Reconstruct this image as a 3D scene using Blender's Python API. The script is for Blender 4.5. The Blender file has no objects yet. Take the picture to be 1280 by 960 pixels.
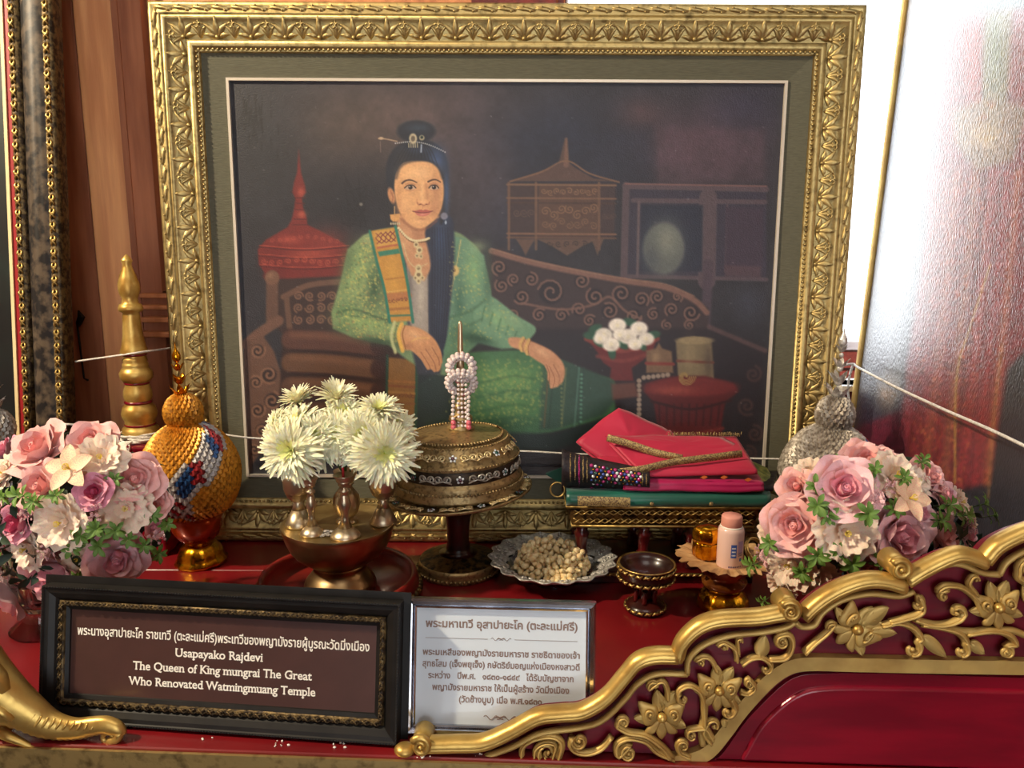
import bpy, bmesh, math, random
import numpy as np
from mathutils import Matrix, Vector, Euler
sc = bpy.context.scene
COL = sc.collection
PI = math.pi
# ---------------------------------------------------------------- camera
H_, PITCH, ROLL, FPX = 0.60, math.radians(10.6), math.radians(0.30), 970.0
cd = bpy.data.cameras.new('camera'); cam = bpy.data.objects.new('camera', cd); COL.objects.link(cam)
cd.sensor_width = 36; cd.lens = 36*FPX/1280; cd.clip_start = .02
CAMR = Euler((PI/2-PITCH, 0, 0)).to_matrix() @ Matrix.Rotation(ROLL, 3, 'Z')
cam.matrix_world = Matrix.Translation((0, 0, H_)) @ CAMR.to_4x4()
sc.camera = cam
# ---------------------------------------------------------------- world: bright overcast daylight
w = bpy.data.worlds.new('daylight'); sc.world = w; w.use_nodes = True
nt = w.node_tree; bg = nt.nodes['Background']
sky = nt.nodes.new('ShaderNodeTexSky'); sky.sky_type = 'HOSEK_WILKIE'; sky.turbidity = 6; sky.sun_direction = (-.3, -.5, .8)
mixw = nt.nodes.new('ShaderNodeMixRGB'); mixw.inputs[0].default_value = .88; mixw.inputs[2].default_value = (.93, .97, 1, 1)
nt.links.new(sky.outputs[0], mixw.inputs[1]); nt.links.new(mixw.outputs[0], bg.inputs[0]); bg.inputs[1].default_value = 6.5
def lamp(name, kind, loc, target, power, col, **kw):
    l = bpy.data.lights.new(name, kind); l.energy = power; l.color = col
    for k, v in kw.items(): setattr(l, k, v)
    o = bpy.data.objects.new(name, l); COL.objects.link(o); o.location = loc
    o.rotation_euler = (Vector(target)-Vector(loc)).to_track_quat('-Z', 'Y').to_euler()
    return o
lamp('spot_lamp', 'SPOT', (-2.0, .42, 1.95), (.05, 1.2, .05), 480, (1, .83, .58), spot_size=math.radians(62), spot_blend=.4, shadow_soft_size=.05)
lamp('ceiling_lamp', 'AREA', (.1, -.2, 2.2), (0, 1.1, .2), 14, (1, .93, .84), size=1.0)
sc.view_settings.view_transform = 'Standard'; sc.view_settings.look = 'None'; sc.view_settings.gamma = 1
sc.view_settings.use_curve_mapping = False
sc.view_settings.exposure = -0.38
# ---------------------------------------------------------------- geometry of the photograph: where a pixel's ray meets the world
def ray(x, y):
    return CAMR @ Vector(((x-640)/FPX, (480-y)/FPX, -1))
def at(x, y, Y):                       # point at depth Y
    d = ray(x, y); return Vector((0, 0, H_))+d*(Y/d.y)
def ong(x, y, z=0.):                   # point at height z
    d = ray(x, y); return Vector((0, 0, H_))+d*((z-H_)/d.z)
def mpp(p):                            # metres per pixel at p
    v = Vector(p)-Vector((0, 0, H_)); f = CAMR @ Vector((0, 0, -1)); return v.dot(f)/FPX
def onl(x, y, a, b):                   # vertical plane Y = a - b*X
    d = ray(x, y); return Vector((0, 0, H_))+d*(a/(d.y+b*d.x))
# ---------------------------------------------------------------- materials
def s2l(c):
    return tuple(((v/255+.055)/1.055)**2.4 if v > 10 else v/255/12.92 for v in c)
def rgba(c): return (*s2l(c), 1)
MAT = {}
def mat(name, col, rough=.5, metal=0., col2=None, nsc=40., namt=1., bump=0., bsc=None, coat=0., sss=0., trans=0., ior=1.45, spec=None, wave=None, stretch=None, detail=4, fac=(.4, .65), emit=None, coatr=.1, sheen=0.):
    m = bpy.data.materials.new(name); m.use_nodes = True; t = m.node_tree; b = t.nodes['Principled BSDF']
    N = t.nodes.new; L = t.links.new
    b.inputs['Base Color'].default_value = rgba(col); b.inputs['Roughness'].default_value = rough; b.inputs['Metallic'].default_value = metal
    b.inputs['IOR'].default_value = ior
    if coat: b.inputs['Coat Weight'].default_value = coat; b.inputs['Coat Roughness'].default_value = coatr
    if sss: b.inputs['Subsurface Weight'].default_value = sss; b.inputs['Subsurface Radius'].default_value = (.01, .005, .004); b.inputs['Subsurface Scale'].default_value = .6
    if trans: b.inputs['Transmission Weight'].default_value = trans
    if sheen: b.inputs['Sheen Weight'].default_value = sheen
    if spec is not None: b.inputs['Specular IOR Level'].default_value = spec
    tc = N('ShaderNodeTexCoord'); src = tc.outputs['Object']
    if stretch:
        mp = N('ShaderNodeMapping'); mp.inputs['Scale'].default_value = stretch; L(src, mp.inputs[0]); src = mp.outputs[0]
    if col2 is not None:
        if wave:
            n = N('ShaderNodeTexWave'); n.inputs['Scale'].default_value = wave; n.inputs['Distortion'].default_value = 6; n.inputs['Detail'].default_value = 4; n.inputs['Detail Scale'].default_value = 1.5
        else:
            n = N('ShaderNodeTexNoise'); n.inputs['Scale'].default_value = nsc; n.inputs['Detail'].default_value = detail
        L(src, n.inputs[0])
        r = N('ShaderNodeValToRGB'); r.color_ramp.elements[0].position, r.color_ramp.elements[1].position = fac
        r.color_ramp.elements[0].color = rgba(col2); r.color_ramp.elements[1].color = rgba(col)
        L(n.outputs['Fac'] if 'Fac' in n.outputs else n.outputs[1], r.inputs[0]); L(r.outputs[0], b.inputs['Base Color'])
    if bump:
        n2 = N('ShaderNodeTexNoise'); n2.inputs['Scale'].default_value = bsc or nsc; n2.inputs['Detail'].default_value = 3; L(src, n2.inputs[0])
        bu = N('ShaderNodeBump'); bu.inputs['Strength'].default_value = bump; bu.inputs['Distance'].default_value = .002; L(n2.outputs[0], bu.inputs['Height']); L(bu.outputs[0], b.inputs['Normal'])
        if coat: L(bu.outputs[0], b.inputs['Coat Normal'])
    if emit: b.inputs['Emission Color'].default_value = rgba(emit[0]); b.inputs['Emission Strength'].default_value = emit[1]
    MAT[name] = m
    return m
def paintmat(name, rough, bump=.3, bsc=260, coat=.4, coatr=.3, spec=.5, gain=1., stretch=None):
    m = mat(name, (100, 100, 100), rough, 0, None, bump=bump, bsc=bsc, coat=coat, coatr=coatr, spec=spec, stretch=stretch)
    t = m.node_tree; b = t.nodes['Principled BSDF']
    a = t.nodes.new('ShaderNodeVertexColor'); a.layer_name = 'paint'
    if gain != 1:
        g = t.nodes.new('ShaderNodeVectorMath'); g.operation = 'SCALE'; g.inputs['Scale'].default_value = gain; t.links.new(a.outputs[0], g.inputs[0]); t.links.new(g.outputs[0], b.inputs['Base Color'])
    else: t.links.new(a.outputs[0], b.inputs['Base Color'])
    return m
# ---------------------------------------------------------------- mesh builder
class MB:
    def __init__(s): s.v = []; s.f = []; s.m = []
    def add(s, vs, fs, m=0):
        o = len(s.v); s.v.extend([tuple(v) for v in vs]); s.f.extend([tuple(i+o for i in f) for f in fs]); s.m.extend([m]*len(fs)); return s
    def box(s, x0, x1, y0, y1, z0, z1, m=0):
        v = [(x, y, z) for x in (x0, x1) for y in (y0, y1) for z in (z0, z1)]
        return s.add(v, [(0, 1, 3, 2), (4, 6, 7, 5), (0, 4, 5, 1), (2, 3, 7, 6), (0, 2, 6, 4), (1, 5, 7, 3)], m)
    def grid(s, fn, nu, nv, m=0, closeu=False):
        vs = [fn(i/nu, j/nv) for j in range(nv+1) for i in range(nu+(0 if closeu else 1))]
        w_ = nu if closeu else nu+1
        fs = [(j*w_+i, j*w_+(i+1) % w_, (j+1)*w_+(i+1) % w_, (j+1)*w_+i) for j in range(nv) for i in range(nu)]
        return s.add(vs, fs, m)
    def lathe(s, prof, c=(0, 0, 0), n=40, m=0, cap=True, lobes=0, lamp_=0.):
        vs = []; 
        for r, z in prof:
            for k in range(n):
                a = 2*PI*k/n; rr = r*(1+lamp_*math.cos(lobes*a)) if lobes else r
                vs.append((c[0]+rr*math.cos(a), c[1]+rr*math.sin(a), c[2]+z))
        fs = [(j*n+k, j*n+(k+1) % n, (j+1)*n+(k+1) % n, (j+1)*n+k) for j in range(len(prof)-1) for k in range(n)]
        if cap:
            if prof[0][0] > 1e-5: fs.append(tuple(range(n))[::-1])
            if prof[-1][0] > 1e-5: fs.append(tuple((len(prof)-1)*n+k for k in range(n)))
        return s.add(vs, fs, m)
    def tube(s, pts, rad, n=8, m=0, closed=False, flat=1., up=None, cap=True):
        P = [Vector(p) for p in pts]; K = len(P)
        R = rad if hasattr(rad, '__len__') else [rad]*K
        vs = []; prev = None
        for i in range(K):
            if closed: t = P[(i+1) % K]-P[i-1]
            else: t = P[min(i+1, K-1)]-P[max(i-1, 0)]
            if t.length < 1e-9: t = Vector((0, 0, 1))
            t.normalize()
            if up is not None: u = Vector(up)
            elif prev is None: u = Vector((0, 0, 1)) if abs(t.z) < .9 else Vector((1, 0, 0))
            else: u = prev
            a = u-t*u.dot(t)
            if a.length < 1e-6: a = t.orthogonal()
            a.normalize(); prev = a; b = t.cross(a)
            for k in range(n):
                q = 2*PI*k/n; vs.append(P[i]+a*(math.cos(q)*R[i]*flat)+b*(math.sin(q)*R[i]))
        fs = [(j*n+k, j*n+(k+1) % n, ((j+1) % K)*n+(k+1) % n, ((j+1) % K)*n+k) for j in range(K if closed else K-1) for k in range(n)]
        if not closed and cap: fs.append(tuple(range(n))[::-1]); fs.append(tuple((K-1)*n+k for k in range(n)))
        return s.add(vs, fs, m)
    def ball(s, c, r, m=0, n=10, q=7, sx=1, sy=1, sz=1):
        vs = [(c[0], c[1], c[2]-r*sz)]
        for j in range(1, q):
            a = -PI/2+PI*j/q
            for k in range(n): b = 2*PI*k/n; vs.append((c[0]+r*sx*math.cos(a)*math.cos(b), c[1]+r*sy*math.cos(a)*math.sin(b), c[2]+r*sz*math.sin(a)))
        vs.append((c[0], c[1], c[2]+r*sz)); T = len(vs)-1
        fs = [(0, 1+(k+1) % n, 1+k) for k in range(n)]
        for j in range(q-2):
            for k in range(n): a = 1+j*n; fs.append((a+k, a+(k+1) % n, a+n+(k+1) % n, a+n+k))
        a = 1+(q-2)*n; fs += [(a+k, a+(k+1) % n, T) for k in range(n)]
        return s.add(vs, fs, m)
    def xf(s, M):
        s.v = [tuple(M @ Vector(v)) for v in s.v]; return s
    def mesh(s, name, mats, smooth=True):
        me = bpy.data.meshes.new(name); me.from_pydata(s.v, [], s.f)
        for m in (mats if isinstance(mats, (list, tuple)) else [mats]): me.materials.append(MAT[m] if isinstance(m, str) else m)
        if any(s.m): me.polygons.foreach_set('material_index', s.m)
        if smooth: me.polygons.foreach_set('use_smooth', [True]*len(s.f))
        me.update(); return me
WM = {}
def thing(name, loc, label, cat, group=None, rot=None):
    o = bpy.data.objects.new(name, None); COL.objects.link(o); o.empty_display_size = .02
    M = Matrix.Translation(loc) @ (rot.to_4x4() if rot else Matrix.Identity(4)); o.matrix_basis = M; WM[o.name] = M
    o['label'] = label; o['category'] = cat
    if group: o['group'] = group
    return o
def link(name, me, parent=None, M=None, kind=None, label=None, cat=None, group=None, mods=None):
    """mesh object; M is its world matrix (identity when the mesh is in world coordinates)"""
    o = bpy.data.objects.new(name, me); COL.objects.link(o); M = M or Matrix.Identity(4)
    if parent is not None: o.parent = parent; o.matrix_parent_inverse = WM[parent.name].inverted()
    o.matrix_basis = M; WM[o.name] = M
    for k, v in (('kind', kind), ('label', label), ('category', cat), ('group', group)):
        if v: o[k] = v
    return o
def part(name, mb, mats, parent=None, smooth=True, **kw):
    return link(name, mb.mesh(name, mats, smooth), parent, **kw)
def bevel(o, wd=.002, seg=2, ang=40):
    b = o.modifiers.new('bevel', 'BEVEL'); b.width = wd; b.segments = seg; b.limit_method = 'ANGLE'; b.angle_limit = math.radians(ang); return o
def prism(name, pts, vec, mats, parent=None, bev=0, seg=2, smooth=False, **kw):
    """extruded polygon: pts are world points of the front face, vec the thickness"""
    bm = bmesh.new(); vs = [bm.verts.new(p) for p in pts]; f = bm.faces.new(vs)
    r = bmesh.ops.extrude_face_region(bm, geom=[f])
    for v in [g for g in r['geom'] if isinstance(g, bmesh.types.BMVert)]: v.co += Vector(vec)
    bmesh.ops.recalc_face_normals(bm, faces=bm.faces)
    me = bpy.data.meshes.new(name); bm.to_mesh(me); bm.free()
    for m in (mats if isinstance(mats, (list, tuple)) else [mats]): me.materials.append(MAT[m])
    o = link(name, me, parent, **kw)
    if bev: bevel(o, bev, seg)
    return o
def lpx(cx, Y, prof, yb=None):
    """lathe profile from pixels: [(radius px, y px of the ring's centre)] on the vertical axis through pixel cx at depth Y"""
    yb = prof[0][1] if yb is None else yb
    X = at(cx, yb, Y).x; out = []
    for r, y in prof:
        p = at(cx, y, Y); p.x = X; out.append((r*mpp(p), p.z))
    return (X, Y, 0), out
def spl(pts, n=5): return [tuple(p) for p in smooth(pts, n)]
def frame(w_, h_, prof):                 # mitred frame moulding in local XY, prof = [(outward, height)]
    mb = MB(); vs = []
    for d, z in prof: vs += [(-w_/2-d, -h_/2-d, z), (w_/2+d, -h_/2-d, z), (w_/2+d, h_/2+d, z), (-w_/2-d, h_/2+d, z)]
    fs = [(j*4+k, j*4+(k+1) % 4, (j+1)*4+(k+1) % 4, (j+1)*4+k) for j in range(len(prof)-1) for k in range(4)]
    return mb.add(vs, fs)
UP = Matrix(((1, 0, 0, 0), (0, 0, -1, 0), (0, 1, 0, 0), (0, 0, 0, 1)))      # local x,y,z -> world x, z(up), -y (towards the camera)
def along(w_, h_, d, pitch):              # positions and angles round a rectangle offset by d (local XY)
    out = []
    for sx, sy, L, a in ((0, 1, w_, 0), (1, 0, h_, -PI/2), (0, -1, w_, PI), (-1, 0, h_, PI/2)):
        n = max(1, int(round((L+2*d)/pitch)))
        for k in range(n):
            t = -(L+2*d)/2+(k+.5)*(L+2*d)/n
            out.append(((t, h_/2+d, a) if sy == 1 else (w_/2+d, -t, a) if sx == 1 else (-t, -h_/2-d, a) if sy == -1 else (-w_/2-d, t, a)))
    return out
# ---------------------------------------------------------------- oil-paint rasteriser (vertex colours on the canvas meshes)
def smooth(pts, n=6, closed=False):
    p = np.array(pts, float)
    if len(p) < 3: return p
    if closed: q = np.vstack([p[-1], p, p[0], p[1]])
    else: q = np.vstack([2*p[0]-p[1], p, 2*p[-1]-p[-2]])
    out = []
    for i in range(1, len(q)-2):
        a, b, c, d = q[i-1], q[i], q[i+1], q[i+2]
        for k in range(n):
            t = k/n
            out.append(.5*((2*b)+(c-a)*t+(2*a-5*b+4*c-d)*t*t+(3*b-a-3*c+d)*t**3))
    if not closed: out.append(p[-1])
    return np.array(out)

class Paint:
    def __init__(s, x, y):
        s.x, s.y = x, y
        s.c = np.zeros((len(x), 3))
    def _box(s, x0, y0, x1, y1):
        return np.nonzero((s.x > x0) & (s.x < x1) & (s.y > y0) & (s.y < y1))[0]
    def _mix(s, idx, m, col):
        col = np.array(col, float)/255.
        m = np.clip(m, 0, 1)[:, None]
        s.c[idx] = s.c[idx]*(1-m)+col*m
    def fill(s, col): s.c[:] = np.array(col)/255.
    def el(s, cx, cy, rx, ry, col, soft=1.2, a=1., rot=0.):
        R = max(rx, ry)+soft*2+2
        i = s._box(cx-R, cy-R, cx+R, cy+R)
        dx, dy = s.x[i]-cx, s.y[i]-cy
        c, sn = math.cos(rot), math.sin(rot)
        u, v = (dx*c+dy*sn)/rx, (-dx*sn+dy*c)/ry
        d = (np.sqrt(u*u+v*v)-1)*min(rx, ry)
        s._mix(i, a*np.clip(.5-d/(soft*2), 0, 1), col)
    def blob(s, cx, cy, rx, ry, col, a=.5, rot=0.):
        R = max(rx, ry)*2.2
        i = s._box(cx-R, cy-R, cx+R, cy+R)
        dx, dy = s.x[i]-cx, s.y[i]-cy
        c, sn = math.cos(rot), math.sin(rot)
        u, v = (dx*c+dy*sn)/rx, (-dx*sn+dy*c)/ry
        s._mix(i, a*np.exp(-(u*u+v*v)*1.2), col)
    def _segd(s, i, p):
        X, Y = s.x[i], s.y[i]
        best = np.full(len(i), 1e9); tt = np.zeros(len(i))
        n = len(p)-1
        for k in range(n):
            a, b = p[k], p[k+1]
            e = b-a; L = e@e+1e-9
            t = np.clip(((X-a[0])*e[0]+(Y-a[1])*e[1])/L, 0, 1)
            d = (X-a[0]-t*e[0])**2+(Y-a[1]-t*e[1])**2
            m = d < best
            best[m] = d[m]; tt[m] = (k+t[m])/n
        return np.sqrt(best), tt
    def st(s, pts, w, col, soft=.8, a=1., w2=None, sm=True):
        p = smooth(pts) if sm else np.array(pts, float)
        w2 = w if w2 is None else w2
        R = max(w, w2)+soft*2+1
        i = s._box(p[:, 0].min()-R, p[:, 1].min()-R, p[:, 0].max()+R, p[:, 1].max()+R)
        if not len(i): return
        d, t = s._segd(i, p)
        ww = (w+(w2-w)*t)/2
        s._mix(i, a*np.clip(.5-(d-ww)/(soft*2), 0, 1), col)
    def poly(s, pts, col, soft=.8, a=1., sm=False, tex=None):
        p = smooth(pts, 5, True) if sm else np.array(pts, float)
        R = soft*2+1
        i = s._box(p[:, 0].min()-R, p[:, 1].min()-R, p[:, 0].max()+R, p[:, 1].max()+R)
        if not len(i): return i, None
        X, Y = s.x[i], s.y[i]
        ins = np.zeros(len(i), bool)
        q = np.vstack([p, p[:1]])
        for k in range(len(p)):
            (x0, y0), (x1, y1) = q[k], q[k+1]
            if y0 == y1: continue
            c = ((y0 > Y) != (y1 > Y)) & (X < (x1-x0)*(Y-y0)/(y1-y0)+x0)
            ins ^= c
        d, _ = s._segd(i, q)
        d = np.where(ins, -d, d)
        m = a*np.clip(.5-d/(soft*2), 0, 1)
        s._mix(i, m, col)
        return i, m
    def dots(s, pts, n, r, col, a=.6, seed=1, r2=None):
        p = np.array(pts, float); rng = random.Random(seed)
        x0, y0 = p.min(0); x1, y1 = p.max(0)
        q = np.vstack([p, p[:1]]); k = 0; tries = 0
        while k < n and tries < n*8:
            tries += 1
            X, Y = rng.uniform(x0, x1), rng.uniform(y0, y1); ins = False
            for j in range(len(p)):
                (a0, b0), (a1, b1) = q[j], q[j+1]
                if (b0 > Y) != (b1 > Y) and X < (a1-a0)*(Y-b0)/(b1-b0)+a0: ins = not ins
            if not ins: continue
            k += 1
            rr = rng.uniform(.5, 1)*r
            s.el(X, Y, rr, rr*rng.uniform(.5, 1), col, .7, a*rng.uniform(.5, 1), rng.uniform(0, 3))
    def spiral(s, cx, cy, r, col, w=2., turns=1.5, a0=0., d=1, a=1., soft=.7):
        t = np.linspace(0, 1, int(12*turns)+2)
        ang = a0+d*t*turns*2*math.pi; rr = r*(1-.85*t)
        s.st(np.stack([cx+rr*np.cos(ang), cy+rr*np.sin(ang)], 1), w, col, soft, a, sm=False)

def vnoise(x, y, sc, seed=0):
    x = x/sc+seed*17.3; y = y/sc+seed*7.7
    xi, yi = np.floor(x), np.floor(y); fx, fy = x-xi, y-yi
    fx = fx*fx*(3-2*fx); fy = fy*fy*(3-2*fy)
    h = lambda a, b: np.modf(np.abs(np.sin(a*127.1+b*311.7+seed)*43758.5453))[0]
    return (h(xi, yi)*(1-fx)+h(xi+1, yi)*fx)*(1-fy)+(h(xi, yi+1)*(1-fx)+h(xi+1, yi+1)*fx)*fy

def paint_queen(x, y):
    P = Paint(x, y); E, B, S, G = P.el, P.blob, P.st, P.poly
    P.fill((40, 38, 46))
    B(520, 150, 130, 70, (98, 76, 72), .8); B(430, 160, 70, 60, (84, 68, 60), .7); B(600, 210, 70, 90, (78, 64, 72), .8)
    B(320, 200, 60, 120, (40, 40, 46), .9); B(440, 260, 60, 60, (32, 30, 36), .9)
    B(700, 170, 110, 60, (34, 38, 58), .9); B(640, 280, 50, 60, (44, 44, 62), .7)
    B(870, 180, 90, 60, (84, 58, 72), .8); B(800, 140, 30, 22, (92, 62, 66), .6); B(930, 130, 50, 40, (52, 46, 74), .6)
    G([(818, 158), (955, 160), (955, 226), (818, 228)], (86, 60, 72), 5, .5)
    G([(640, 165), (812, 158), (815, 228), (640, 260)], (34, 36, 54), 9, .6)
    rq = random.Random(6)
    for k in range(70): sx, sy = rq.gauss(312, 11), rq.gauss(146, 14); S([(sx, sy-rq.uniform(2, 7)), (sx+rq.uniform(-1, 1), sy+rq.uniform(3, 9))], 1.3, (14, 13, 15), .9, .55)
    n = vnoise(x, y, 22, 3)*.6+vnoise(x, y, 7, 4)*.4
    P.c *= (0.86+.28*n)[:, None]
    # ---- casket with spire
    br = (92, 64, 54)
    G([(704, 172), (707, 200), (716, 208), (740, 222), (772, 226), (636, 226), (672, 214), (696, 204)], (84, 60, 54), 1.2)
    S([(706, 172), (706, 205)], 3, (112, 80, 66), 1, 1, 7)
    S([(636, 226), (675, 214), (706, 200), (735, 216), (772, 227)], 2.2, (118, 84, 62))
    G([(632, 228), (768, 228), (766, 298), (634, 298)], (62, 46, 48), 1.2); G([(672, 230), (746, 230), (746, 296), (670, 296)], (84, 58, 48), 1.2)
    for yy, c in ((230, (124, 92, 66)), (247, (116, 82, 60)), (253, (70, 48, 42)), (292, (128, 90, 66)), (297, (96, 66, 52))):
        S([(632, yy), (768, yy+1)], 2.4, c, .8, .9)
    for xx in (634, 668, 747): S([(xx, 228), (xx, 312)], 3, (118, 84, 60), .8, .8)
    for k in range(9): P.spiral(678+k*8, 238+(k % 2)*2, 4, (140, 104, 70), 1.2, 1.2, k, 1, .8)
    for k in range(7): P.spiral(680+k*10, 264+5*math.sin(k*1.9), 6, (134, 98, 66), 1.4, 1.4, k*1.3, -1, .8); P.spiral(680+k*10, 280+3*math.sin(k*2.3), 5, (122, 88, 60), 1.3, 1.4, k*1.7, 1, .8)
    for k in range(3): P.spiral(644+k*9, 266, 5, (92, 66, 56), 1.3, 1.4, k, 1, .7); P.spiral(754+k*6, 270, 4, (84, 60, 52), 1.2, 1.4, k, 1, .6)
    for cx_, w_ in ((655, 12), (707, 38), (745, 8)):
        G([(cx_-w_, 299), (cx_+w_, 299), (cx_+w_*.5, 308), (cx_, 320), (cx_-w_*.5, 308)], (98, 70, 56), 1, .9)
    for k in range(5): P.spiral(685+k*11, 305, 4, (52, 38, 40), 1.4, 1.1, k, 1, .8)
    # ---- cabinet on the right
    cb = (82, 66, 74)
    G([(780, 228), (957, 232), (957, 350), (778, 348)], (50, 44, 62), 1.2)
    for a, b, w_ in (((780, 232), (957, 236), 7), ((781, 231), (778, 348), 9), ((884, 246), (882, 352), 22), ((790, 250), (955, 252), 6), ((780, 346), (957, 350), 5)):
        S([a, b], w_, cb, 1.1)
    S([(780, 229), (957, 232)], 2, (122, 84, 80), .9); S([(797, 252), (795, 345)], 3, (98, 80, 84), 1); S([(908, 256), (905, 340)], 2, (86, 62, 70), 1)
    G([(800, 256), (877, 256), (876, 340), (798, 340)], (32, 36, 56), 1.5); G([(906, 258), (953, 260), (952, 336), (905, 336)], (58, 44, 62), 2)
    B(828, 312, 26, 36, (112, 116, 108), .5); E(828, 311, 26, 33, (90, 96, 94), 2.4); B(832, 300, 16, 22, (132, 136, 122), .75); B(812, 325, 12, 20, (66, 72, 80), .6)
    G([(905, 332), (950, 334), (950, 348), (905, 346)], (88, 60, 68), 2, .7); B(935, 380, 22, 26, (60, 66, 86), .5)
    S([(884, 330), (882, 378), (880, 420)], 12, (72, 56, 70), 1.5, .9)
    # ---- red lidded vessel
    rd = (116, 30, 26)
    G([(371, 186), (374, 215), (379, 232), (380, 240), (375, 247), (377, 262), (381, 272), (382, 281), (397, 288), (430, 306), (440, 322), (432, 346), (415, 352), (335, 352), (321, 330), (320, 312), (330, 300), (357, 284), (362, 275), (365, 262), (367, 248), (363, 240), (365, 228), (369, 214)], rd, 1.3)
    B(410, 300, 26, 20, (142, 50, 40), .5); B(345, 330, 18, 22, (92, 18, 20), .6); B(425, 330, 12, 20, (96, 20, 20), .6)
    B(385, 318, 30, 8, (186, 78, 56), .5); B(374, 240, 5, 6, (206, 90, 68), .6); B(375, 268, 6, 5, (206, 98, 70), .6); B(360, 300, 16, 6, (178, 70, 52), .6)
    for yy, x0_, x1_ in ((309, 322, 434), (320, 322, 438), (333, 322, 436)):
        S([(x0_, yy), ((x0_+x1_)/2, yy+4), (x1_, yy)], 1.3, (74, 14, 16), .7, .9); S([(x0_, yy-2), ((x0_+x1_)/2, yy+2), (x1_, yy-2)], 1., (190, 74, 54), .6, .7)
    for yy, h_ in ((247, 6), (254, 5), (262, 6), (274, 8), (281, 10)): S([(373-h_, yy), (373+h_, yy)], 1.2, (80, 16, 18), .7, .9)
    for k in range(11): P.spiral(328+k*10, 327+2*math.sin(k), 4, (196, 84, 60), 1, 1.3, k, 1, .7)
    for k in range(10): P.spiral(338+k*9, 302-6*math.exp(-((k-4.5)/3)**2), 3, (180, 72, 54), .9, 1.2, k, -1, .6)
    S([(330, 346), (375, 356), (425, 348)], 8, (92, 18, 18), 2, .8)
    # ---- bench, left
    G([(335, 350), (440, 345), (440, 420), (352, 420), (330, 395)], (52, 34, 32), 1.5)
    S([(338, 346), (338, 402)], 15, (92, 62, 50), 1.5); E(338, 348, 9, 9, (112, 76, 58), 1.5); B(336, 345, 4, 4, (164, 120, 90), .5)
    S([(346, 402), (322, 418), (306, 432)], 13, (104, 70, 56), 1.5); S([(352, 372), (385, 357), (435, 352)], 7, (100, 68, 54), 1.2); S([(356, 374), (360, 412)], 7, (96, 66, 52), 1.2)
    for k in range(5):
        for j in range(3): P.spiral(371+k*14, 371+j*15, 6, (116, 80, 62), 2, 1.5, k+j*2, 1 if (k+j) % 2 else -1)
    G([(303, 428), (326, 420), (340, 440), (350, 470), (352, 500), (340, 530), (330, 560), (308, 590), (302, 500)], (98, 66, 52), 1.5)
    for cx_, cy_, r_ in ((320, 440, 10), (334, 470, 12), (318, 480, 9), (338, 503, 12), (320, 515, 10), (326, 540, 10), (316, 565, 9)):
        E(cx_, cy_, r_*.8, r_*.8, (34, 22, 24), 1.5, .8); P.spiral(cx_, cy_, r_, (122, 84, 64), 3, 1.5, cx_, 1)
    S([(308, 430), (310, 590)], 6, (84, 56, 46), 1.5)
    # cushions
    G([(352, 412), (500, 425), (495, 540), (345, 545)], (46, 24, 20), 2)
    for yy, c1 in ((428, (84, 48, 38)), (457, (94, 60, 40)), (487, (86, 52, 34)), (517, (62, 36, 26))):
        S([(362, yy-2), (410, yy), (462, yy+6)], 25, c1, 2.2); S([(364, yy-8), (410, yy-6), (458, yy)], 6, (148, 96, 64), 4, .4); S([(362, yy+12), (410, yy+14), (462, yy+19)], 3.5, (38, 18, 18), 2, .9)
        E(470, yy+6, 9, 12, (54, 26, 24), 2, .9)
    # ---- bench back, right: carved scrollwork
    G([(608, 312), (625, 310), (660, 326), (720, 338), (780, 350), (830, 356), (862, 368), (884, 386), (884, 420), (700, 418), (640, 412), (600, 380)], (56, 42, 46), 1.5)
    for cx_, cy_, r_, d_ in ((622, 335, 10, 1), (625, 358, 9, -1), (640, 350, 8, 1), (650, 372, 10, -1), (662, 350, 9, 1), (687, 366, 17, 1), (700, 395, 9, -1), (725, 352, 10, 1), (742, 372, 12, -1), (722, 388, 9, 1), (735, 402, 8, -1), (760, 390, 11, 1), (775, 368, 12, 1), (800, 375, 10, -1), (790, 396, 10, 1), (820, 372, 9, 1), (815, 394, 8, -1), (838, 388, 9, 1), (845, 372, 7, -1), (862, 392, 11, 1), (860, 408, 7, -1), (640, 395, 8, 1), (672, 395, 9, -1), (616, 385, 8, 1), (770, 408, 7, 1), (832, 408, 7, -1)):
        E(cx_, cy_, r_*.9, r_*.9, (30, 24, 32), 1.5, .75); P.spiral(cx_, cy_, r_, (112, 80, 70), 2.6, 1.5, cx_*.7, d_)
    S([(612, 314), (660, 328), (720, 341), (780, 352), (830, 360), (866, 376), (882, 392)], 7, (122, 86, 74), 1.3); S([(612, 311), (660, 325), (720, 338), (780, 349), (830, 356), (866, 371)], 1.6, (150, 110, 92), 1, .8)
    S([(650, 380), (700, 388), (740, 382), (760, 372), (780, 390), (800, 400)], 3, (118, 84, 72), 1, .9)
    G([(600, 412), (760, 412), (890, 412), (957, 440), (957, 560), (600, 560)], (36, 28, 36), 3, .85)
    S([(885, 410), (920, 425), (955, 440)], 6, (92, 66, 68), 1.5, .8)
    for cx_, cy_, r_ in ((940, 470, 11), (932, 510, 12), (942, 545, 11), (935, 570, 10)): P.spiral(cx_, cy_, r_, (78, 52, 52), 3.5, 1.5, cy_, 1, .8, 1.5)
    # ---- flower bowl, boxes and round red table
    G([(730, 424), (745, 442), (752, 455), (762, 462), (760, 478), (790, 478), (788, 462), (802, 452), (815, 438), (820, 424)], (106, 30, 32), 1.5); S([(731, 425), (775, 440), (820, 425)], 6, (136, 52, 46), 1.5); S([(745, 447), (776, 453), (804, 446)], 5, (128, 48, 44), 1.5, .8)
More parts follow.
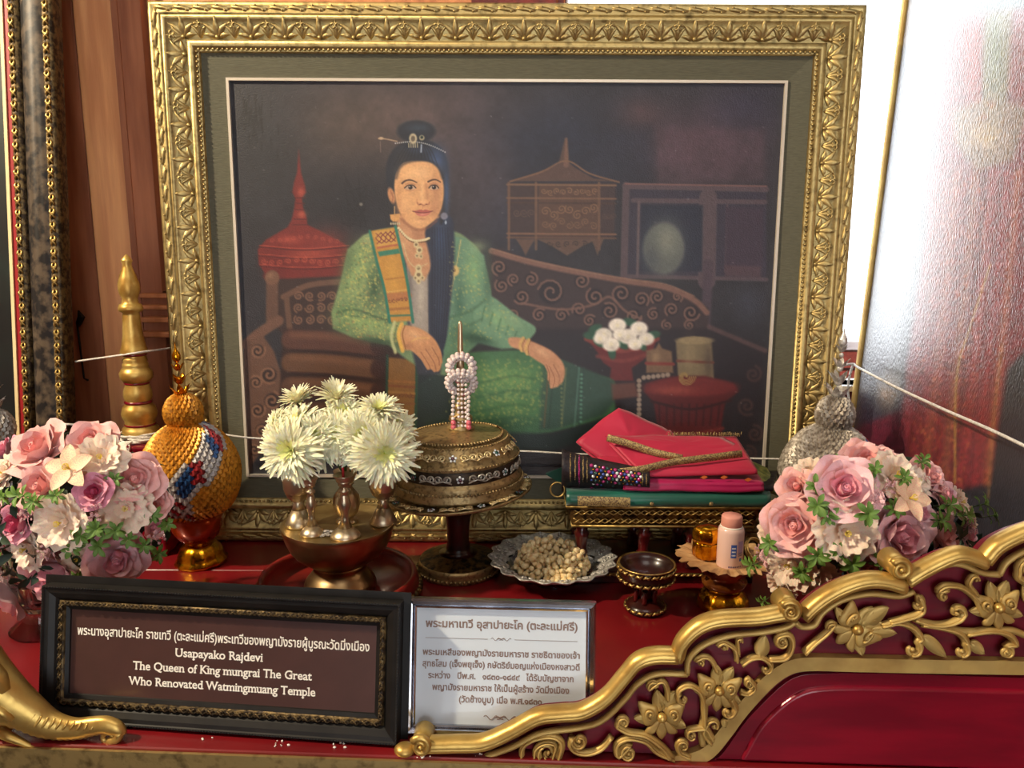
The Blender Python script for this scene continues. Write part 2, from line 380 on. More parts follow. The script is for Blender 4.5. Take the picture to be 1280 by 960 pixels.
    for a_, b_, r_ in ((736, 421, .1), (748, 430, .5), (763, 442, 1.4), (776, 432, .6), (800, 432, 1.), (815, 420, -.2), (786, 404, .3), (742, 412, -.4)): E(a_, b_, 9, 5, (40, 84, 62), 1.2, 1, r_)
    for a_, b_, r_, c_ in ((753, 420, 11, 0), (770, 408, 11, 1), (762, 432, 11, 1), (783, 422, 12, 0), (797, 412, 11, 1), (806, 425, 10, 0), (792, 432, 9, 1), (748, 425, 8, 1), (773, 420, 9, 1)):
        E(a_, b_, r_, r_*.8, ((228, 220, 208), (242, 234, 222))[c_], 1.5); B(a_+2, b_+5, 5, 3, (172, 160, 150), .5); B(a_, b_, 3, 3, (240, 224, 150), .35)
    G([(806, 440), (818, 437), (822, 430), (826, 437), (838, 441), (840, 468), (806, 468)], (118, 90, 66), 1.3); S([(806, 456), (840, 457)], 4, (128, 46, 42), 1); B(818, 448, 6, 8, (166, 134, 96), .6)
    G([(843, 428), (866, 422), (888, 428), (891, 476), (868, 482), (846, 476)], (120, 104, 76), 1.4); E(867, 427, 23, 5, (146, 128, 92), 1); S([(845, 453), (890, 455)], 3, (112, 50, 40), 1); B(860, 445, 9, 22, (160, 142, 104), .5); B(884, 455, 6, 24, (70, 58, 52), .6)
    G([(806, 482), (838, 472), (880, 472), (916, 482), (922, 492), (905, 505), (900, 535), (905, 560), (815, 558), (820, 535), (815, 505), (803, 492)], (92, 24, 28), 1.8)
    E(862, 486, 57, 12, (118, 34, 36), 2); B(840, 490, 30, 6, (178, 84, 66), .55); S([(812, 504), (862, 514), (912, 503)], 3, (52, 14, 20), 1.2)
    for k in range(9): S([(822+k*9.5, 508), (823+k*9, 534)], 2.2, (54, 14, 20), 1.4, .8)
    S([(818, 538), (860, 545), (902, 538)], 4, (128, 44, 42), 1.5, .8)
    for k in range(4): P.spiral(855+0*k, 473, 13-k*2.5, (156, 128, 70), 1.5, 1, 0, 1, .9)
    for k in range(15): E(797+(0 if k < 9 else (k-8)*6), 478+k*6 if k < 9 else 474-.6*(k-9)**1.1, 3, 3, (152, 132, 116), .9); 
    # ---- queen: skirt
    sk = [(540, 470), (575, 445), (620, 440), (660, 440), (700, 452), (735, 468), (765, 478), (765, 500), (762, 520), (700, 540), (620, 552), (548, 545), (520, 520), (515, 490)]
    G(sk, (58, 108, 68), 2, 1, True)
    G([(676, 448), (700, 452), (735, 465), (765, 478), (766, 505), (752, 522), (690, 540), (672, 540)], (44, 74, 62), 2.5)
    G([(515, 470), (560, 455), (575, 470), (560, 560), (515, 560)], (30, 42, 48), 5, .9)
    B(630, 475, 50, 22, (96, 148, 74), .8); B(640, 510, 40, 14, (80, 130, 62), .7); B(600, 535, 60, 12, (30, 62, 44), .8); B(690, 500, 16, 30, (40, 78, 66), .5)
    P.dots([(566, 472), (600, 452), (655, 447), (684, 460), (674, 532), (600, 542), (552, 530)], 420, 2.0, (166, 164, 78), .5, 5)
    P.dots([(600, 465), (660, 460), (665, 500), (600, 505)], 90, 3.0, (130, 160, 84), .45, 6)
    for yy in (478, 496, 514, 530): S([(575, yy+6), (610, yy), (640, yy-6), (668, yy-2)], 2.2, (36, 84, 52), 2, .6)
    for xx, c in ((684, (96, 76, 50)), (690, (32, 60, 52)), (706, (92, 104, 70)), (722, (76, 118, 104)), (728, (40, 66, 62))): S([(xx, 462), (xx-3, 500), (xx-6, 536)], 2.2, c, 1, .8)
    for k in range(12): E(725-.1*k, 470+k*5.4, 1.8, 1.5, (96, 160, 130), .8, .7)
    for k in range(13): E(700, 466+k*5.4, 1.4, 1.4, (140, 138, 80), .8, .6)
    G([(480, 540), (560, 540), (690, 545), (760, 524), (760, 545), (690, 565), (540, 572), (480, 575)], (26, 40, 42), 3)
    G([(762, 482), (792, 480), (796, 498), (764, 502)], (104, 58, 48), 2, .9)
    # under-arm drape
    G([(483, 448), (520, 452), (518, 530), (510, 560), (480, 565)], (126, 84, 36), 1.6); S([(482, 446), (480, 560)], 3, (24, 64, 52), 1.2); S([(519, 452), (517, 540)], 3, (24, 70, 56), 1.2)
    for yy, c in ((478, (150, 92, 40)), (484, (118, 56, 34)), (492, (160, 112, 52)), (505, (120, 70, 36)), (522, (128, 100, 44)), (532, (84, 92, 48))): S([(484, yy), (516, yy+2)], 2.6, c, 1, .8)
    for k in range(7): P.spiral(487+k*4.5, 497, 3, (96, 44, 28), 1, 1, k, 1, .8)
    # ---- torso
    jk = (112, 142, 98); jl = (134, 168, 114); jd = (44, 86, 62)
    G([(452, 296), (492, 284), (560, 288), (584, 300), (600, 320), (612, 372), (600, 402), (575, 440), (560, 470), (520, 460), (470, 420), (440, 380), (430, 330)], jk, 1.5, 1, True)
    G([(500, 290), (560, 290), (572, 330), (562, 400), (548, 470), (520, 470), (508, 420)], (50, 52, 68), 2)
    G([(505, 300), (532, 300), (534, 420), (520, 425), (508, 400)], (150, 140, 132), 1.5); B(524, 370, 6, 40, (196, 184, 170), .6); B(510, 360, 4, 40, (92, 84, 88), .5)
    # neck & chest
    G([(492, 268), (548, 270), (550, 300), (540, 330), (528, 352), (512, 345), (500, 315)], (196, 138, 96), 1.6); B(520, 296, 18, 10, (170, 110, 78), .6); B(505, 300, 10, 14, (216, 162, 112), .6)
    G([(556, 294), (580, 298), (603, 320), (612, 370), (600, 398), (572, 402), (552, 470), (545, 440), (558, 370)], (96, 140, 112), 1.5)
    B(590, 340, 12, 30, (132, 180, 116), .65); B(572, 380, 8, 30, (44, 88, 70), .6); B(566, 330, 7, 30, (70, 110, 90), .5)
    S([(574, 300), (566, 345), (556, 400), (553, 425)], 1.2, (196, 178, 110), .7, .9); E(565, 339, 7, 7, (206, 176, 104), 1.2); E(565, 338, 2.2, 2.2, (60, 30, 30), .8); S([(562, 345), (556, 372)], 1.1, (190, 170, 100), .6, .9)
    # long hair over the left shoulder (photo right)
    G([(530, 285), (560, 270), (566, 300), (564, 350), (560, 390), (554, 440), (545, 455), (536, 440), (534, 380), (536, 330)], (38, 44, 66), 1.6, 1, True); B(548, 300, 9, 30, (56, 78, 124), .6); B(548, 380, 6, 50, (46, 56, 84), .6)
    for k in range(7): S([(538+k*3.2, 285), (538+k*3.6, 340), (538+k*2.6, 430)], .9, (22, 26, 44), .7, .6)
    # waist and left sleeve (photo right)
    G([(566, 395), (600, 385), (612, 380), (640, 395), (662, 412), (655, 436), (625, 438), (596, 430), (575, 450), (558, 470), (552, 440)], (90, 136, 104), 1.6, 1, False)
    G([(598, 372), (614, 372), (645, 396), (668, 412), (654, 430), (632, 436), (606, 424), (590, 400)], (104, 150, 116), 1.4, 1, True); B(620, 400, 18, 10, (140, 186, 122), .6, .6); B(600, 425, 18, 5, (40, 82, 58), .7, .3)
    for k in range(5): S([(604+k*10, 384+k*8), (600+k*10, 402+k*6)], 1.6, (48, 98, 70), 1.2, .6)
    P.dots([(560, 300), (600, 320), (612, 370), (650, 405), (640, 430), (600, 425), (560, 440)], 190, 1.3, (196, 188, 96), .75, 7)
    # right sleeve (photo left)
    G([(452, 294), (470, 288), (480, 300), (486, 350), (480, 392), (500, 404), (502, 432), (480, 432), (440, 424), (414, 412), (412, 392), (424, 350), (432, 312)], (118, 144, 92), 1.5, 1, False)
    B(440, 340, 15, 32, (148, 184, 108), .6, .25); B(466, 360, 9, 28, (40, 76, 54), .75, .1); B(430, 390, 16, 10, (72, 118, 66), .5); B(455, 405, 38, 9, (142, 176, 98), .6, .18); B(470, 428, 34, 6, (34, 62, 44), .75, .15); B(425, 412, 12, 8, (60, 96, 60), .5)
    S([(420, 392), (440, 388), (470, 398), (490, 404)], 2, (44, 78, 52), 1.6, .8); S([(436, 396), (456, 398)], 1.6, (60, 92, 60), 1.4, .6)
    P.dots([(452, 296), (478, 298), (484, 390), (500, 408), (498, 430), (440, 422), (414, 408), (425, 350)], 420, 1.3, (212, 194, 92), .8, 8)
    P.dots([(452, 296), (478, 298), (484, 390), (500, 408), (498, 430), (440, 422), (414, 408), (425, 350)], 160, 1.1, (150, 70, 50), .5, 9)
    B(432, 330, 9, 30, (60, 84, 58), .5, .2); B(478, 330, 6, 44, (34, 52, 44), .6); B(462, 300, 14, 8, (166, 178, 120), .5); B(608, 350, 6, 40, (50, 84, 66), .5); B(596, 308, 12, 8, (150, 176, 128), .45)
    B(500, 432, 8, 10, (40, 60, 46), .5); B(590, 425, 24, 8, (34, 66, 52), .6, .3); B(640, 402, 16, 6, (140, 172, 124), .5, .6); S([(560, 398), (585, 390), (604, 376)], 3, (48, 92, 68), 2, .6); S([(566, 412), (584, 408), (600, 400)], 2, (48, 92, 68), 2, .5)
    P.dots([(470, 292), (480, 300), (486, 390), (500, 404), (430, 420), (416, 400), (440, 310)], 260, 1.6, (60, 92, 62), .5, 21)
    # sash
    G([(460, 289), (492, 284), (500, 320), (508, 360), (512, 402), (486, 404), (478, 360), (466, 320)], (192, 134, 48), 1.2); B(488, 350, 10, 30, (214, 156, 56), .6)
    G([(466, 290), (488, 286), (494, 304), (470, 309)], (200, 150, 64), 1)
    for k in range(4): S([(468+k*6, 292-k*.8), (474+k*6, 299-k*.8), (469+k*6, 305-k*.8)], 1.1, (116, 40, 50), .6, .9); S([(474+k*6, 291-k*.8), (468+k*6, 298-k*.8), (474+k*6, 304-k*.8)], 1.1, (116, 40, 50), .6, .9)
    G([(470, 315), (496, 311), (498, 317), (472, 321)], (46, 122, 98), .9)
    S([(470, 310), (496, 306)], 2.4, (176, 92, 60), .7); S([(480, 350), (506, 347)], 1.5, (150, 88, 36), 1, .7); S([(482, 372), (508, 370)], 9, (176, 104, 60), 1.2, .8)
    for k in range(5): P.spiral(485+k*5, 377-.4*k, 2.6, (112, 52, 36), 1, 1, k, 1, .9)
    S([(482, 366), (508, 363)], 1.4, (214, 170, 84), .7, .8); S([(484, 388), (510, 386)], 3, (150, 92, 44), .8, .8); S([(486, 396), (512, 395)], 2.4, (46, 110, 90), .8, .9)
    S([(460, 289), (468, 324), (478, 362), (485, 404)], 3.4, (34, 116, 98), .9); S([(492, 283), (500, 318), (508, 360), (514, 404)], 3.4, (34, 116, 98), .9)
    # ---- necklace
    nk = smooth([(496, 285), (506, 296), (516, 301), (528, 300), (534, 298)], 5)
    for k, (a_, b_) in enumerate(nk): E(a_, b_, 1.5, 1.5, (212, 196, 150), .6); E(a_+.6, b_+2.4, 1, 1, (70, 56, 40), .6, .7)
    for a_, b_, r_ in ((518, 306, 4), (522, 313, 5), (519, 320, 3), (524, 321, 3), (521, 336, 5), (521, 344, 6), (521, 352, 3.6), (517, 348, 3), (526, 348, 3)): E(a_, b_, r_*.8, r_, (206, 188, 138), 1); E(a_, b_, r_*.4, r_*.4, (110, 86, 60), .8, .9)
    S([(502, 305), (508, 325), (518, 335), (532, 330)], 1.2, (200, 182, 130), .6, .8)
    # ---- hands
    sn = (206, 142, 92); sl = (228, 172, 120); sd = (138, 82, 56)
    G([(500, 410), (520, 411), (538, 422), (548, 438), (550, 455), (546, 466), (538, 464), (530, 460), (524, 450), (512, 440), (500, 436)], sn, 1.2, 1, True)
    for p_ in ([(528, 432), (540, 447), (546, 462)], [(522, 436), (534, 452), (541, 465)], [(516, 438), (528, 452), (533, 462)], [(536, 428), (546, 441), (549, 454)]):
        S(p_, 5.6, (200, 136, 88), 1, 1, 4); 
    for p_ in ([(530, 438), (540, 454), (543, 464)], [(524, 442), (533, 456), (536, 463)], [(538, 436), (546, 450), (547, 458)]): S(p_, 1, sd, .7, .85)
    B(516, 420, 12, 7, sl, .7, .6); B(508, 434, 8, 5, (160, 100, 66), .6); S([(512, 428), (522, 424), (534, 424)], 1.1, (226, 180, 90), .6, .8)
    S([(500, 406), (496, 420), (501, 440)], 5, (222, 168, 66), 1.1); S([(504, 408), (501, 420), (505, 438)], 1.2, (140, 88, 30), .6, .9); S([(491, 404), (487, 422), (492, 442)], 4, (186, 190, 130), 1.2, .9); S([(494, 408), (491, 424), (495, 440)], 1.4, (96, 110, 70), .7, .8)
    G([(634, 424), (650, 424), (672, 432), (690, 442), (702, 456), (704, 470), (699, 482), (688, 487), (684, 478), (682, 462), (668, 452), (650, 440), (636, 434)], (202, 140, 100), 1.2, 1, True)
    for p_ in ([(690, 452), (698, 466), (700, 478)], [(686, 456), (694, 472), (694, 484)], [(682, 460), (688, 474), (687, 486)], [(676, 450), (684, 464), (684, 476)]): S(p_, 5, (200, 138, 98), .9, 1, 3.4)
    for p_ in ([(690, 458), (697, 472), (697, 483)], [(685, 460), (691, 474), (690, 485)], [(681, 458), (685, 470), (684, 482)]): S(p_, .9, sd, .6, .8)
    B(676, 442, 12, 5, (230, 178, 134), .6, .5)
    for dx in (0, 7): S([(652+dx, 424+dx*.3), (648+dx, 432+dx*.5), (650+dx, 440+dx*.6)], 3.6, (214, 166, 92), .9); S([(655+dx, 424+dx*.3), (651+dx, 433+dx*.5), (652+dx, 440+dx*.6)], .9, (130, 84, 40), .6, .8)
    # ---- head
    hr = (30, 34, 46)
    E(518, 163, 24, 14, hr, 1.6); B(520, 158, 16, 6, (48, 62, 82), .7)
    G([(484, 238), (480, 215), (484, 195), (496, 180), (516, 173), (538, 176), (552, 188), (558, 208), (558, 240), (554, 270), (548, 280), (542, 250), (490, 250)], hr, 1.6, 1, True)
    B(544, 200, 12, 20, (62, 92, 148), .75); B(520, 186, 22, 6, (50, 62, 92), .6); B(556, 240, 4, 30, (70, 104, 160), .6); B(500, 195, 10, 14, (48, 44, 48), .7)
    for k in range(12): S([(490+k*5, 206-6*math.sin(k/11*3.1)), (500+k*3.4, 188), (510+k*1.6, 176)], .8, (16, 18, 26), .6, .6)
    # ear
    E(487, 244, 4.2, 10, (196, 132, 86), 1, 1, -.25); S([(486, 238), (489, 246), (488, 252)], 1.2, (138, 80, 54), .8, .7)
    fc = [(494, 214), (502, 203), (518, 200), (536, 202), (547, 212), (552, 230), (552, 248), (548, 264), (540, 276), (528, 284), (519, 285), (508, 279), (499, 268), (494, 255), (491, 240), (491, 226)]
    G(fc, (220, 160, 104), 1.1, 1, True)
    B(516, 216, 18, 10, (240, 184, 126), .75); B(506, 254, 11, 11, (234, 172, 114), .7); B(543, 240, 8, 26, (178, 120, 84), .65); B(540, 262, 9, 10, (186, 122, 84), .55); B(496, 250, 4, 22, (200, 138, 88), .5)
    B(522, 277, 9, 4, (238, 178, 122), .6); B(533, 262, 6, 5, (214, 150, 104), .5); B(528, 215, 8, 8, (226, 172, 124), .5); B(500, 272, 5, 8, (196, 130, 84), .4)
    S([(493, 222), (497, 210), (505, 203), (520, 199.5), (536, 201), (546, 209), (551, 222)], 2.5, hr, 1.8, .7)
    # brows
    S([(500.5, 228.5), (504, 225.6), (509, 224.3), (514, 225.2), (518.5, 227.5)], 2.3, (58, 38, 36), .6, .95, 1.3); S([(533, 226.5), (537, 224.6), (541, 223.8), (545, 224.8), (548.5, 227)], 2.2, (58, 38, 36), .6, .95, 1.2)
    # eyes
    for ex, w_ in ((510.5, 1.), (540, .86)):
        B(ex, 233, 8*w_, 3.6, (176, 116, 82), .55)
        G([(ex-6.6*w_, 234.6), (ex-3, 231.9), (ex+1, 231.2), (ex+4.4*w_, 232.4), (ex+6.6*w_, 234.8), (ex+3, 236.4), (ex-2, 236.6)], (190, 158, 132), .5, 1, True)
        E(ex+.3, 233.7, 2.7, 2.6, (48, 30, 28), .45); E(ex+.3, 233.7, 1.2, 1.2, (12, 8, 10), .4); E(ex-.6, 232.8, .6, .6, (250, 240, 230), .35)
        S([(ex-7*w_, 234.4), (ex-3.4, 231.4), (ex+1, 230.6), (ex+4.6*w_, 231.8), (ex+7*w_, 234.4)], 1.4, (40, 24, 24), .5, .95)
        S([(ex-6*w_, 229.8), (ex, 228.2), (ex+6*w_, 230)], .9, (150, 92, 66), .7, .6); S([(ex-5.5*w_, 237), (ex, 238), (ex+5.5*w_, 236.8)], .8, (168, 106, 76), .7, .6)
    # nose
    S([(530.5, 230), (531.5, 240), (532.5, 248)], 3., (176, 112, 80), 1.8, .5); S([(525.5, 228), (525, 240), (525.5, 247)], 3, (246, 192, 138), 1.6, .55); B(526, 251.5, 4, 3, (244, 184, 132), .7)
    S([(519.5, 253), (521, 255.6), (524, 254.8), (527.5, 256.6), (530.5, 255), (533.5, 255), (534.6, 252.4)], 1.5, (160, 92, 70), .7, .8); E(523, 255.2, 1.2, .7, (96, 44, 38), .5, .8); E(531, 255.2, 1.1, .7, (96, 44, 38), .5, .8); S([(519.3, 249), (518.6, 253)], 1.2, (188, 122, 86), .8, .6)
    # mouth
    G([(514.4, 263.6), (519, 262.8), (523.5, 261.6), (526.5, 262.6), (529.5, 261.6), (534, 262.8), (538, 263.6), (533, 266), (526, 266.8), (519, 266)], (176, 84, 74), .6, 1, True)
    G([(517, 265.4), (526, 266), (535.6, 265.2), (532, 269.2), (526, 270.4), (520, 269.2)], (204, 112, 94), .6, 1, True)
    S([(513.6, 263.8), (519, 265.2), (526, 265.8), (533, 265.2), (538.6, 263.6)], 1., (104, 40, 42), .5, .95); B(526, 268, 3.4, 1.3, (232, 152, 126), .6); B(526, 273.5, 6, 1.6, (168, 104, 74), .55); S([(526, 257.6), (526, 260.4)], 1.6, (190, 122, 90), .8, .5)
    # jaw shade over the neck, earrings, hair ornaments
    S([(500, 274), (510, 283), (520, 287.5), (532, 285), (543, 276)], 2.6, (140, 84, 60), 1.6, .65)
    G([(485, 268), (498, 267), (497, 274), (493, 277), (489, 277), (486, 274)], (212, 152, 84), .8); S([(491, 258), (491, 267)], 1.4, (190, 150, 96), .6, .9)
    for k in range(5): E(486.5+k*2.6, 279.5, 1., 1.6, (190, 176, 140), .5)
    E(553, 270, 4.5, 4.5, (128, 128, 150), 1, .9); E(555, 278, 1.3, 2.4, (170, 190, 220), .6, .9)
    S([(471, 172), (480, 172.6), (494, 175.5)], 1.5, (170, 142, 112), .6, .95); E(474, 171.6, 3, 1.8, (186, 158, 128), .7); S([(473, 176), (473.5, 189)], .9, (140, 120, 104), .6, .6)
    for k in range(26): 
        t_ = k/25; E(492+62*t_, 178-7*math.sin(t_*3.0)+3*t_*4, .9, .9, (190, 190, 190), .5, .8)
    E(514, 172, 5, 6.6, (176, 162, 132), .9); E(514, 172, 2.6, 3.6, (96, 84, 70), .7); E(525, 171, 3.4, 3.4, (150, 140, 110), .8); E(525, 170.4, 1.8, 1.8, (20, 40, 40), .6)
    for k in range(5): S([(508.6+k*2.7, 178), (508.8+k*2.7, 183)], 1.2, (190, 176, 140), .5, .85)
    S([(524.5, 180), (524, 189)], 1.8, (170, 186, 210), .7, .8)
    # ---- weathering spots and canvas grain
    rng = random.Random(4)
    for k in range(110): E(rng.uniform(285, 975), rng.uniform(100, 590), .9, .8, (150, 148, 150), .5, rng.uniform(.1, .5))
    for k in range(24): S([(442+rng.uniform(-18, 18), 240+rng.uniform(-26, 40)), (443+rng.uniform(-18, 18), 246+rng.uniform(-20, 44))], 1.2, (18, 16, 18), .7, .45)
    E(449, 255, 2, 2, (170, 165, 150), .9, .6)
    g = vnoise(x, y, 1.9, 9)*.5+vnoise(x, y, 4.5, 2)*.5
    P.c *= (0.94+.12*g)[:, None]
    lum = P.c @ np.array([.3, .59, .11]); P.c = lum[:, None]+(P.c-lum[:, None])*.86
    rel = (vnoise(x, y, 1.5, 31)-.5)*np.clip(lum*2.2, .2, 1)*.06; P.c *= (1+rel)[:, None]*.95
    return np.clip(P.c, 0, 1)

def paint_robe(x, y):          # painting on the right: figure in red robe, dark ground (x across 1060..1400, y 0..620)
    P = Paint(x, y); E, B, S, G = P.el, P.blob, P.st, P.poly
    P.fill((46, 50, 62))
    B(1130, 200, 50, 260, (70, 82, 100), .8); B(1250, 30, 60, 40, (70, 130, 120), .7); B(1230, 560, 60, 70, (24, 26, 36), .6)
    G([(1165, 40), (1200, 20), (1290, 10), (1330, 60), (1330, 300), (1300, 420), (1262, 460), (1240, 600), (1100, 640), (1120, 560), (1140, 420), (1160, 280), (1158, 220), (1175, 190), (1160, 120)], (124, 42, 54), 4)
    G([(1075, 530), (1125, 512), (1140, 560), (1130, 640), (1060, 640)], (98, 30, 48), 4)
    B(1118, 478, 22, 26, (120, 120, 110), .8); B(1110, 490, 14, 20, (150, 110, 70), .6)
    G([(1232, 20), (1268, 10), (1262, 120), (1240, 200), (1228, 120)], (110, 106, 60), 4, .9); B(1246, 60, 12, 60, (90, 120, 84), .6)
    G([(1205, 50), (1226, 30), (1228, 130), (1212, 140)], (146, 48, 50), 3)
    G([(1190, 140), (1240, 120), (1290, 135), (1270, 200), (1222, 215), (1196, 180)], (136, 116, 92), 5, .9); B(1232, 170, 22, 18, (206, 176, 120), .6)
    E(1241, 131, 5, 4, (150, 90, 20), 2); E(1232, 147, 5, 4, (140, 80, 20), 2)
    for k, (xx, c) in enumerate(((1150, (104, 26, 36)), (1172, (154, 76, 62)), (1184, (120, 28, 38)), (1196, (146, 84, 64)), (1208, (96, 24, 36)), (1218, (156, 50, 56)), (1236, (160, 48, 54)), (1250, (172, 96, 66)))):
        S([(xx+26, 215), (xx+10, 380), (xx-14, 600)], 10 if k % 2 else 6, c, 4, .75)
    S([(1240, 330), (1214, 410), (1198, 470), (1196, 600)], 3, (190, 160, 80), 1.2, .8)
    S([(1255, 430), (1245, 520), (1238, 620)], 3, (170, 130, 80), 2, .6)
    P.dots([(1170, 220), (1240, 220), (1225, 500), (1200, 640), (1130, 640), (1150, 420)], 700, 2.6, (196, 110, 70), .5, 3)
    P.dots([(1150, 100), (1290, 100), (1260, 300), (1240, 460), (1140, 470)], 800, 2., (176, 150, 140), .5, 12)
    for k, cx_ in enumerate((1142,)): S([(1165, 40), (1178, 110), (1160, 190), (1180, 225)], 3, (170, 120, 140), 2.5, .6)
    g = vnoise(x, y, 3, 9)
    P.c *= (0.8+.4*g)[:, None]
    return np.clip(P.c, 0, 1)
# ---------------------------------------------------------------- materials used
mat('old_gold', (200, 170, 104), .38, .9, (96, 70, 30), 55, bump=.5, bsc=120, fac=(.3, .55))
mat('frame_gold', (184, 162, 108), .46, .85, (112, 96, 62), 70, bump=.25, bsc=160, fac=(.25, .5))
mat('gilt', (206, 172, 96), .38, .7, (172, 136, 70), 26, bump=.35, bsc=60, fac=(.3, .6))
mat('gilt_paint', (200, 170, 100), .48, .45, (166, 132, 72), 20, bump=.25, bsc=50, fac=(.3, .6))
mat('bright_gold', (240, 176, 40), .22, 1, (190, 120, 20), 80, bump=.3, bsc=90)
mat('post_gold', (214, 182, 104), .38, .6, (170, 130, 60), 30, bump=.15, bsc=60)
mat('dome_gold', (166, 142, 98), .44, .75, (104, 86, 58), 130, bump=.5, bsc=160, fac=(.3, .5))
mat('dome_scroll', (236, 216, 166), .36, .6, (190, 166, 116), 90)
mat('dark_band', (64, 50, 34), .5, .5, (34, 28, 24), 90, bump=.4)
mat('dark_gold', (120, 92, 50), .45, .8, (34, 28, 22), 90, bump=.6, bsc=120, fac=(.4, .6))
mat('silvered', (206, 202, 190), .34, .6, (150, 144, 132), 90, bump=.4, bsc=140)
mat('brass', (220, 202, 172), .34, .95, (192, 174, 144), 22, bump=.08, bsc=40)
mat('bowl_brass', (188, 166, 124), .36, 1, (150, 120, 84), 14, bump=.1, bsc=30)
mat('plate_brass', (200, 178, 122), .36, .9, (160, 134, 86), 18, bump=.1, bsc=30)
mat('chrome', (214, 216, 222), .16, 1, (170, 172, 180), 20, bump=.05)
mat('filigree', (228, 226, 220), .32, .45, (170, 166, 160), 120, bump=.6, bsc=180)
mat('black_frame', (16, 15, 15), .5, .0, (26, 24, 23), 30, bump=.1, spec=.35)
mat('tray_red', (136, 34, 28), .34, 0, (92, 20, 18), 12, coat=.2)
mat('black_marble', (24, 21, 22), .42, 0, (78, 66, 54), 46, detail=8, fac=(.40, .56), spec=.25, coat=.0, coatr=.3, bump=.05)
mat('bronze_trim', (104, 86, 54), .5, .6, (40, 30, 20), 110, bump=.8, bsc=150, fac=(.4, .6))
mat('mat_linen', (94, 92, 74), .75, 0, (82, 80, 64), 500, bump=.3, bsc=600, stretch=(.12, 1, 1), fac=(.3, .7))
mat('fillet', (216, 206, 190), .3, .3)
mat('liner_red', (140, 18, 26), .5)
mat('cream_line', (216, 196, 150), .5)
mat('dark_canvas', (14, 30, 28), .4, 0, (8, 14, 16), 8, bump=.2, coat=.4)
mat('red_lacquer', (124, 20, 26), .34, 0, (98, 14, 20), 5, coat=.35, coatr=.16, bump=.12, bsc=18, fac=(.35, .7))
mat('red_plank', (140, 14, 18), .36, 0, (116, 10, 15), 6, coat=.25, bump=.15, bsc=22, stretch=(1, 6, 1))
mat('crimson', (116, 12, 34), .38, 0, (92, 8, 30), 10, bump=.15, bsc=20, coat=.25, stretch=(1, 1, 7))
mat('crimson_gloss', (134, 12, 36), .26, 0, (108, 8, 30), 6, coat=.5, bump=.08, bsc=12, stretch=(1, 1, 5))
mat('maroon', (86, 12, 14), .3, 0, (52, 8, 10), 30, coat=.5, bump=.2)
mat('dark_lacquer', (62, 18, 14), .3, 0, (34, 12, 10), 20, coat=.25)
mat('band_olive', (112, 88, 44), .6, .3, (84, 64, 30), 120, bump=.3)
mat('teak', (204, 136, 88), .5, 0, (170, 106, 66), 5, bump=.2, bsc=60, stretch=(9, 9, .8), fac=(.35, .65))
mat('teak_light', (236, 172, 116), .5, 0, (206, 138, 90), 5, bump=.2, bsc=60, stretch=(9, 9, .7), fac=(.35, .65))
mat('teak_dark', (178, 114, 80), .5, 0, (140, 84, 58), 5, bump=.2, bsc=60, stretch=(9, 9, .8), fac=(.35, .65))
mat('teak_red', (122, 44, 34), .5, 0, (92, 32, 26), 5, bump=.2, bsc=60, stretch=(9, 9, .8))
mat('iron', (40, 34, 30), .5, .8)
mat('wall_red', (110, 18, 40), .6, 0, (90, 14, 34), 6)
mat('ceiling_white', (170, 160, 146), .8, 0, (150, 140, 128), 3)
mat('floor_wood', (96, 56, 36), .4, 0, (70, 40, 26), 4, stretch=(1, 8, 1))
mat('brick', (150, 64, 44), .8, 0, (120, 50, 36), 60, bump=.6)
mat('mortar', (120, 100, 92), .9)
mat('whitewash', (226, 224, 220), .7, 0, (200, 198, 194), 8)
mat('thread', (226, 222, 214), .8, 0, (196, 190, 182), 240, bump=.6, bsc=400)
mat('weave_gold', (216, 150, 48), .42, .35, (140, 86, 20), 120, bump=.3, fac=(.3, .55))
mat('weave_silver', (186, 178, 166), .4, .3, (122, 112, 100), 120, bump=.3)
mat('weave_white', (206, 202, 200), .45, .2, (150, 146, 146), 140, bump=.3)
mat('weave_blue', (40, 84, 140), .4, .3, (22, 44, 84), 160, bump=.3)
mat('weave_red', (168, 44, 48), .4, .3, (110, 24, 30), 160, bump=.3)
mat('amber_glass', (176, 66, 16), .08, .35, (120, 26, 8), 14, coat=.8, coatr=.04)
mat('amber', (158, 92, 34), .25, .5, (100, 52, 18), 20, bump=.2, coat=.5)
mat('crystal', (214, 222, 226), .05, 0, trans=1., ior=1.48)
mat('rose_lilac', (246, 204, 206), .6, 0, (240, 188, 194), 30, sss=.25, sheen=.3, bump=.15, bsc=80)
mat('rose_lilac_in', (240, 168, 180), .6, 0, (230, 148, 164), 30, sss=.25, sheen=.3)
mat('rose_peach', (244, 196, 190), .6, 0, (238, 180, 176), 30, sss=.25, sheen=.3, bump=.15, bsc=80)
mat('rose_peach_in', (238, 170, 164), .6, 0, (228, 152, 148), 30, sss=.25, sheen=.3)
mat('rose_deep', (232, 160, 180), .6, 0, (222, 142, 164), 30, sss=.25, sheen=.3)
mat('rose_deep_in', (208, 92, 124), .6, 0, (188, 70, 104), 30, sss=.2)
mat('petal_cream', (236, 222, 198), .6, 0, (236, 184, 176), 45, sss=.3, sheen=.3, bump=.2, bsc=90, fac=(.36, .52))
mat('petal_lily', (240, 214, 176), .6, 0, (236, 176, 156), 22, sss=.3, fac=(.35, .6))
mat('stamen', (226, 200, 70), .6)
mat('filler', (206, 170, 172), .7, 0, (170, 120, 126), 300)
mat('leaf', (118, 150, 66), .5, 0, (72, 108, 42), 60, bump=.2)
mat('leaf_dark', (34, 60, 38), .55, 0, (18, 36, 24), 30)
mat('stem_green', (70, 96, 44), .55)
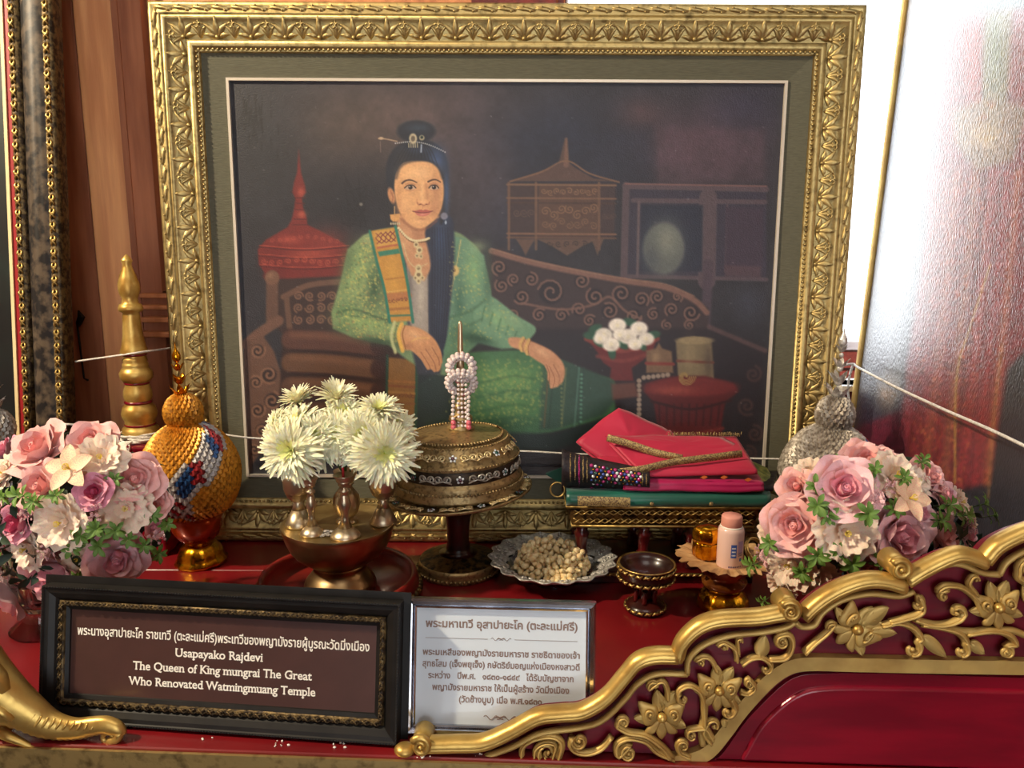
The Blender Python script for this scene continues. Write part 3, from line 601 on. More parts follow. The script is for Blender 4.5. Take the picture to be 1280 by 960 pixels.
mat('mum_petal', (240, 238, 212), .6, 0, (236, 232, 190), 8, sss=.3)
mat('mum_mid', (238, 238, 180), .6, 0, (226, 226, 130), 60, sss=.3)
mat('mum_core', (214, 216, 96), .7, 0, (186, 196, 70), 200, bump=.6, bsc=300)
mat('incense', (178, 40, 46), .8)
mat('ash', (170, 166, 162), .9, 0, (110, 104, 100), 90, bump=1.)
mat('pearl', (226, 216, 212), .25, 0, (206, 184, 184), 40, coat=.6, sss=.2)
mat('pearl_pink', (206, 96, 110), .3, 0, coat=.5)
mat('bud', (246, 230, 186), .6, 0, (226, 196, 140), 90, sss=.2, bump=.2)
mat('gem_purple', (70, 30, 44), .1, .2, coat=1)
mat('gem_white', (216, 222, 224), .12, .1, coat=1)
mat('gem_teal', (30, 74, 72), .12, .2, coat=1)
mat('gem_blue', (44, 70, 150), .12, .2, coat=1)
mat('gem_magenta', (168, 30, 110), .12, .2, coat=1)
mat('silk_crimson', (182, 32, 66), .55, 0, (162, 22, 56), 6, sheen=.15, bump=.1, bsc=30)
mat('silk_magenta', (178, 16, 86), .38, 0, (150, 10, 70), 8, sheen=.15, bump=.1, bsc=30)
mat('silk_green', (10, 96, 78), .34, 0, (6, 72, 60), 8, sheen=.4, bump=.1, bsc=30)
mat('silk_gold', (186, 162, 104), .5, .3, (104, 80, 62), 420, bump=.5, bsc=200, fac=(.4, .6))
mat('silk_orange', (232, 120, 60), .5, .2)
mat('silk_lime', (150, 156, 84), .4, .3, (90, 110, 60), 90, bump=.3)
mat('black_cloth', (24, 20, 28), .6, 0, (44, 36, 40), 120, bump=.5)
mat('bottle_pink', (232, 196, 184), .35, 0, coat=.3)
mat('cap_pink', (222, 152, 136), .45)
mat('print_blue', (60, 92, 170), .5)
mat('print_mauve', (190, 160, 190), .5)
mat('print_dark', (70, 60, 110), .5)
mat('kraft', (196, 158, 110), .7, 0, (166, 124, 80), 30, bump=.4)
mat('plaque_brown', (72, 46, 42), .42, 0, (66, 42, 38), 20, coat=.15)
mat('letter_white', (236, 232, 220), .6)
mat('paper', (196, 206, 214), .5, 0, coat=.4, coatr=.04)
mat('letter_brown', (132, 112, 104), .7)
paintmat('oil_canvas', .5, .35, 420, .22, .34)
paintmat('varnished_canvas', .34, .45, 420, 1., .13, gain=.8, spec=.9, stretch=(1, 1, .35))
for k_, v_ in (('Coat IOR', 2.0), ('IOR', 1.6)): MAT['varnished_canvas'].node_tree.nodes['Principled BSDF'].inputs[k_].default_value = v_
# ================================================================ THE SETTING
YW = 1.64                                       # back wall
FA, FB = .812, .044                             # table front edge: Y = FA - FB*X
def struct(name, mb, m, smooth=False, parent=None, **kw):
    return part(name, mb, m, parent, smooth, kind='structure', **kw) if parent is None else part(name, mb, m, parent, smooth, **kw)
ZF, ZC, XL, XR, YB = -.75, 2.45, -2.4, 2.1, -3.2
struct('floor', MB().box(XL, XR, YB, YW+.1, ZF-.05, ZF), 'floor_wood')
struct('ceiling', MB().box(XL, XR, YB, YW+.1, ZC, ZC+.05), 'ceiling_white')
struct('wall_left', MB().box(XL-.05, XL, YB, YW+.1, ZF, ZC), 'teak')
struct('wall_right', MB().box(XR, XR+.05, YB, YW+.1, ZF, ZC), 'teak')
# wall behind the camera, with the wide doorway the daylight comes through
struct('wall_front', MB().box(XL, -.75, YB-.05, YB, ZF, ZC).box(1.25, XR, YB-.05, YB, ZF, ZC).box(-.75, 1.25, YB-.05, YB, 1.75, ZC), 'teak')
# back wall: timber to the left, window opening to the right
WX0 = at(707, 2, YW).x; WX1 = 1.75; WZ0 = at(1060, 481, YW).z; WZ1 = 2.0
wb = struct('wall_back', MB().box(XL, WX0, YW, YW+.06, ZF, ZC).box(WX1, XR, YW, YW+.06, ZF, ZC).box(WX0, WX1, YW, YW+.06, WZ1, ZC).box(WX0, WX1, YW, YW+.06, ZF, WZ0), 'wall_red')
# vertical boards of the timber wall: [x px at top, y px 0] edges
edges = [-560, -430, -300, -180, -60, 20, 96, 148]
mats_ = ['teak', 'teak_dark', 'teak', 'teak_light', 'teak_dark', 'teak_dark', 'teak_light']
for k in range(len(edges)-1):
    x0, x1 = at(edges[k], 2, YW).x+.002, at(edges[k+1], 2, YW).x-.002
    y = YW-.016-(.006 if mats_[k] == 'teak_light' else 0)
    bevel(struct('plank', MB().box(x0, x1, y, YW, ZF, ZC), mats_[k], parent=wb), .002, 1)
# panelled door leaf beside the boards: stile, rails, stepped mouldings, panels
dx0 = at(150, 2, YW).x; dx1 = at(182, 2, YW).x; dx2 = WX0-.002
dr = thing('door_1', (dx0, YW, ZF), '', ''); del dr['label']; del dr['category']; dr['kind'] = 'structure'
def zz(y): return at(190, y, YW-.02).z
struct('stile', MB().box(dx0, dx1, YW-.024, YW, ZF, ZC), 'teak_dark', parent=dr)
struct('rail', MB().box(dx0+.008, dx2, YW-.026, YW, zz(420), zz(372)), 'teak_dark', parent=dr)
for a, b, h in ((366, 372, .03), (380, 386, .034), (395, 402, .034), (413, 420, .038)):
    bevel(struct('moulding', MB().box(dx0+.008, dx2, YW-h-.01, YW-.02, zz(b), zz(a)), 'teak', parent=dr), .003, 2)
for z0, z1 in ((zz(352), ZC-.2), (ZF+.3, zz(440))):
    struct('panel', MB().box(dx1+.02, dx2-.02, YW-.012, YW, z0, z1), 'teak', parent=dr)
    fr = frame(dx2-dx1-.07, z1-z0-.03, [(0, 0), (.006, .016), (.016, .02), (.03, .004), (.034, .022)])
    part('panel_moulding', fr.xf(Matrix.Translation(((dx1+dx2)/2, YW-.006, (z0+z1)/2)) @ UP), 'teak_dark', dr, False)
struct('trim_1', MB().box(at(150, 2, YW).x-.006, at(150, 2, YW).x+.006, YW-.028, YW, ZF, ZC), 'teak_dark')
struct('trim_2', MB().box(at(590, 2, YW).x, WX0, YW-.02, YW, zz(60), ZC).box(at(590, 2, YW).x+.02, WX0-.02, YW-.026, YW-.02, zz(60), ZC), 'teak_red')
struct('window_1', MB().box(WX0-.02, WX0+.004, YW-.015, YW+.07, WZ0, WZ1).box(WX0, WX1, YW-.015, YW+.08, WZ0-.012, WZ0).box(WX0, WX1, YW-.01, YW+.07, WZ1, WZ1+.03), 'whitewash')
# parapet of brick outside the window
pz1 = at(1060, 432, 2.5).z; px0 = .5
par = struct('trim_3', MB().box(-.3, 3.2, 2.53, 2.62, ZF, pz1-.012), 'mortar')
bm_ = MB().box(0, .19, 0, .02, 0, .052).mesh('brick', 'brick', False)
for r in range(9):
    for c in range(9):
        z = pz1-.075-r*.062
        link('brick', bm_, par, Matrix.Translation((.55+c*.2+(r % 2)*.1, 2.512, z)))
struct('trim_4', MB().box(-.3, 3.2, 2.49, 2.64, pz1-.012, pz1+.014), 'whitewash')
struct('ground', MB().box(-6, 8, 2.62, 12, ZF-.06, ZF), 'whitewash')

# ================================================================ THE ALTAR TABLE
tb = thing('altar_table', (0, 1.2, ZF), 'wide red lacquered altar table with a gold front band carrying all the offerings', 'table')
def fe(X, o=0): return FA-FB*X+o
xa, xb = -1.15, 1.15
seams = [fe(0), None]
# top boards, running left to right; the first follows the front edge
def board(y0l, y0r, y1, m):
    mb = MB(); vs = [(xa, y0l, -.03), (xb, y0r, -.03), (xb, y1, -.03), (xa, y1, -.03), (xa, y0l, 0), (xb, y0r, 0), (xb, y1, 0), (xa, y1, 0)]
    mb.add(vs, [(0, 3, 2, 1), (4, 5, 6, 7), (0, 1, 5, 4), (1, 2, 6, 5), (2, 3, 7, 6), (3, 0, 4, 7)])
    bevel(part('tabletop_board', mb, m, tb, False), .0015, 1)
ys = ong(300, 713).y
board(fe(xa), fe(xb), ys-.0012, 'red_lacquer'); board(ys+.0012, ys+.0012, YW-.042, 'red_lacquer')
mb = MB(); 
for z0, z1, o in ((-.032, -.004, .004),): 
    mb.add([(xa, fe(xa)-o, z0), (xb, fe(xb)-o, z0), (xb, fe(xb), z0), (xa, fe(xa), z0), (xa, fe(xa)-o, z1), (xb, fe(xb)-o, z1), (xb, fe(xb), z1), (xa, fe(xa), z1)], [(0, 3, 2, 1), (4, 5, 6, 7), (0, 1, 5, 4), (1, 2, 6, 5), (2, 3, 7, 6), (3, 0, 4, 7)])
part('edge_strip', mb, 'frame_gold', tb, False)
mb = MB().add([(xa, fe(xa)-.002, -.20), (xb, fe(xb)-.002, -.20), (xb, fe(xb)+.03, -.2), (xa, fe(xa)+.03, -.2), (xa, fe(xa)-.002, -.034), (xb, fe(xb)-.002, -.034), (xb, fe(xb)+.03, -.034), (xa, fe(xa)+.03, -.034)], [(0, 3, 2, 1), (4, 5, 6, 7), (0, 1, 5, 4), (1, 2, 6, 5), (2, 3, 7, 6), (3, 0, 4, 7)])
part('front_band', mb, 'band_olive', tb, False)
part('table_body', MB().box(xa+.03, xb-.03, .92, YW-.045, ZF, -.031), 'crimson', tb, False)

# ================================================================ PORTRAIT OF THE QUEEN
Y0 = 1.508
CW, CH = 1.038, .760; CZ = .5085
pc = at(632, 300, Y0); CX = -.0125
QL = math.radians(1.3)
MQ = Matrix.Translation((CX, Y0, .127)) @ Matrix.Rotation(-QL, 4, 'X') @ Matrix.Translation((0, 0, CZ-.127)) @ UP
qp = thing('framed_painting', (CX, Y0+.06, 0), 'large oil painting of a seated woman in green dress in a wide ornate gold frame', 'painting')
# canvas: dense grid, denser over the face; colours from the oil-paint rasteriser
def homog(src, dst):
    A = []
    for (x, y), (u, v) in zip(src, dst): A += [[x, y, 1, 0, 0, 0, -u*x, -u*y, u], [0, 0, 0, x, y, 1, -v*x, -v*y, v]]
    A = np.array(A, float); h = np.linalg.solve(A[:, :8], A[:, 8]); return np.append(h, 1).reshape(3, 3)
def canvas(name, us, vs, toworld, hom, fn, m, parent, **kw):
    U, V = np.meshgrid(us, vs); U = U.ravel(); V = V.ravel()
    q = hom @ np.stack([U, V, np.ones_like(U)]); px, py = q[0]/q[2], q[1]/q[2]
    c = fn(px, py); lin = np.where(c > .04045, ((c+.055)/1.055)**2.4, c/12.92)
    co = toworld(U, V).astype(np.float32)
    nx, ny = len(us), len(vs); i = np.arange((nx-1)*(ny-1)); a = (i//(nx-1))*nx+i % (nx-1)
    quads = np.stack([a, a+1, a+nx+1, a+nx], 1)
    me = bpy.data.meshes.new(name); me.vertices.add(len(co)); me.vertices.foreach_set('co', co.ravel())
    me.loops.add(quads.size); me.loops.foreach_set('vertex_index', quads.ravel().astype(np.int32))
    me.polygons.add(len(quads)); me.polygons.foreach_set('loop_start', np.arange(0, quads.size, 4, dtype=np.int32))
    me.update(calc_edges=True); me.validate()
    at_ = me.color_attributes.new('paint', 'FLOAT_COLOR', 'POINT'); at_.data.foreach_set('color', np.column_stack([lin, np.ones(len(lin))]).astype(np.float32).ravel())
    me.materials.append(MAT[m]); return link(name, me, parent, **kw)
us = np.concatenate([np.linspace(0, .265, 130, False), np.linspace(.265, .395, 140, False), np.linspace(.395, 1, 300)])
vs_ = np.concatenate([np.linspace(0, .10, 34, False), np.linspace(.10, .42, 215, False), np.linspace(.42, 1, 210)])
HQ = homog([(0, 0), (1, 0), (1, 1), (0, 1)], [(283, 98), (981, 101), (951, 600), (309, 596)])
canvas('canvas', us, vs_, lambda U, V: (np.array(MQ)[:3, :3] @ np.stack([(U-.5)*CW, (.5-V)*CH, np.zeros_like(U)])).T+np.array(MQ)[:3, 3], HQ, paint_queen, 'oil_canvas', qp)
part('backboard', MB().box(-CW/2-.10, CW/2+.10, -CH/2-.09, CH/2+.09, -.012, -.004).xf(MQ), 'teak_dark', qp, False)
part('foot_batten', MB().box(CX-.5, CX+.5, Y0-.02, Y0+.02, .0003, .022), 'black_frame', qp, False)
def q(mb): return mb.xf(MQ)
part('silver_fillet', q(frame(CW, CH, [(-.002, 0), (-.002, .006), (.003, .006), (.003, .002)])), 'fillet', qp, False)
part('linen_mat', q(frame(CW, CH, [(.003, .002), (.044, .008), (.047, .008)])), 'mat_linen', qp, False)
part('inner_moulding', q(frame(CW, CH, [(.045, .005), (.046, .012), (.048, .015), (.052, .015), (.053, .020), (.057, .024), (.062, .024), (.065, .021), (.066, .017)])), 'frame_gold', qp)
part('frame_cove', q(frame(CW, CH, [(.065, .017), (.070, .018), (.080, .020), (.092, .025), (.098, .031), (.100, .034), (.104, .035), (.106, .031)])), 'frame_gold', qp)
part('outer_moulding', q(frame(CW, CH, [(.105, .026), (.106, .033), (.109, .036), (.113, .034), (.119, .034), (.123, .037), (.127, .034), (.127, .012), (.120, -.02)])), 'frame_gold', qp)
mb = MB()
for x, y, a in along(CW, CH, .050, .0088): mb.ball((x, y, .0165), .0031, n=6, q=4)
part('bead_strip', q(mb), 'frame_gold', qp, kind='stuff')
# acanthus leaf: fan of five curled lobes, local +y points outward
def lobe(mb, a, L, wd, h, curl=.3, z0=0):
    n = 5; vs = []
    for i in range(n+1):
        t = i/n; aa = a+curl*t*t*(1 if a > 0 else -1 if a < 0 else 0)
        x, y = math.sin(aa)*L*t, math.cos(aa)*L*t; w_ = wd*math.sin(PI*min(1, .15+t*.85))**.8*.5
        z = z0+h*math.sin(PI*t*.75)+(.25*h if i == n else 0)
        nx, ny = math.cos(aa), -math.sin(aa)
        vs += [(x-nx*w_, y-ny*w_, z-h*.5), (x, y, z), (x+nx*w_, y+ny*w_, z-h*.5)]
    mb.add(vs, [(3*i+k, 3*i+k+1, 3*i+k+4, 3*i+k+3) for i in range(n) for k in (0, 1)])
la = MB()
for a, L, wd in ((0, .040, .011), (.42, .036, .010), (-.42, .036, .010), (.95, .026, .009), (-.95, .026, .009)): lobe(la, a, L, wd, .007)
la.ball((0, .004, .003), .004, n=6, q=4)
lb = MB()
for a, L, wd in ((0, .034, .007), (.3, .030, .006), (-.3, .030, .006)): lobe(lb, a, L, wd, .006)
for sgn in (1, -1): lb.tube([(sgn*(.004+.004*math.cos(t)), .024+.004*math.sin(t), .006) for t in np.linspace(0, 5, 8)], .0016, 5)
la, lb = la.mesh('acanthus_leaf', 'frame_gold'), lb.mesh('acanthus_leaf', 'frame_gold')
for k, (x, y, a) in enumerate(along(CW, CH, .086, .031)):
    dx, dy = -math.sin(a), math.cos(a)
    ox, oy = dx*.019, dy*.019
    link('acanthus_leaf', la if k % 2 == 0 else lb, qp, MQ @ Matrix.Translation((x-ox, y-oy, .018)) @ Matrix.Rotation(a, 4, 'Z') @ Matrix.Rotation(.30, 4, 'X') @ Matrix.Scale(1.0, 4))
tw = MB()
for o_ in (0, 1):
    tw.tube([(-.018+.036*t, (.0045-.009*t)*(1 if o_ else .3), .0015*math.sin(PI*t)) for t in np.linspace(0, 1, 7)], [.0008, .002, .0032, .0036, .0032, .002, .0008], 6)
for t in (-.006, .008): tw.ball((t, .004 if t < 0 else -.004, .003), .0024, n=5, q=4)
tw = tw.mesh('rope_twist', 'frame_gold')
for x, y, a in along(CW, CH, .116, .034):
    link('rope_twist', tw, qp, MQ @ Matrix.Translation((x, y, .0335)) @ Matrix.Rotation(a, 4, 'Z'))

# ================================================================ FRAME ON THE LEFT, leaning back
LT = math.radians(6.5)
lc = at(103, 689, 1.415); lc.z = .0035                                   # outer bottom right corner
LW, LH = .62, 1.34
ML = Matrix.Translation(lc) @ Matrix.Rotation(-LT, 4, 'X') @ UP
lf = thing('framed_picture', lc, 'picture at the left edge in a black marbled and gold carved frame leaning back', 'picture frame')
loc_ = Matrix.Translation((-LW/2-.115, LH/2+.115, 0))
def ql(mb): return mb.xf(ML @ loc_)
part('backing', ql(MB().box(-LW/2-.10, LW/2+.10, -LH/2-.10, LH/2+.10, -.02, -.012)), 'teak_dark', lf, False)
part('picture', ql(MB().box(-LW/2, LW/2, -LH/2, LH/2, -.010, -.002)), 'dark_canvas', lf, False)
part('cream_fillet', ql(frame(LW, LH, [(-.001, 0), (-.001, .004), (.005, .004), (.005, 0)])), 'cream_line', lf, False)
part('red_liner', ql(frame(LW, LH, [(.005, .001), (.021, .003)])), 'liner_red', lf, False)
part('inner_trim', ql(frame(LW, LH, [(.02, .003), (.021, .014), (.027, .019), (.036, .02), (.041, .014), (.042, .01)])), 'bronze_trim', lf)
part('marbled_moulding', ql(frame(LW, LH, [(.041, .01), (.048, .018), (.060, .026), (.076, .030), (.088, .029), (.093, .026)])), 'black_marble', lf)
part('outer_trim', ql(frame(LW, LH, [(.092, .026), (.094, .033), (.098, .036), (.108, .036), (.112, .032), (.114, .022), (.112, .0)])), 'bronze_trim', lf)
cv = MB()
for s_ in (1, -1): cv.tube([(-.010+.02*t, s_*.004*math.sin(t*PI*1.6), .001+.002*math.sin(PI*t)) for t in np.linspace(0, 1, 7)], [.0008, .002, .0026, .0026, .0024, .002, .001], 5)
cv.ball((0, 0, .003), .0026, n=6, q=4)
cv = cv.mesh('carved_scroll', 'old_gold')
n_ = 0
for d, z in ((.0305, .019), (.103, .0355)):
    for x, y, a in along(LW, LH, d, .0245):
        pw = ML @ loc_ @ Vector((x, y, z))
        if pw.x > -1.0 and a != 0 or d > .1 and abs(a+PI/2) < .1 or abs(a-PI) < .1 and pw.x > -1.0:
            link('carved_scroll', cv, lf, ML @ loc_ @ Matrix.Translation((x, y, z)) @ Matrix.Rotation(a, 4, 'Z')); n_ += 1
print('carved scrolls', n_)



# ================================================================ PAINTING ON THE RIGHT, almost side on, glossy
ra = math.radians(87); rd = Vector((math.cos(ra), -math.sin(ra), 0)); lean = math.radians(2.2)
rb = at(1062, 560, 1.595); 
zb = rb.z; rup = Vector((math.sin(lean), 0, math.cos(lean))).normalized()
rb = rb-rup*(rb.z-.003)/rup.z
rn = rd.cross(rup); rn = rn if rn.x < 0 else -rn
RW, RH = .70, 1.5
def rw(U, V, off=0.): return Vector(rb)+rd*(U*RW)+rup*(V*RH)+rn*off
rp = thing('leaning_painting', rw(.3, 0), 'glossy oil painting of a red robed figure leaning at right with strong window glare', 'painting')
def rpix(pt):
    d = (Vector(pt)-Vector((0, 0, H_))); c = CAMR.transposed() @ d; return 640+FPX*c.x/-c.z, 480-FPX*c.y/-c.z
HR = homog([(0, 0), (.6, 0), (.6, 1), (0, 1)], [rpix(rw(.014, .01)), rpix(rw(.6, .01)), rpix(rw(.6, .99)), rpix(rw(.014, .99))])
uu, vv = np.linspace(0, 1, 190), np.linspace(0, 1, 330)
def r2w(U, V):
    B_ = np.array(rb); return B_+np.outer(.012+U*(RW-.02), np.array(rd))+np.outer(.01+V*(RH-.02), np.array(rup))+np.outer(np.full_like(U, .003), np.array(rn))
canvas('canvas', uu, vv, r2w, HR, paint_robe, 'varnished_canvas', rp)
def slab(u0, u1, v0, v1, t0, t1):
    vs = [rw(u, v, t) for u in (u0, u1) for v in (v0, v1) for t in (t0, t1)]
    return MB().add(vs, [(0, 1, 3, 2), (4, 6, 7, 5), (0, 4, 5, 1), (2, 3, 7, 6), (0, 2, 6, 4), (1, 5, 7, 3)])
part('stretcher', slab(0, 1, 0, 1, -.025, .001), 'mat_linen', rp, False)
for nm, a in (('edge_rail', (-.004, .014, 0, 1)), ('edge_rail', (.99, 1, 0, 1)), ('edge_rail', (.014, .99, .992, 1)), ('edge_rail', (.014, .99, 0, .008))):
    bevel(part(nm, slab(*a, -.026, .010), 'gilt_paint', rp, False), .004, 2)
# ================================================================ CARVED GILT RAIL, RIGHT FOREGROUND
def rl(x, y, o=0.):                      # pixel -> rail front plane, o towards the camera
    p = onl(x, y, FA+.013, FB); n = Vector((-FB, -1, 0)).normalized(); return p+n*o
RN = Vector((-FB, -1, 0)).normalized(); SR = mpp(rl(900, 850))
rail = thing('carved_rail', rl(900, 948), 'carved gilt and crimson wooden rail with scrolls and flowers rising to the right foreground', 'railing')
lobes_ = [[(534, 933), (570, 932), (605, 930), (640, 915), (672, 898), (700, 894), (728, 891), (757, 874), (780, 848), (797, 829), (818, 822), (846, 822)],
          [(846, 824), (852, 806), (868, 789), (885, 780), (905, 776), (945, 774), (975, 769), (992, 768)],
          [(1003, 772), (1020, 756), (1045, 740), (1075, 729), (1100, 728), (1128, 735)],
          [(1131, 728), (1150, 716), (1175, 703), (1195, 696), (1212, 699), (1228, 705)],
          [(1229, 702), (1243, 686), (1262, 675), (1285, 666), (1325, 655), (1380, 650)]]
def rtube(pts, w0, w1=None, n=10, flat=.9, z=0., mb=None, taper=0, cap=True, nn=5):
    mb = mb or MB(); P = smooth(pts, nn); K = len(P); w1 = w0 if w1 is None else w1
    R = [(w0+(w1-w0)*i/(K-1))*SR*(min(1, (.25+i/(K-1)/max(taper, 1e-6))) if taper else 1) for i in range(K)]
    return mb.tube([rl(a, b, z) for a, b in P], R, n, flat=flat, up=RN, cap=cap)
for L in lobes_: 
    mb = rtube([(a, b-5) for a, b in L], 9.6, n=14, flat=1.35, z=.002)
    rtube([(a, b-2) for a, b in L], 6, n=10, flat=1.1, z=.008, mb=mb)
    part('top_rail', mb, 'gilt', rail)
inner = [[(604, 942), (640, 929), (675, 912), (722, 905), (752, 896), (780, 870), (797, 850), (820, 838), (858, 838)],
         [(858, 838), (861, 818), (880, 801), (912, 790), (950, 786), (980, 780), (992, 773)],
         [(992, 773), (1000, 779), (1016, 777), (1026, 762), (1050, 746), (1085, 738), (1120, 741), (1140, 735)],
         [(1136, 722), (1152, 714), (1180, 702), (1200, 702), (1225, 712), (1246, 714)],
         [(1246, 714), (1256, 698), (1280, 684), (1320, 672), (1380, 668)]]
for L in inner: part('inner_line', rtube([(a, b+2) for a, b in L], 3.8, n=8, flat=1.4, z=.004), 'gilt_paint', rail)
# crimson ground: traced body with thickness, standing on the table top
top = []
for L in lobes_: top += [(a, b+2) for a, b in smooth(L, 4)]
body = [rl(a, b, -.006) for a, b in top]
zb0 = .0015
def drop(x): p = rl(x, 940); p = Vector((p.x, FA+.013-FB*p.x, zb0)); return p+RN*-.006
pr = body[-1]; body = body+[Vector((pr.x, pr.y, zb0)), drop(534)]
body = [p for p in body]
prism('ground_panel', body, RN*-.024, 'crimson', rail, .001, 1)
# flat gold band and the raised inner panel
def band(pts, w_, z0, z1, m, nm='gold_band'):
    P = smooth(pts, 6); mb = MB(); vs = []
    for i in range(len(P)):
        t = P[min(i+1, len(P)-1)]-P[max(i-1, 0)]; t = t/np.hypot(*t); n = np.array([-t[1], t[0]])
        for s_, z in ((-1, z0), (-1, z1), (1, z1), (1, z0)): a = P[i]+n*s_*w_/2; vs.append(rl(a[0], a[1], z))
    fs = [(4*i+k, 4*i+(k+1) % 4, 4*i+4+(k+1) % 4, 4*i+4+k) for i in range(len(P)-1) for k in range(4)]
    mb.add(vs, fs); return part(nm, mb, m, rail, False)
band([(838, 952), (862, 948), (885, 938), (905, 915), (925, 888), (945, 865), (968, 843), (990, 831), (1015, 828), (1060, 829), (1150, 831), (1280, 833), (1400, 836)], 17, -.006, .004, 'gilt_paint')
ins = [(890, 953), (905, 940), (930, 905), (955, 878), (980, 855), (1000, 845), (1030, 842), (1100, 842), (1200, 845), (1300, 848), (1400, 850), (1400, 962), (1150, 958), (1000, 956)]
prism('inner_panel', [rl(a, b, .0) for a, b in smooth(ins[:11], 4)]+[Vector((rl(1400, 900).x, FA+.013-FB*rl(1400, 900).x, zb0)), drop(895)+RN*.006], RN*-.02, 'crimson_gloss', rail, .003, 3)
ins2 = [(935, 930), (950, 905), (975, 880), (1000, 864), (1030, 858), (1100, 857), (1300, 862), (1400, 864)]
prism('raised_field', [rl(a, b, .004) for a, b in smooth(ins2, 4)]+[Vector((rl(1400, 900).x, FA+.009-FB*rl(1400, 900).x, zb0))]+[drop(925)+RN*.010], RN*-.01, 'crimson_gloss', rail, .004, 4, True)
# scrolls: volute = spiral end with a tapering stem
def volute(cx, cy, r, d, a0, turns, w0, stem, wst, z=.003, nm='scroll', leafy=True):
    t = np.linspace(0, 1, int(14*turns)+3)
    sp = [(cx+r*(1-.8*u)*math.cos(a0+d*u*turns*2*PI), cy+r*(1-.8*u)*math.sin(a0+d*u*turns*2*PI)) for u in t]
    st_ = [tuple(p) for p in smooth(stem+[sp[0]], 5)][:-1] if stem else []
    P = st_+sp; K = len(P); ks = len(st_)
    R = [(wst+(w0-wst)*(i/max(ks, 1)) if i < ks else w0*(1-.62*(i-ks)/(K-ks)))*SR for i in range(K)]
    mb = MB().tube([rl(a, b, z+.002*(i/K)) for i, (a, b) in enumerate(P)], R, 8, flat=1.1, up=RN)
    if leafy:                              # a second ridge riding on the outside of the stem
        mb.tube([rl(a, b, z+.0055+.001*(i/K)) for i, (a, b) in enumerate(P[:int(K*.85)])], [q*.42 for q in R[:int(K*.85)]], 6, up=RN)
    mb.ball(rl(cx, cy, z+.004), w0*.62*SR, n=8, q=6)
    return part(nm, mb, 'gilt_paint', rail)
# curls on top of the rail
for cx, cy, r, s_ in ((528, 925, 12, 1), (984, 758, 13, 1), (1120, 706, 12.5, 1)):
    mb = MB(); P = [rl(cx+r*(1-.8*u)*math.cos(-2.6-u*1.6*2*PI*-1), cy+r*(1-.8*u)*math.sin(-2.6+u*1.6*2*PI), .012) for u in np.linspace(0, 1, 26)]
    mb.tube(P, [5*SR*(1-.5*i/25) for i in range(26)], 8, up=RN)
    for k in range(26): pass
    c0, c1 = rl(cx, cy, .012), rl(cx, cy, -.02)
    mb.tube([c1, c0], [(r+1.5)*SR, (r-.5)*SR], 22); mb.ball(rl(cx, cy, .015), 3*SR, n=8, q=6)
    part('rail_curl', mb, 'gilt', rail)
part('rail_tip', MB().ball(rl(507, 934, .004), 13*SR, n=14, q=8, sz=.62, sx=1.1), 'gilt', rail)
V = volute
V(685, 936, 17, 1, .8, .9, 5, [(652, 944), (654, 930), (668, 920), (690, 917), (702, 926)], 4, nm='scroll')
V(685, 938, 8, 1, .8, .6, 3, [(668, 944), (670, 932), (682, 925), (694, 928)], 3)
V(724, 922, 10, -1, 3.6, 1.3, 4.5, [(764, 918), (752, 932), (735, 938), (720, 936), (713, 928)], 4.5)
V(779, 899, 7, 1, 3.0, 1.2, 4, [(838, 944), (826, 930), (806, 916), (785, 912), (772, 905)], 5.5)
V(785, 938, 10, -1, 4.9, 1.4, 4.5, [(842, 946), (822, 938), (806, 924), (785, 920), (771, 928), (773, 942)], 5, .002)
V(853, 928, 7, 1, 2.9, 1.2, 4, [(862, 944), (850, 938)], 4)
V(817, 854, 8, 1, 2.6, .9, 3.5, [(834, 872), (833, 858), (826, 848)], 4)
V(853, 870, 8, -1, 4.2, .9, 4, [(880, 905), (879, 885), (876, 865), (862, 854), (850, 858), (846, 866)], 4.5)
V(864, 915, 7, -1, 4.2, .9, 4, [(890, 922), (882, 908), (872, 907)], 4)
V(891, 903, 8, 1, 3.4, .9, 4, [(888, 926), (878, 912), (884, 900)], 4)
V(908, 885, 9, 1, 0., .7, 5, [(912, 870), (918, 882)], 5)
V(874, 825, 6, 1, 3.6, .9, 3.5, [(896, 838), (888, 822), (878, 818)], 3.5)
V(903, 806, 7, 1, 3.4, .9, 3.5, [(920, 824), (918, 810), (908, 802), (902, 800)], 3.5)
V(924, 798, 4, 1, 3.4, .8, 2.6, [(922, 816), (921, 804)], 3)
V(955, 832, 9, 1, -1.2, .8, 4, [(926, 828), (938, 820), (950, 819)], 4.5)
V(976, 799, 8, -1, 4.2, 1.3, 4, [(960, 822), (980, 820), (988, 808), (988, 796), (982, 790)], 4.5)
V(936, 851, 6, -1, 4.4, 1.1, 3.4, [(924, 862), (934, 864), (942, 856)], 4)
V(1036, 782, 7, -1, 5.5, .7, 4, [(1004, 814), (1018, 800), (1032, 788)], 5)
V(1143, 752, 9, 1, -1.4, .8, 5, [(1110, 776), (1125, 772), (1144, 766), (1151, 758)], 4.5)
V(1137, 808, 12, 1, -.9, .8, 5, [(1100, 780), (1120, 776), (1138, 782), (1148, 794)], 4.5)
V(1192, 763, 10, -1, 0.2, .7, 5, [(1140, 771), (1160, 778), (1180, 778), (1196, 772)], 4.5)
V(1198, 810, 10, 1, -1., .8, 5, [(1150, 778), (1175, 782), (1195, 788), (1204, 798)], 4.5)
V(1177, 742, 8, -1, 5.2, .9, 4.5, [(1222, 752), (1208, 738), (1195, 731), (1178, 730), (1170, 736)], 4)
V(1216, 722, 6, 1, -2.8, .7, 3.6, [(1218, 742), (1208, 728)], 4)
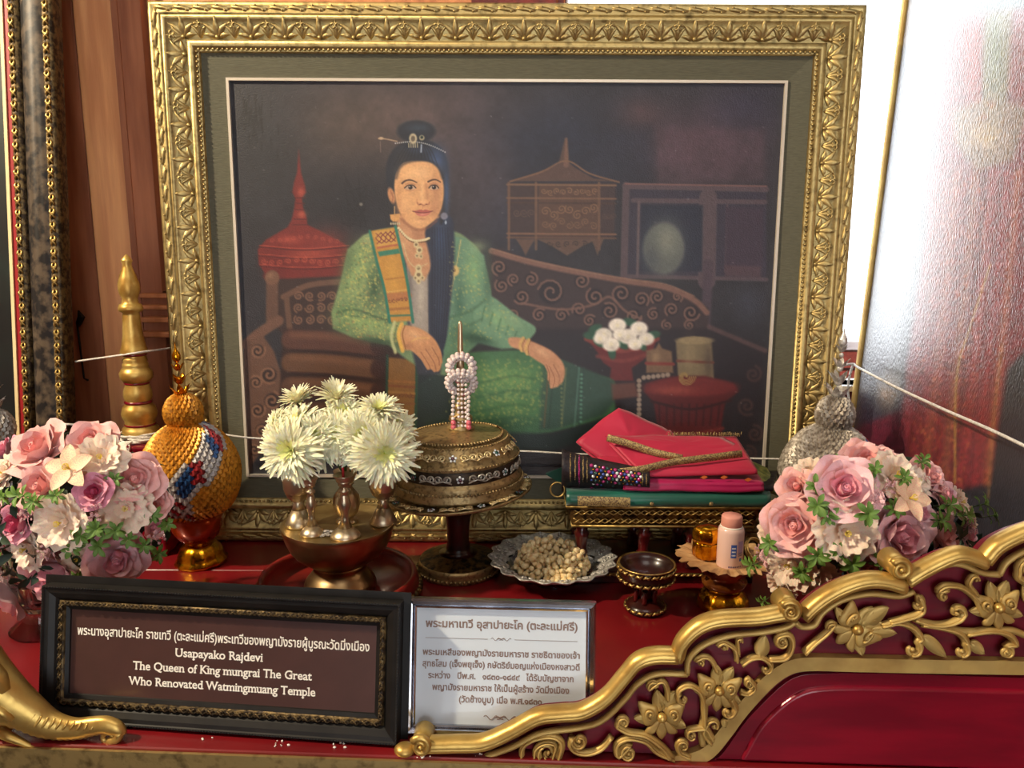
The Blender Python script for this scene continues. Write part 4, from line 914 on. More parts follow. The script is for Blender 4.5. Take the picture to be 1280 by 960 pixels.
V(1254, 811, 8, 1, -1.6, 1.2, 4.5, [(1205, 790), (1235, 786), (1256, 790), (1266, 802)], 5)
V(1282, 708, 13, 1, 2.8, 1.4, 5, [(1310, 735), (1285, 728), (1270, 720)], 5)
part('scroll_stem', rtube([(1155, 777), (1200, 787), (1235, 787), (1262, 786), (1290, 796), (1330, 800)], 5, 4, flat=.9, z=.003), 'gilt_paint', rail)
part('scroll_stem', rtube([(878, 930), (876, 912), (880, 890), (880, 872)], 4.5, flat=.9, z=.002), 'gilt_paint', rail)
def dome(outl, h, z=.002, sm_=True):
    P = smooth(outl, 3, True) if sm_ else np.array(outl, float); c = P.mean(0); n = len(P); mb = MB(); vs = []
    for f, hh in ((1, 0), (1, .5), (.82, .85), (.5, 1)): vs += [rl(*(c+(p-c)*f), z+h*hh) for p in P]
    vs.append(rl(*c, z+h*.8)); fs = [(j*n+k, j*n+(k+1) % n, (j+1)*n+(k+1) % n, (j+1)*n+k) for j in range(3) for k in range(n)]
    fs += [(3*n+k, 3*n+(k+1) % n, 4*n) for k in range(n)]
    return mb.add(vs, fs)
def leafp(x0, y0, x1, y1, w_, h=.005, z=.002, nm='leaf'):
    dx, dy = x1-x0, y1-y0; L = math.hypot(dx, dy); nx, ny = -dy/L, dx/L; mb = MB(); vs = []; n = 8
    for i in range(n+1):
        t = i/n; ww = w_*math.sin(PI*t**.75)**.8+.3*(i < n); x, y = x0+dx*t, y0+dy*t
        for s_, zz_ in ((-1, 0), (-1, h*.9), (-.45, h*.55), (0, h*1.15), (.45, h*.55), (1, h*.9), (1, 0)): vs.append(rl(x+nx*ww*s_, y+ny*ww*s_, z+zz_))
    mb.add(vs, [(7*i+k, 7*i+k+1, 7*i+k+8, 7*i+k+7) for i in range(n) for k in range(6)])
    return part(nm, mb, 'gilt_paint', rail)
def flower(cx, cy, s, rot=0.):
    def R_(dx, dy): c, sn = math.cos(rot), math.sin(rot); return cx+(dx*c-dy*sn)*s, cy+(dx*sn+dy*c)*s
    for a, b, w_ in (((-1, -4), (-6, -31), 8), ((3, -4), (17, -29), 8), ((-8, 6), (-34, 4), 6), ((10, 6), (31, 15), 6.5)): leafp(*R_(*a), *R_(*b), w_*s, z=.001, nm='petal')
    for dx in (-9, 0, 9): part('petal', dome([R_(dx*.4-3, 6), R_(dx*.4+3, 6), R_(dx*1.5+7, 20), R_(dx*1.4, 30-abs(dx)*.7), R_(dx*1.5-7, 20)], .004, .003), 'gilt_paint', rail)
    for sg in (-1, 1):
        part('petal', dome([R_(sg*4, 2), R_(sg*5, -10), R_(sg*14, -14), R_(sg*29, -17), R_(sg*25, 0), R_(sg*20, 12), R_(sg*10, 10)], .004, .004), 'gilt_paint', rail)
        c = R_(sg*14, -4); P = [rl(c[0]+7*s*(1-.8*u)*math.cos(1.5+sg*-u*7.5+rot), c[1]+7*s*(1-.8*u)*math.sin(1.5+sg*-u*7.5), .0105) for u in np.linspace(0, 1, 20)]
        part('petal_curl', MB().tube(P, 1.9*s*SR, 6, up=RN).ball(rl(*c, .011), 2.4*s*SR, n=7, q=5), 'gilt_paint', rail)
    part('flower_center', MB().ball(rl(cx, cy, .010), 6.5*s*SR, n=14, q=9), 'gilt', rail)
flower(826, 891, 1.0); flower(897, 858, .95, .1); flower(1068, 782, 1.05, .9); flower(1243, 755, 1.0, -.1)
for a in ((948, 818, 955, 791, 9), (1075, 778, 1108, 756, 9), (1085, 786, 1118, 788, 7), (1150, 792, 1180, 818, 8), (1210, 800, 1227, 814, 7), (904, 896, 905, 906, 4), (1286, 755, 1276, 728, 7), (830, 878, 820, 862, 4)): leafp(*a)

# ================================================================ GILT ELEPHANT TRUNK, LEFT FOREGROUND
tk = thing('carved_elephant_trunk', rl(60, 925), 'gilded carved elephant trunk with ribbed skin curling beside the black framed plaque', 'carving')
SL = mpp(rl(60, 900))
pth = [(-60, 790, 44), (-25, 838, 42), (10, 868, 33), (38, 887, 25), (58, 900, 20.5), (78, 907, 16.5), (98, 909, 14), (118, 906, 12.5), (134, 905, 12), (147, 910, 11), (152, 918, 8)]
pp = smooth(pth, 6); K = len(pp); mb = MB(); n = 20; vs = []
for i, (a, b, r) in enumerate(pp):
    t = pp[min(i+1, K-1)]-pp[max(i-1, 0)]; tt = (rl(t[0]+60, t[1]+900)-rl(60, 900)).normalized(); c = rl(a, b, r*SL*.2)
    e = RN.cross(tt).normalized()
    for k in range(n):
        q_ = 2*PI*k/n; rr = r*SL*(1+.035*(1 if (i % 2) and 20 < a < 125 else -1)*max(0, math.cos(q_-.5)))
        vs.append(c+e*math.cos(q_+PI/2)*rr+RN*math.sin(q_+PI/2)*rr*.75)
mb.add(vs, [(j*n+k, j*n+(k+1) % n, (j+1)*n+(k+1) % n, (j+1)*n+k) for j in range(K-1) for k in range(n)]+[tuple(range(n))[::-1], tuple((K-1)*n+k for k in range(n))])
part('trunk', mb, 'gilt', tk)
part('trunk_tip', MB().tube([rl(151-9+9*math.cos(t), 915+8*math.sin(t), .004) for t in np.linspace(-.3, 1.6, 8)]+[rl(137-6*math.sin(t), 919+5*math.cos(t), .004) for t in np.linspace(0, 5, 12)], [6*SL]*8+[4*SL*(1-.05*i) for i in range(12)], 8, up=RN), 'gilt', tk)
part('brow', MB().tube([rl(*p, .02) for p in ((-20, 815), (0, 826), (12, 838), (22, 852))], [12*SL, 14*SL, 12*SL, 6*SL], 10).tube([rl(*p, .026) for p in ((-10, 858), (6, 862), (22, 874), (34, 884))], [5*SL, 7*SL, 6*SL, 3*SL], 8), 'gilt', tk)
for k in range(13):
    t = k/12; a, b = 28+95*t, 884+26*t-8*t*t*1.1; r = 21-12*t
    part('skin_ridge', MB().tube([rl(a-3+r*.8*u*.5, b+4-r*.7*u, .011+.012*(1-t)-.004*u) for u in np.linspace(-.1, .9, 6)], [1*SL, 1.8*SL, 2*SL, 2*SL, 1.6*SL, .6*SL], 5, up=RN), 'gilt', tk)
part('tusk', MB().tube([rl(*p, .012) for p in ((5, 906), (22, 914), (40, 922), (56, 928))], [7*SL, 6*SL, 4*SL, 1.5*SL], 9), 'gilt', tk)
part('jaw', MB().tube([rl(*p, .0) for p in ((-50, 900), (-20, 905), (0, 908), (14, 912))], [22*SL, 20*SL, 12*SL, 4*SL], 10), 'gilt', tk)

# ================================================================ LETTERING
def text_mesh(lines, name, m, thick=.0006, bold=.02):
    """lines: (text, x, y, size, width or None, align) in local metres; one flat mesh"""
    mb = MB(); dg = bpy.context.evaluated_depsgraph_get()
    def tm(txt, size, b=bold):
        c = bpy.data.curves.new('t', 'FONT'); c.body = txt; c.size = size; c.bevel_depth = b*size; c.bevel_resolution = 0; c.fill_mode = 'BOTH'; c.resolution_u = 3
        o = bpy.data.objects.new('t', c); COL.objects.link(o); bpy.context.view_layer.update(); d = bpy.context.evaluated_depsgraph_get()
        me = bpy.data.meshes.new_from_object(o.evaluated_get(d)); v = np.empty(len(me.vertices)*3); me.vertices.foreach_get('co', v); v = v.reshape(-1, 3)
        f = [tuple(p.vertices) for p in me.polygons]; bpy.data.objects.remove(o); bpy.data.curves.remove(c); bpy.data.meshes.remove(me); return v, f
    def wd(txt, size): v, _ = tm(txt, size, 0); return v[:, 0].max()-v[:, 0].min()
    slab_ = {'U': 'c.22 c.82', 'a': 'b.85', 'p': 'x.12 d.2', 'y': 'x.08 x.9', 'k': 'c.18 b.25 b.9 x.8', 'R': 'c.15 b.22 b.92', 'j': 'x.4', 'd': 'c.75 b.88', 'v': 'x.08 x.9', 'i': 'x.35 b.5', 'T': 'b.5', 'h': 'c.15 b.2 b.82', 'n': 'x.12 b.2 b.82', 'f': 'b.4', 'K': 'c.2 c.9 b.2 b.92', 'm': 'x.08 b.12 b.5 b.88', 'r': 'x.18 b.3', 'G': 'x.9', 'W': 'c.05 c.5 c.95', 'l': 'c.3 b.5', 'u': 'x.12 x.72 b.92', 'g': 'x.9', 'Q': '', 't': ''}
    for txt, x, y, size, width, al in lines:
        latin = all(ord(c) < 128 for c in txt)
        v, f = tm(txt, size); x0, x1 = v[:, 0].min(), v[:, 0].max(); sx = (width/(x1-x0)) if width else 1
        if al == 'C': off = x-(x0+x1)/2*sx
        else: off = x-x0*sx
        vv_ = [(a*sx+off, b+y, min(max(c, -1), 1)*.02+thick) for a, b, c in v]; mb.add(vv_, f)
        if latin:
            pos = 0; ii = wd('II', size); cache = {}
            for ch in txt:
                if ch not in cache: cache[ch] = wd('I'+ch+'I', size)-ii
                adv = cache[ch]
                for tk_ in slab_.get(ch, '').split():
                    lv, fr_ = tk_[0], float(tk_[1:]); yy = {'c': .66, 'x': .45, 'b': 0, 'd': -.2}[lv]*size; xx = (pos+adv*fr_)*sx+off+x0*0
                    h = .055*size; w2 = .11*size; yy += -h if lv in 'cx' else 0
                    mb.add([(xx-w2, y+yy, thick), (xx+w2, y+yy, thick), (xx+w2, y+yy+h*1.3, thick), (xx-w2, y+yy+h*1.3, thick)], [(0, 1, 2, 3)])
                pos += adv
    return mb
def standing(cBL, cBR, cTL, lean_):      # matrix of a panel leaning back, origin at the middle of its bottom edge
    a, b = Vector(cBL), Vector(cBR); x = (b-a); x.z = 0; W_ = x.length; x.normalize()
    back = Vector((0, 0, 1)).cross(x); u = Vector((0, 0, 1))*math.cos(lean_)+back*math.sin(lean_); n = x.cross(u)
    M = Matrix((x, u, n)).transposed().to_4x4(); M.translation = (a+b)/2; return M, W_
def upto(M, x, px, py):                  # height in the panel plane where the pixel's ray hits
    d = ray(px, py); n = M.to_3x3() @ Vector((0, 0, 1)); o = M.translation; t = (o-Vector((0, 0, H_))).dot(n)/d.dot(n)
    return (M.inverted() @ (Vector((0, 0, H_))+d*t))
# black framed plaque
a, b = ong(53, 893), ong(500, 924)
M1, W1 = standing(a, b, None, math.radians(11)); H1 = (upto(M1, 0, 65, 733).y+upto(M1, 0, 505, 745).y)/2
print('plaque', W1, H1, upto(M1, 0, 65, 733), upto(M1, 0, 505, 745))
W1 = upto(M1, 0, 505, 745).x-upto(M1, 0, 65, 733).x
tp = M1.translation.copy(); tp.z = 0
M1.translation = M1.translation+Vector((0, 0, .0005))
pl = thing('framed_plaque', tp, 'brown plaque with white Thai and English lettering in a black frame', 'sign')
sh = (upto(M1, 0, 505, 745).x+upto(M1, 0, 65, 733).x)/2*.5
F1 = M1 @ Matrix.Translation((sh*2, H1/2, .004)); fs_ = .66; fw = .047*fs_; iw, ih = W1-2*fw, H1-2*fw
def f1(mb): return mb.xf(F1)
part('outer_frame', f1(frame(iw, ih, [(0.0119, 0.0048), (0.0158, 0.0096), (0.0224, 0.0128), (0.0271, 0.0136), (0.0284, 0.0152), (0.0307, 0.0152), (0.0310, 0.0128), (0.0310, -0.0032)])), 'black_frame', pl, False)
part('inner_trim', f1(frame(iw, ih, [(0.0046, 0.0032), (0.0059, 0.0080), (0.0092, 0.0096), (0.0119, 0.0072), (0.0125, 0.0048)])), 'bronze_trim', pl)
part('rebate', f1(frame(iw, ih, [(-0.0007, 0.0008), (0.0000, 0.0032), (0.0046, 0.0048)])), 'black_frame', pl, False)
mb = MB()
for x, y, a_ in along(iw, ih, .0298, .0036): mb.ball((x, y, .0152), .0012, n=5, q=3)
part('bead_strip', f1(mb), 'black_frame', pl, kind='stuff')
cv2 = cv.copy(); cv2.materials[0] = MAT['bronze_trim']
for x, y, a_ in along(iw, ih, .0088, .012):
    link('carved_scroll', cv2, pl, F1 @ Matrix.Translation((x, y, .0085)) @ Matrix.Rotation(a_, 4, 'Z') @ Matrix.Scale(.5, 4))
part('plate', f1(MB().box(-iw/2, iw/2, -ih/2, ih/2, -.004, .001)), 'plaque_brown', pl, False)
part('back', f1(MB().box(-iw/2-.04, iw/2+.04, -ih/2-.04, ih/2+.04, -.006, -.0045)), 'black_frame', pl, False)
u_ = ih
TH = "พระนางอุสาปายะโค ราชเทวี (ตะละแม่ศรี)พระเทวีของพญามังรายผู้บูรณะวัดมิ่งเมือง"
mb = text_mesh([(TH, 0, ih*.20, .0155, iw*.955, 'C'), ("Usapayako Rajdevi", -.002, ih*.01, .0150, iw*.285, 'C'), ("The Queen of King mungrai The Great", .002, -ih*.17, .0150, iw*.585, 'C'), ("Who Renovated Watmingmuang Temple", .002, -ih*.35, .0150, iw*.61, 'C')], 'l', 'letter_white', .0014, .017)
part('lettering', f1(mb), 'letter_white', pl, False)
# silver framed notice
a, b = ong(517, 914), ong(735, 921)
M2, W2 = standing(a, b, None, math.radians(12)); tp = M2.translation.copy(); tp.z = 0
M2.translation = M2.translation+Vector((0, 0, .0005))
tl, tr_ = upto(M2, 0, 511, 744), upto(M2, 0, 745, 751); H2 = (tl.y+tr_.y)/2; W2 = tr_.x-tl.x; print('notice', W2, H2, tl, tr_)
nt2 = thing('framed_notice', tp, 'white notice with brown Thai text in a thin shiny silver frame', 'sign')
F2 = M2 @ Matrix.Translation(((tl.x+tr_.x)/2, H2/2, .004)); fw = .012; iw, ih = W2-2*fw, H2-2*fw
def f2(mb): return mb.xf(F2)
part('frame', f2(frame(iw, ih, [(0, .001), (0, .005), (.002, .006), (.003, .004), (.005, .009), (.009, .010), (.0115, .007), (.012, 0), (.012, -.003)])), 'chrome', nt2, False)
part('paper', f2(MB().box(-iw/2, iw/2, -ih/2, ih/2, -.003, .001)), 'paper', nt2, False)
part('back', f2(MB().box(-iw/2-.01, iw/2+.01, -ih/2-.01, ih/2+.01, -.005, -.0032)), 'black_frame', nt2, False)
z = .0105
mb = text_mesh([("พระมหาเทวี อุสาปายะโค (ตะละแม่ศรี)", 0, ih*.33, z*1.25, iw*.90, 'C'), ("พระมเหสีของพญามังรายมหาราช ราชธิดาของเจ้า", 0, ih*.09, z, iw*.93, 'C'), ("สุทธโสม (เจ็งพยุเจ็ง) กษัตริย์มอญแห่งเมืองหงสาวดี", 0, -ih*.01, z, iw*.93, 'C'), ("ระหว่าง   ปีพ.ศ.   ๑๘๓๐-๑๘๔๙   ได้รับบัญชาจาก", 0, -ih*.11, z, iw*.86, 'C'), ("พญามังรายมหาราช ให้เป็นผู้สร้าง วัดมิ่งเมือง", 0, -ih*.21, z, iw*.81, 'C'), ("(วัดช้างมูบ) เมื่อ พ.ศ.๑๘๓๐", 0, -ih*.31, z, iw*.49, 'C')], 'l', 'letter_brown', .0013, .03)
for sx in (-1, 1): mb.box(*sorted((sx*iw*.08, sx*iw*.45)), ih*.235, ih*.238, .0012, .0014)
for yy, s_ in ((ih*.237, 1), (-ih*.435, 1.6)):
    for sx in (-1, 1):
        mb.tube([(sx*(.001+.0115*t)*s_, yy+.0016*math.sin(t*9)*s_, .0013) for t in np.linspace(0, 1, 14)], .0003*s_, 4)
        mb.tube([(sx*(.002+.002*math.cos(t))*s_, yy+.001*math.sin(t)*s_, .0013) for t in np.linspace(0, 5, 9)], .0003*s_, 4)
part('lettering', f2(mb), 'letter_brown', nt2, False)
# ================================================================ GOLD FINIAL POST
Yp = 1.45
c_, pf = lpx(177, Yp, [(21, 546), (22, 541), (21, 534), (17, 531), (18, 528), (17, 526), (20, 521), (21, 516), (19, 508), (15, 504), (15, 500), (17, 495), (16.5, 488), (14, 481), (13.5, 478)], 546)
ps = thing('finial_post', (c_[0], Yp, 0), 'turned gold spire on a square crimson post wound with white thread at left', 'post')
hs = 36*mpp(at(177, 552, Yp)); ztop = at(177, 549, Yp).z
bevel(part('post_block', MB().box(c_[0]-hs, c_[0]+hs, Yp-hs, Yp+hs, 0, ztop), 'crimson_gloss', ps, False), .004)
for k in (-1, 1): part('post_groove', MB().box(c_[0]+k*hs*.5-.003, c_[0]+k*hs*.5+.003, Yp-hs-.002, Yp-hs+.003, .02, ztop-.012), 'maroon', ps, False)
part('lower_turning', MB().lathe(pf, c_, 40), 'post_gold', ps)
c2, p2 = lpx(177, Yp, [(13.5, 479), (19, 472), (19.5, 466), (17, 461), (14.5, 459), (15.5, 457), (15, 454), (13.5, 452.5), (14.8, 450), (14, 447.5), (13, 446), (13.5, 444), (13, 442), (16.5, 441), (16.8, 439), (14, 432), (12, 420), (10.8, 405), (10.2, 394), (9.5, 391), (14, 388.5), (14.6, 385), (13, 380.5), (9.5, 378.5), (10, 376), (8.8, 374), (11, 369), (12.8, 362), (12.4, 354), (9.5, 344), (6.2, 335), (5.2, 330), (6.8, 326.5), (6.5, 325), (3.4, 321), (0, 317.5)], 546)
part('spire', MB().lathe(p2, c2, 40), 'post_gold', ps)
for y, r in ((529.5, 17.4), (502, 15.6), (478, 14.2), (442.5, 13.8)):
    cc, q1 = lpx(177, Yp, [(r, y+1.8), (r+1, y), (r, y-1.8)], 546); part('red_ring', MB().lathe(q1, cc, 36), 'crimson_gloss', ps)
rng = random.Random(3); mb = MB()
for k in range(13):
    z = ztop+.003+.0013*k*rng.uniform(.6, 1); r = .030+.016*rng.random()-.0009*k; ph = rng.random()*6
    mb.tube([(c_[0]+(r+.004*math.sin(3*t+ph))*math.cos(t), Yp+(r+.004*math.sin(3*t+ph))*math.sin(t), z+.0015*math.sin(2*t+ph)) for t in np.linspace(0, 2*PI, 30)[:-1]], .0022, 5, closed=True)
for k, (dx, L) in enumerate(((-.002, .045), (.004, .03))): mb.tube([(c_[0]+dx+.003*math.sin(t*5+k), Yp-hs-.004-.001*k-.002*(1-t), ztop+.006-L*t) for t in np.linspace(0, 1, 9)], .0016, 5)
mb.tube([(c_[0]+.002, Yp-.032, ztop+.008), (c_[0]+.001, Yp-hs*.7, ztop+.006), (c_[0], Yp-hs-.003, ztop+.004)], .0016, 5)
part('thread_winding', mb, 'thread', None, label='white sacred thread wound round the foot of the gold spire', cat='thread')
# sacred thread strung across the scene
def thread(pts, r, label, fuzz=.0):
    p = [at(*q_) for q_ in pts]; P = smooth([tuple(v) for v in p], 6); mb = MB().tube([tuple(v) for v in P], r, 6)
    return part('sacred_thread', mb, 'thread', None, label=label, cat='thread', group='sacred threads')
thread([(94, 452, 1.44), (150, 444, 1.43), (178, 440, 1.425), (216, 435, 1.53)], .0018, 'white thread stretched from black marbled frame past the gold spire')
thread([(268, 541, 1.462), (300, 546, 1.465), (335, 549, 1.475), (480, 560, 1.48), (560, 564, 1.485), (652, 564, 1.487), (712, 567, 1.487), (860, 573, 1.487), (930, 573, 1.485), (985, 574, 1.475)], .0019, 'white thread stretched across the lower part of the large portrait')
thread([(60, 529, 1.40), (95, 531, 1.40)], .0022, 'short white thread end below the black marbled frame')
thread([(1048, 458, 1.53), (1066, 455, 1.55), (1074, 460, 1.52), (1120, 484, 1.36), (1180, 512, 1.20), (1240, 538, 1.07), (1300, 567, .97)], .0025, 'thick white thread crossing the glossy right painting towards the camera')
thread([(1066, 456, 1.55), (1062, 470, 1.55), (1060, 485, 1.55), (1061, 498, 1.55), (1063, 507, 1.55)], .0026, 'loose end of white thread hanging by the gold edge of the right painting')

# ================================================================ WOVEN EGG-SHAPED OFFERINGS ON PEDESTAL BOWLS
def scaly(prof, rows, cols, colfn, c, s=1.0):
    """overlapping woven scales on a lathe profile: returns MB with material indices from colfn(angle, t)"""
    P = smooth(prof, 8); seg = np.r_[0, np.cumsum(np.hypot(*np.diff(P, axis=0).T))]; T = seg[-1]; mb = MB()
    for j in range(rows):
        d = (j+.5)/rows*T; i = min(np.searchsorted(seg, d), len(P)-1); i = max(i, 1); f = (d-seg[i-1])/(seg[i]-seg[i-1]+1e-9)
        r, z = P[i-1]+(P[i]-P[i-1])*f; t = (P[i]-P[i-1])/(np.hypot(*(P[i]-P[i-1]))+1e-9); nr, nz = t[1], -t[0]; h = T/rows*.75
        for k in range(cols):
            a = 2*PI*(k+.5*(j % 2))/cols; w_ = PI*max(r, .004)/cols*1.12*s; ca, sa = math.cos(a), math.sin(a)
            def pt(du, dv, dn):
                rr = r+t[0]*dv+nr*dn; zz_ = z+t[1]*dv+nz*dn; return (c[0]+rr*ca-sa*du, c[1]+rr*sa+ca*du, c[2]+zz_)
            mb.add([pt(-w_, -h, .0), pt(w_, -h, .0), pt(0, h*1.25, .0048*s), pt(0, -h*.5, .0058*s), pt(-w_*1., h*.3, .001), pt(w_*1., h*.3, .001)], [(0, 3, 4), (0, 1, 3), (1, 5, 3), (4, 3, 2), (3, 5, 2)], colfn(a, d/T, k, j))
    return mb
def tier(c, r, h, n, out, m, mb, ph=0.):     # ring of pointed petals
    for k in range(n):
        a = 2*PI*k/n+ph; ca, sa = math.cos(a), math.sin(a)
        P = [(c[0]+ca*rr, c[1]+sa*rr, c[2]+zz_) for rr, zz_ in ((r*.5, 0), (r*1.0, h*.35), (r*(1+out*.5), h*.75), (r*(1+out), h))]
        for i, w_ in enumerate((.5, .62, .4, .05)): pass
        vs = []
        for (x, y, z), w_ in zip(P, (.4, .6, .42, .04)):
            vs += [(x-sa*w_*r, y+ca*w_*r, z), (x+ca*r*.12, y+sa*r*.12, z), (x+sa*w_*r, y-ca*w_*r, z)]
        mb.add(vs, [(3*i+q_, 3*i+q_+1, 3*i+q_+4, 3*i+q_+3) for i in range(3) for q_ in (0, 1)], m)
def egg(cx, ybase, Y, label, silver, tilt=0.):
    base = at(cx, ybase, Y); k = mpp(base); X = base.x; zb = 0
    th = thing('woven_offering', (X, Y, 0), label, 'offering', group='woven egg shaped offerings', rot=Matrix.Rotation(tilt, 3, 'Y'))
    Mt = Matrix.Translation((X, Y, 0)) @ Matrix.Rotation(tilt, 4, 'Y')
    def pp_(nm, mb, m): return part(nm, mb.xf(Mt), m, th)
    K = k
    pp_('foot', MB().lathe([(31*K, 0), (31.5*K, 4*K), (28*K, 7*K), (27*K, 12*K), (24*K, 20*K), (20*K, 24*K), (17*K, 26*K)], n=40, lobes=12, lamp_=.02), 'bright_gold' if not silver else 'plate_brass')
    pp_('bowl', MB().lathe([(17*K, 25*K), (18*K, 30*K), (25*K, 36*K), (30*K, 46*K), (32*K, 56*K), (33*K, 68*K), (31*K, 70*K)], n=44), 'amber_glass' if not silver else 'filigree')
    body_ = [(22, 64), (40, 72), (51, 90), (55.5, 112), (54, 130), (47, 148), (36, 163), (24, 172), (14, 176)]
    body_ = [(a*K, b*K) for a, b in body_]
    pp_('core', MB().lathe([(a*.97, b) for a, b in body_], n=32), 'weave_gold' if not silver else 'weave_silver')
    def cf(a, t, k_, j):
        a = (a+PI) % (2*PI)-PI
        ph = math.degrees(a)+90             # 0 faces the camera, positive to the right
        d = (t-.46)-(ph-16)/60*.34          # diagonal sash rising to the right
        if ph > -60 and ph < 140:
            if abs(ph+8) < 60 and -.30 < (t-.50)+abs(ph+8)/60*-.30*-1 < -.05 and t < .46 and ph < 20: 
                return 1 if (k_+j) % 3 else 3
            if abs(d) < .15: 
                if abs(d) > .095: return 1
                return 2 if int((ph+40)/16) % 3 == 0 else (3 if int((ph+40)/16) % 3 == 1 else 1)
        return 0
    main = 'weave_gold' if not silver else 'weave_silver'
    P = scaly(body_, 30, 40, cf, (0, 0, 0)).xf(Mt)
    part('woven_cover', P, [main, 'weave_white', 'weave_blue', 'weave_red'], th, False, kind='stuff')
    ball_ = [(8*K, 173*K), (15*K, 177*K), (19.5*K, 188*K), (19*K, 198*K), (14*K, 207*K), (7*K, 212*K)]
    part('woven_knob', scaly(ball_, 11, 20, lambda *a: 0, (0, 0, 0)).xf(Mt), [main], th, False, kind='stuff')
    pp_('knob_core', MB().lathe([(a*.96, b) for a, b in ball_], n=24), main)
    mt = 'bright_gold' if not silver else 'filigree'
    for i in range(3 if not silver else 4):
        mb = MB(); s_ = (1-.18*i)*(1 if not silver else 1.25); tier((0, 0, (211+(16 if not silver else 19)*i)*K), 6.5*K*s_, 14*K*s_, 6, 1.1, 0, mb, i*.5); mb.ball((0, 0, (216+16*i)*K), 5*K*s_, n=10, q=6)
        pp_('lotus_tier', mb, mt)
    zt = 253 if not silver else 274
    pp_('finial_bud', MB().lathe([(2*K, zt*K), (5*K, (zt+4)*K), (5*K, (zt+9)*K), (2*K, (zt+15)*K), (.8*K, (zt+19)*K), (0, (zt+26)*K)], n=14), mt)
    return th, Mt, K
th, Mt, K = egg(252, 697, 1.372, 'golden woven egg shaped offering with blue and red sash on amber bowl', False, math.radians(-2.8))
# little bow and bead tassel on its front
mb = MB()
for k in range(5):
    x0 = (-34+k*4)*K
    for j in range(9): mb.ball((x0, -50*K, (96-j*5)*K), 1.5*K, n=6, q=4)
part('bead_tassel', mb.xf(Mt), 'pearl', th, kind='stuff')
mb = MB()
for a in (0, 1.3, 2.6, 3.9, 5.2): mb.ball(((-30+6*math.cos(a))*K, -55*K, (103+6*math.sin(a))*K), 4*K, n=8, q=5, sy=.5)
part('bow', mb.xf(Mt), 'weave_gold', th)
egg(1022, 716, 1.375, 'silver woven egg shaped offering with leafy spire behind the right bouquet', True, math.radians(1.5))
egg(15, 722, 1.30, 'silver woven egg shaped offering cut by the left edge behind the bouquet', True)

# ================================================================ TRAY, PEDESTAL BOWL, CANDLESTICKS
c_, pf = lpx(424, 1.245, [(90, 738), (99, 738), (101, 731), (98, 717), (96, 712.5), (92, 713), (90, 719), (88, 733), (0, 734)])
tz = -pf[0][1]; pf = [(a, b+tz) for a, b in pf]
o = thing('lacquer_tray', c_, 'round red lacquered tray with dark carved rim under the brass bowl', 'tray')
part('tray_body', MB().lathe(pf, c_, 72, cap=False).lathe([(0, 0), (pf[0][0], 0)], c_, 72, cap=False), 'tray_red', o)
mb = MB(); rr = pf[1][0]+.002
for k in range(64):
    a = 2*PI*k/64; mb.ball((c_[0]+rr*math.cos(a), c_[1]+rr*math.sin(a), pf[1][1]+.011), .0062, n=6, q=5, sz=1.2)
part('rim_carving', mb, 'dark_gold', o, kind='stuff')
tfl = pf[7][1]+.0006
cb, pb = lpx(426, 1.25, [(36, 734), (44, 733), (44.5, 728), (42, 722), (36, 715), (33, 711), (31.5, 706), (33, 702), (42, 697), (52, 690), (60, 681), (65, 671), (68, 661), (70.5, 655), (70, 652.5), (66, 653.5), (64, 655), (0, 655.5)])
sh = tfl-pb[0][1]; pb = [(r, tfl+(z-pb[0][1])*(pb[-1][1]-tfl)/(pb[-1][1]-pb[0][1])) for r, z in pb]
bw = thing('pedestal_bowl', (cb[0], cb[1], tfl), 'large brass pedestal bowl with flat top holding vases of white chrysanthemums', 'bowl')
part('bowl_foot', MB().lathe(pb[:8], cb, 64), 'bowl_brass', bw); part('bowl_body', MB().lathe(pb[7:15], cb, 72, cap=False), 'bowl_brass', bw)
part('top_plate', MB().lathe(pb[14:], cb, 72, cap=False), 'plate_brass', bw)
zt = pb[-1][1]
def stick(cx, yb, prof, label, m='brass', cat='candlestick', grp=None, name='candlestick', hollow=None):
    p = ong(cx, yb, zt); k = mpp(p)/math.cos(math.radians(18)); kr = mpp(p)
    P = [(r*kr, (yb-y)*k) for r, y in prof]
    t = thing(name, (p.x, p.y, zt+.0004), label, cat, group=grp)
    c = (p.x, p.y, zt+.0004); n_ = hollow or len(P)
    part('base', MB().lathe(P[:4], c, 32), m, t); part('stem', MB().lathe(P[3:n_], c, 32), m, t)
    if hollow: part('cup', MB().lathe(P[n_-1:], c, 32, cap=False), m, t)
    return t, p, k
g1 = [(17, 0), (17.5, 2), (14.5, 8), (8, 20), (6.5, 24), (7.5, 26), (6, 28), (7, 31), (13, 36), (17, 46), (18, 58), (18, 66), (17, 66), (15, 40), (0, 38)]
def pr(g, yb): return [(r, yb-h) for r, h in g]
stick(374, 657, pr(g1, 657), 'left brass goblet vase filled with chrysanthemums', cat='vase', grp='brass goblet vases on the bowl', name='goblet_vase', hollow=8)
stick(479.5, 654, pr(g1, 654), 'right brass goblet vase filled with chrysanthemums', cat='vase', grp='brass goblet vases on the bowl', name='goblet_vase', hollow=8)
g2 = [(14, 0), (14, 2), (10, 5), (8, 6), (14, 12), (17, 22), (16, 32), (10, 40), (7, 44), (10, 47), (9, 49), (14, 60), (15, 63), (14, 63), (6, 50)]
stick(434, 652, pr(g2, 652), 'squat round bellied brass vase behind the two candlesticks', cat='vase', grp='brass goblet vases on the bowl', name='round_vase', hollow=11)
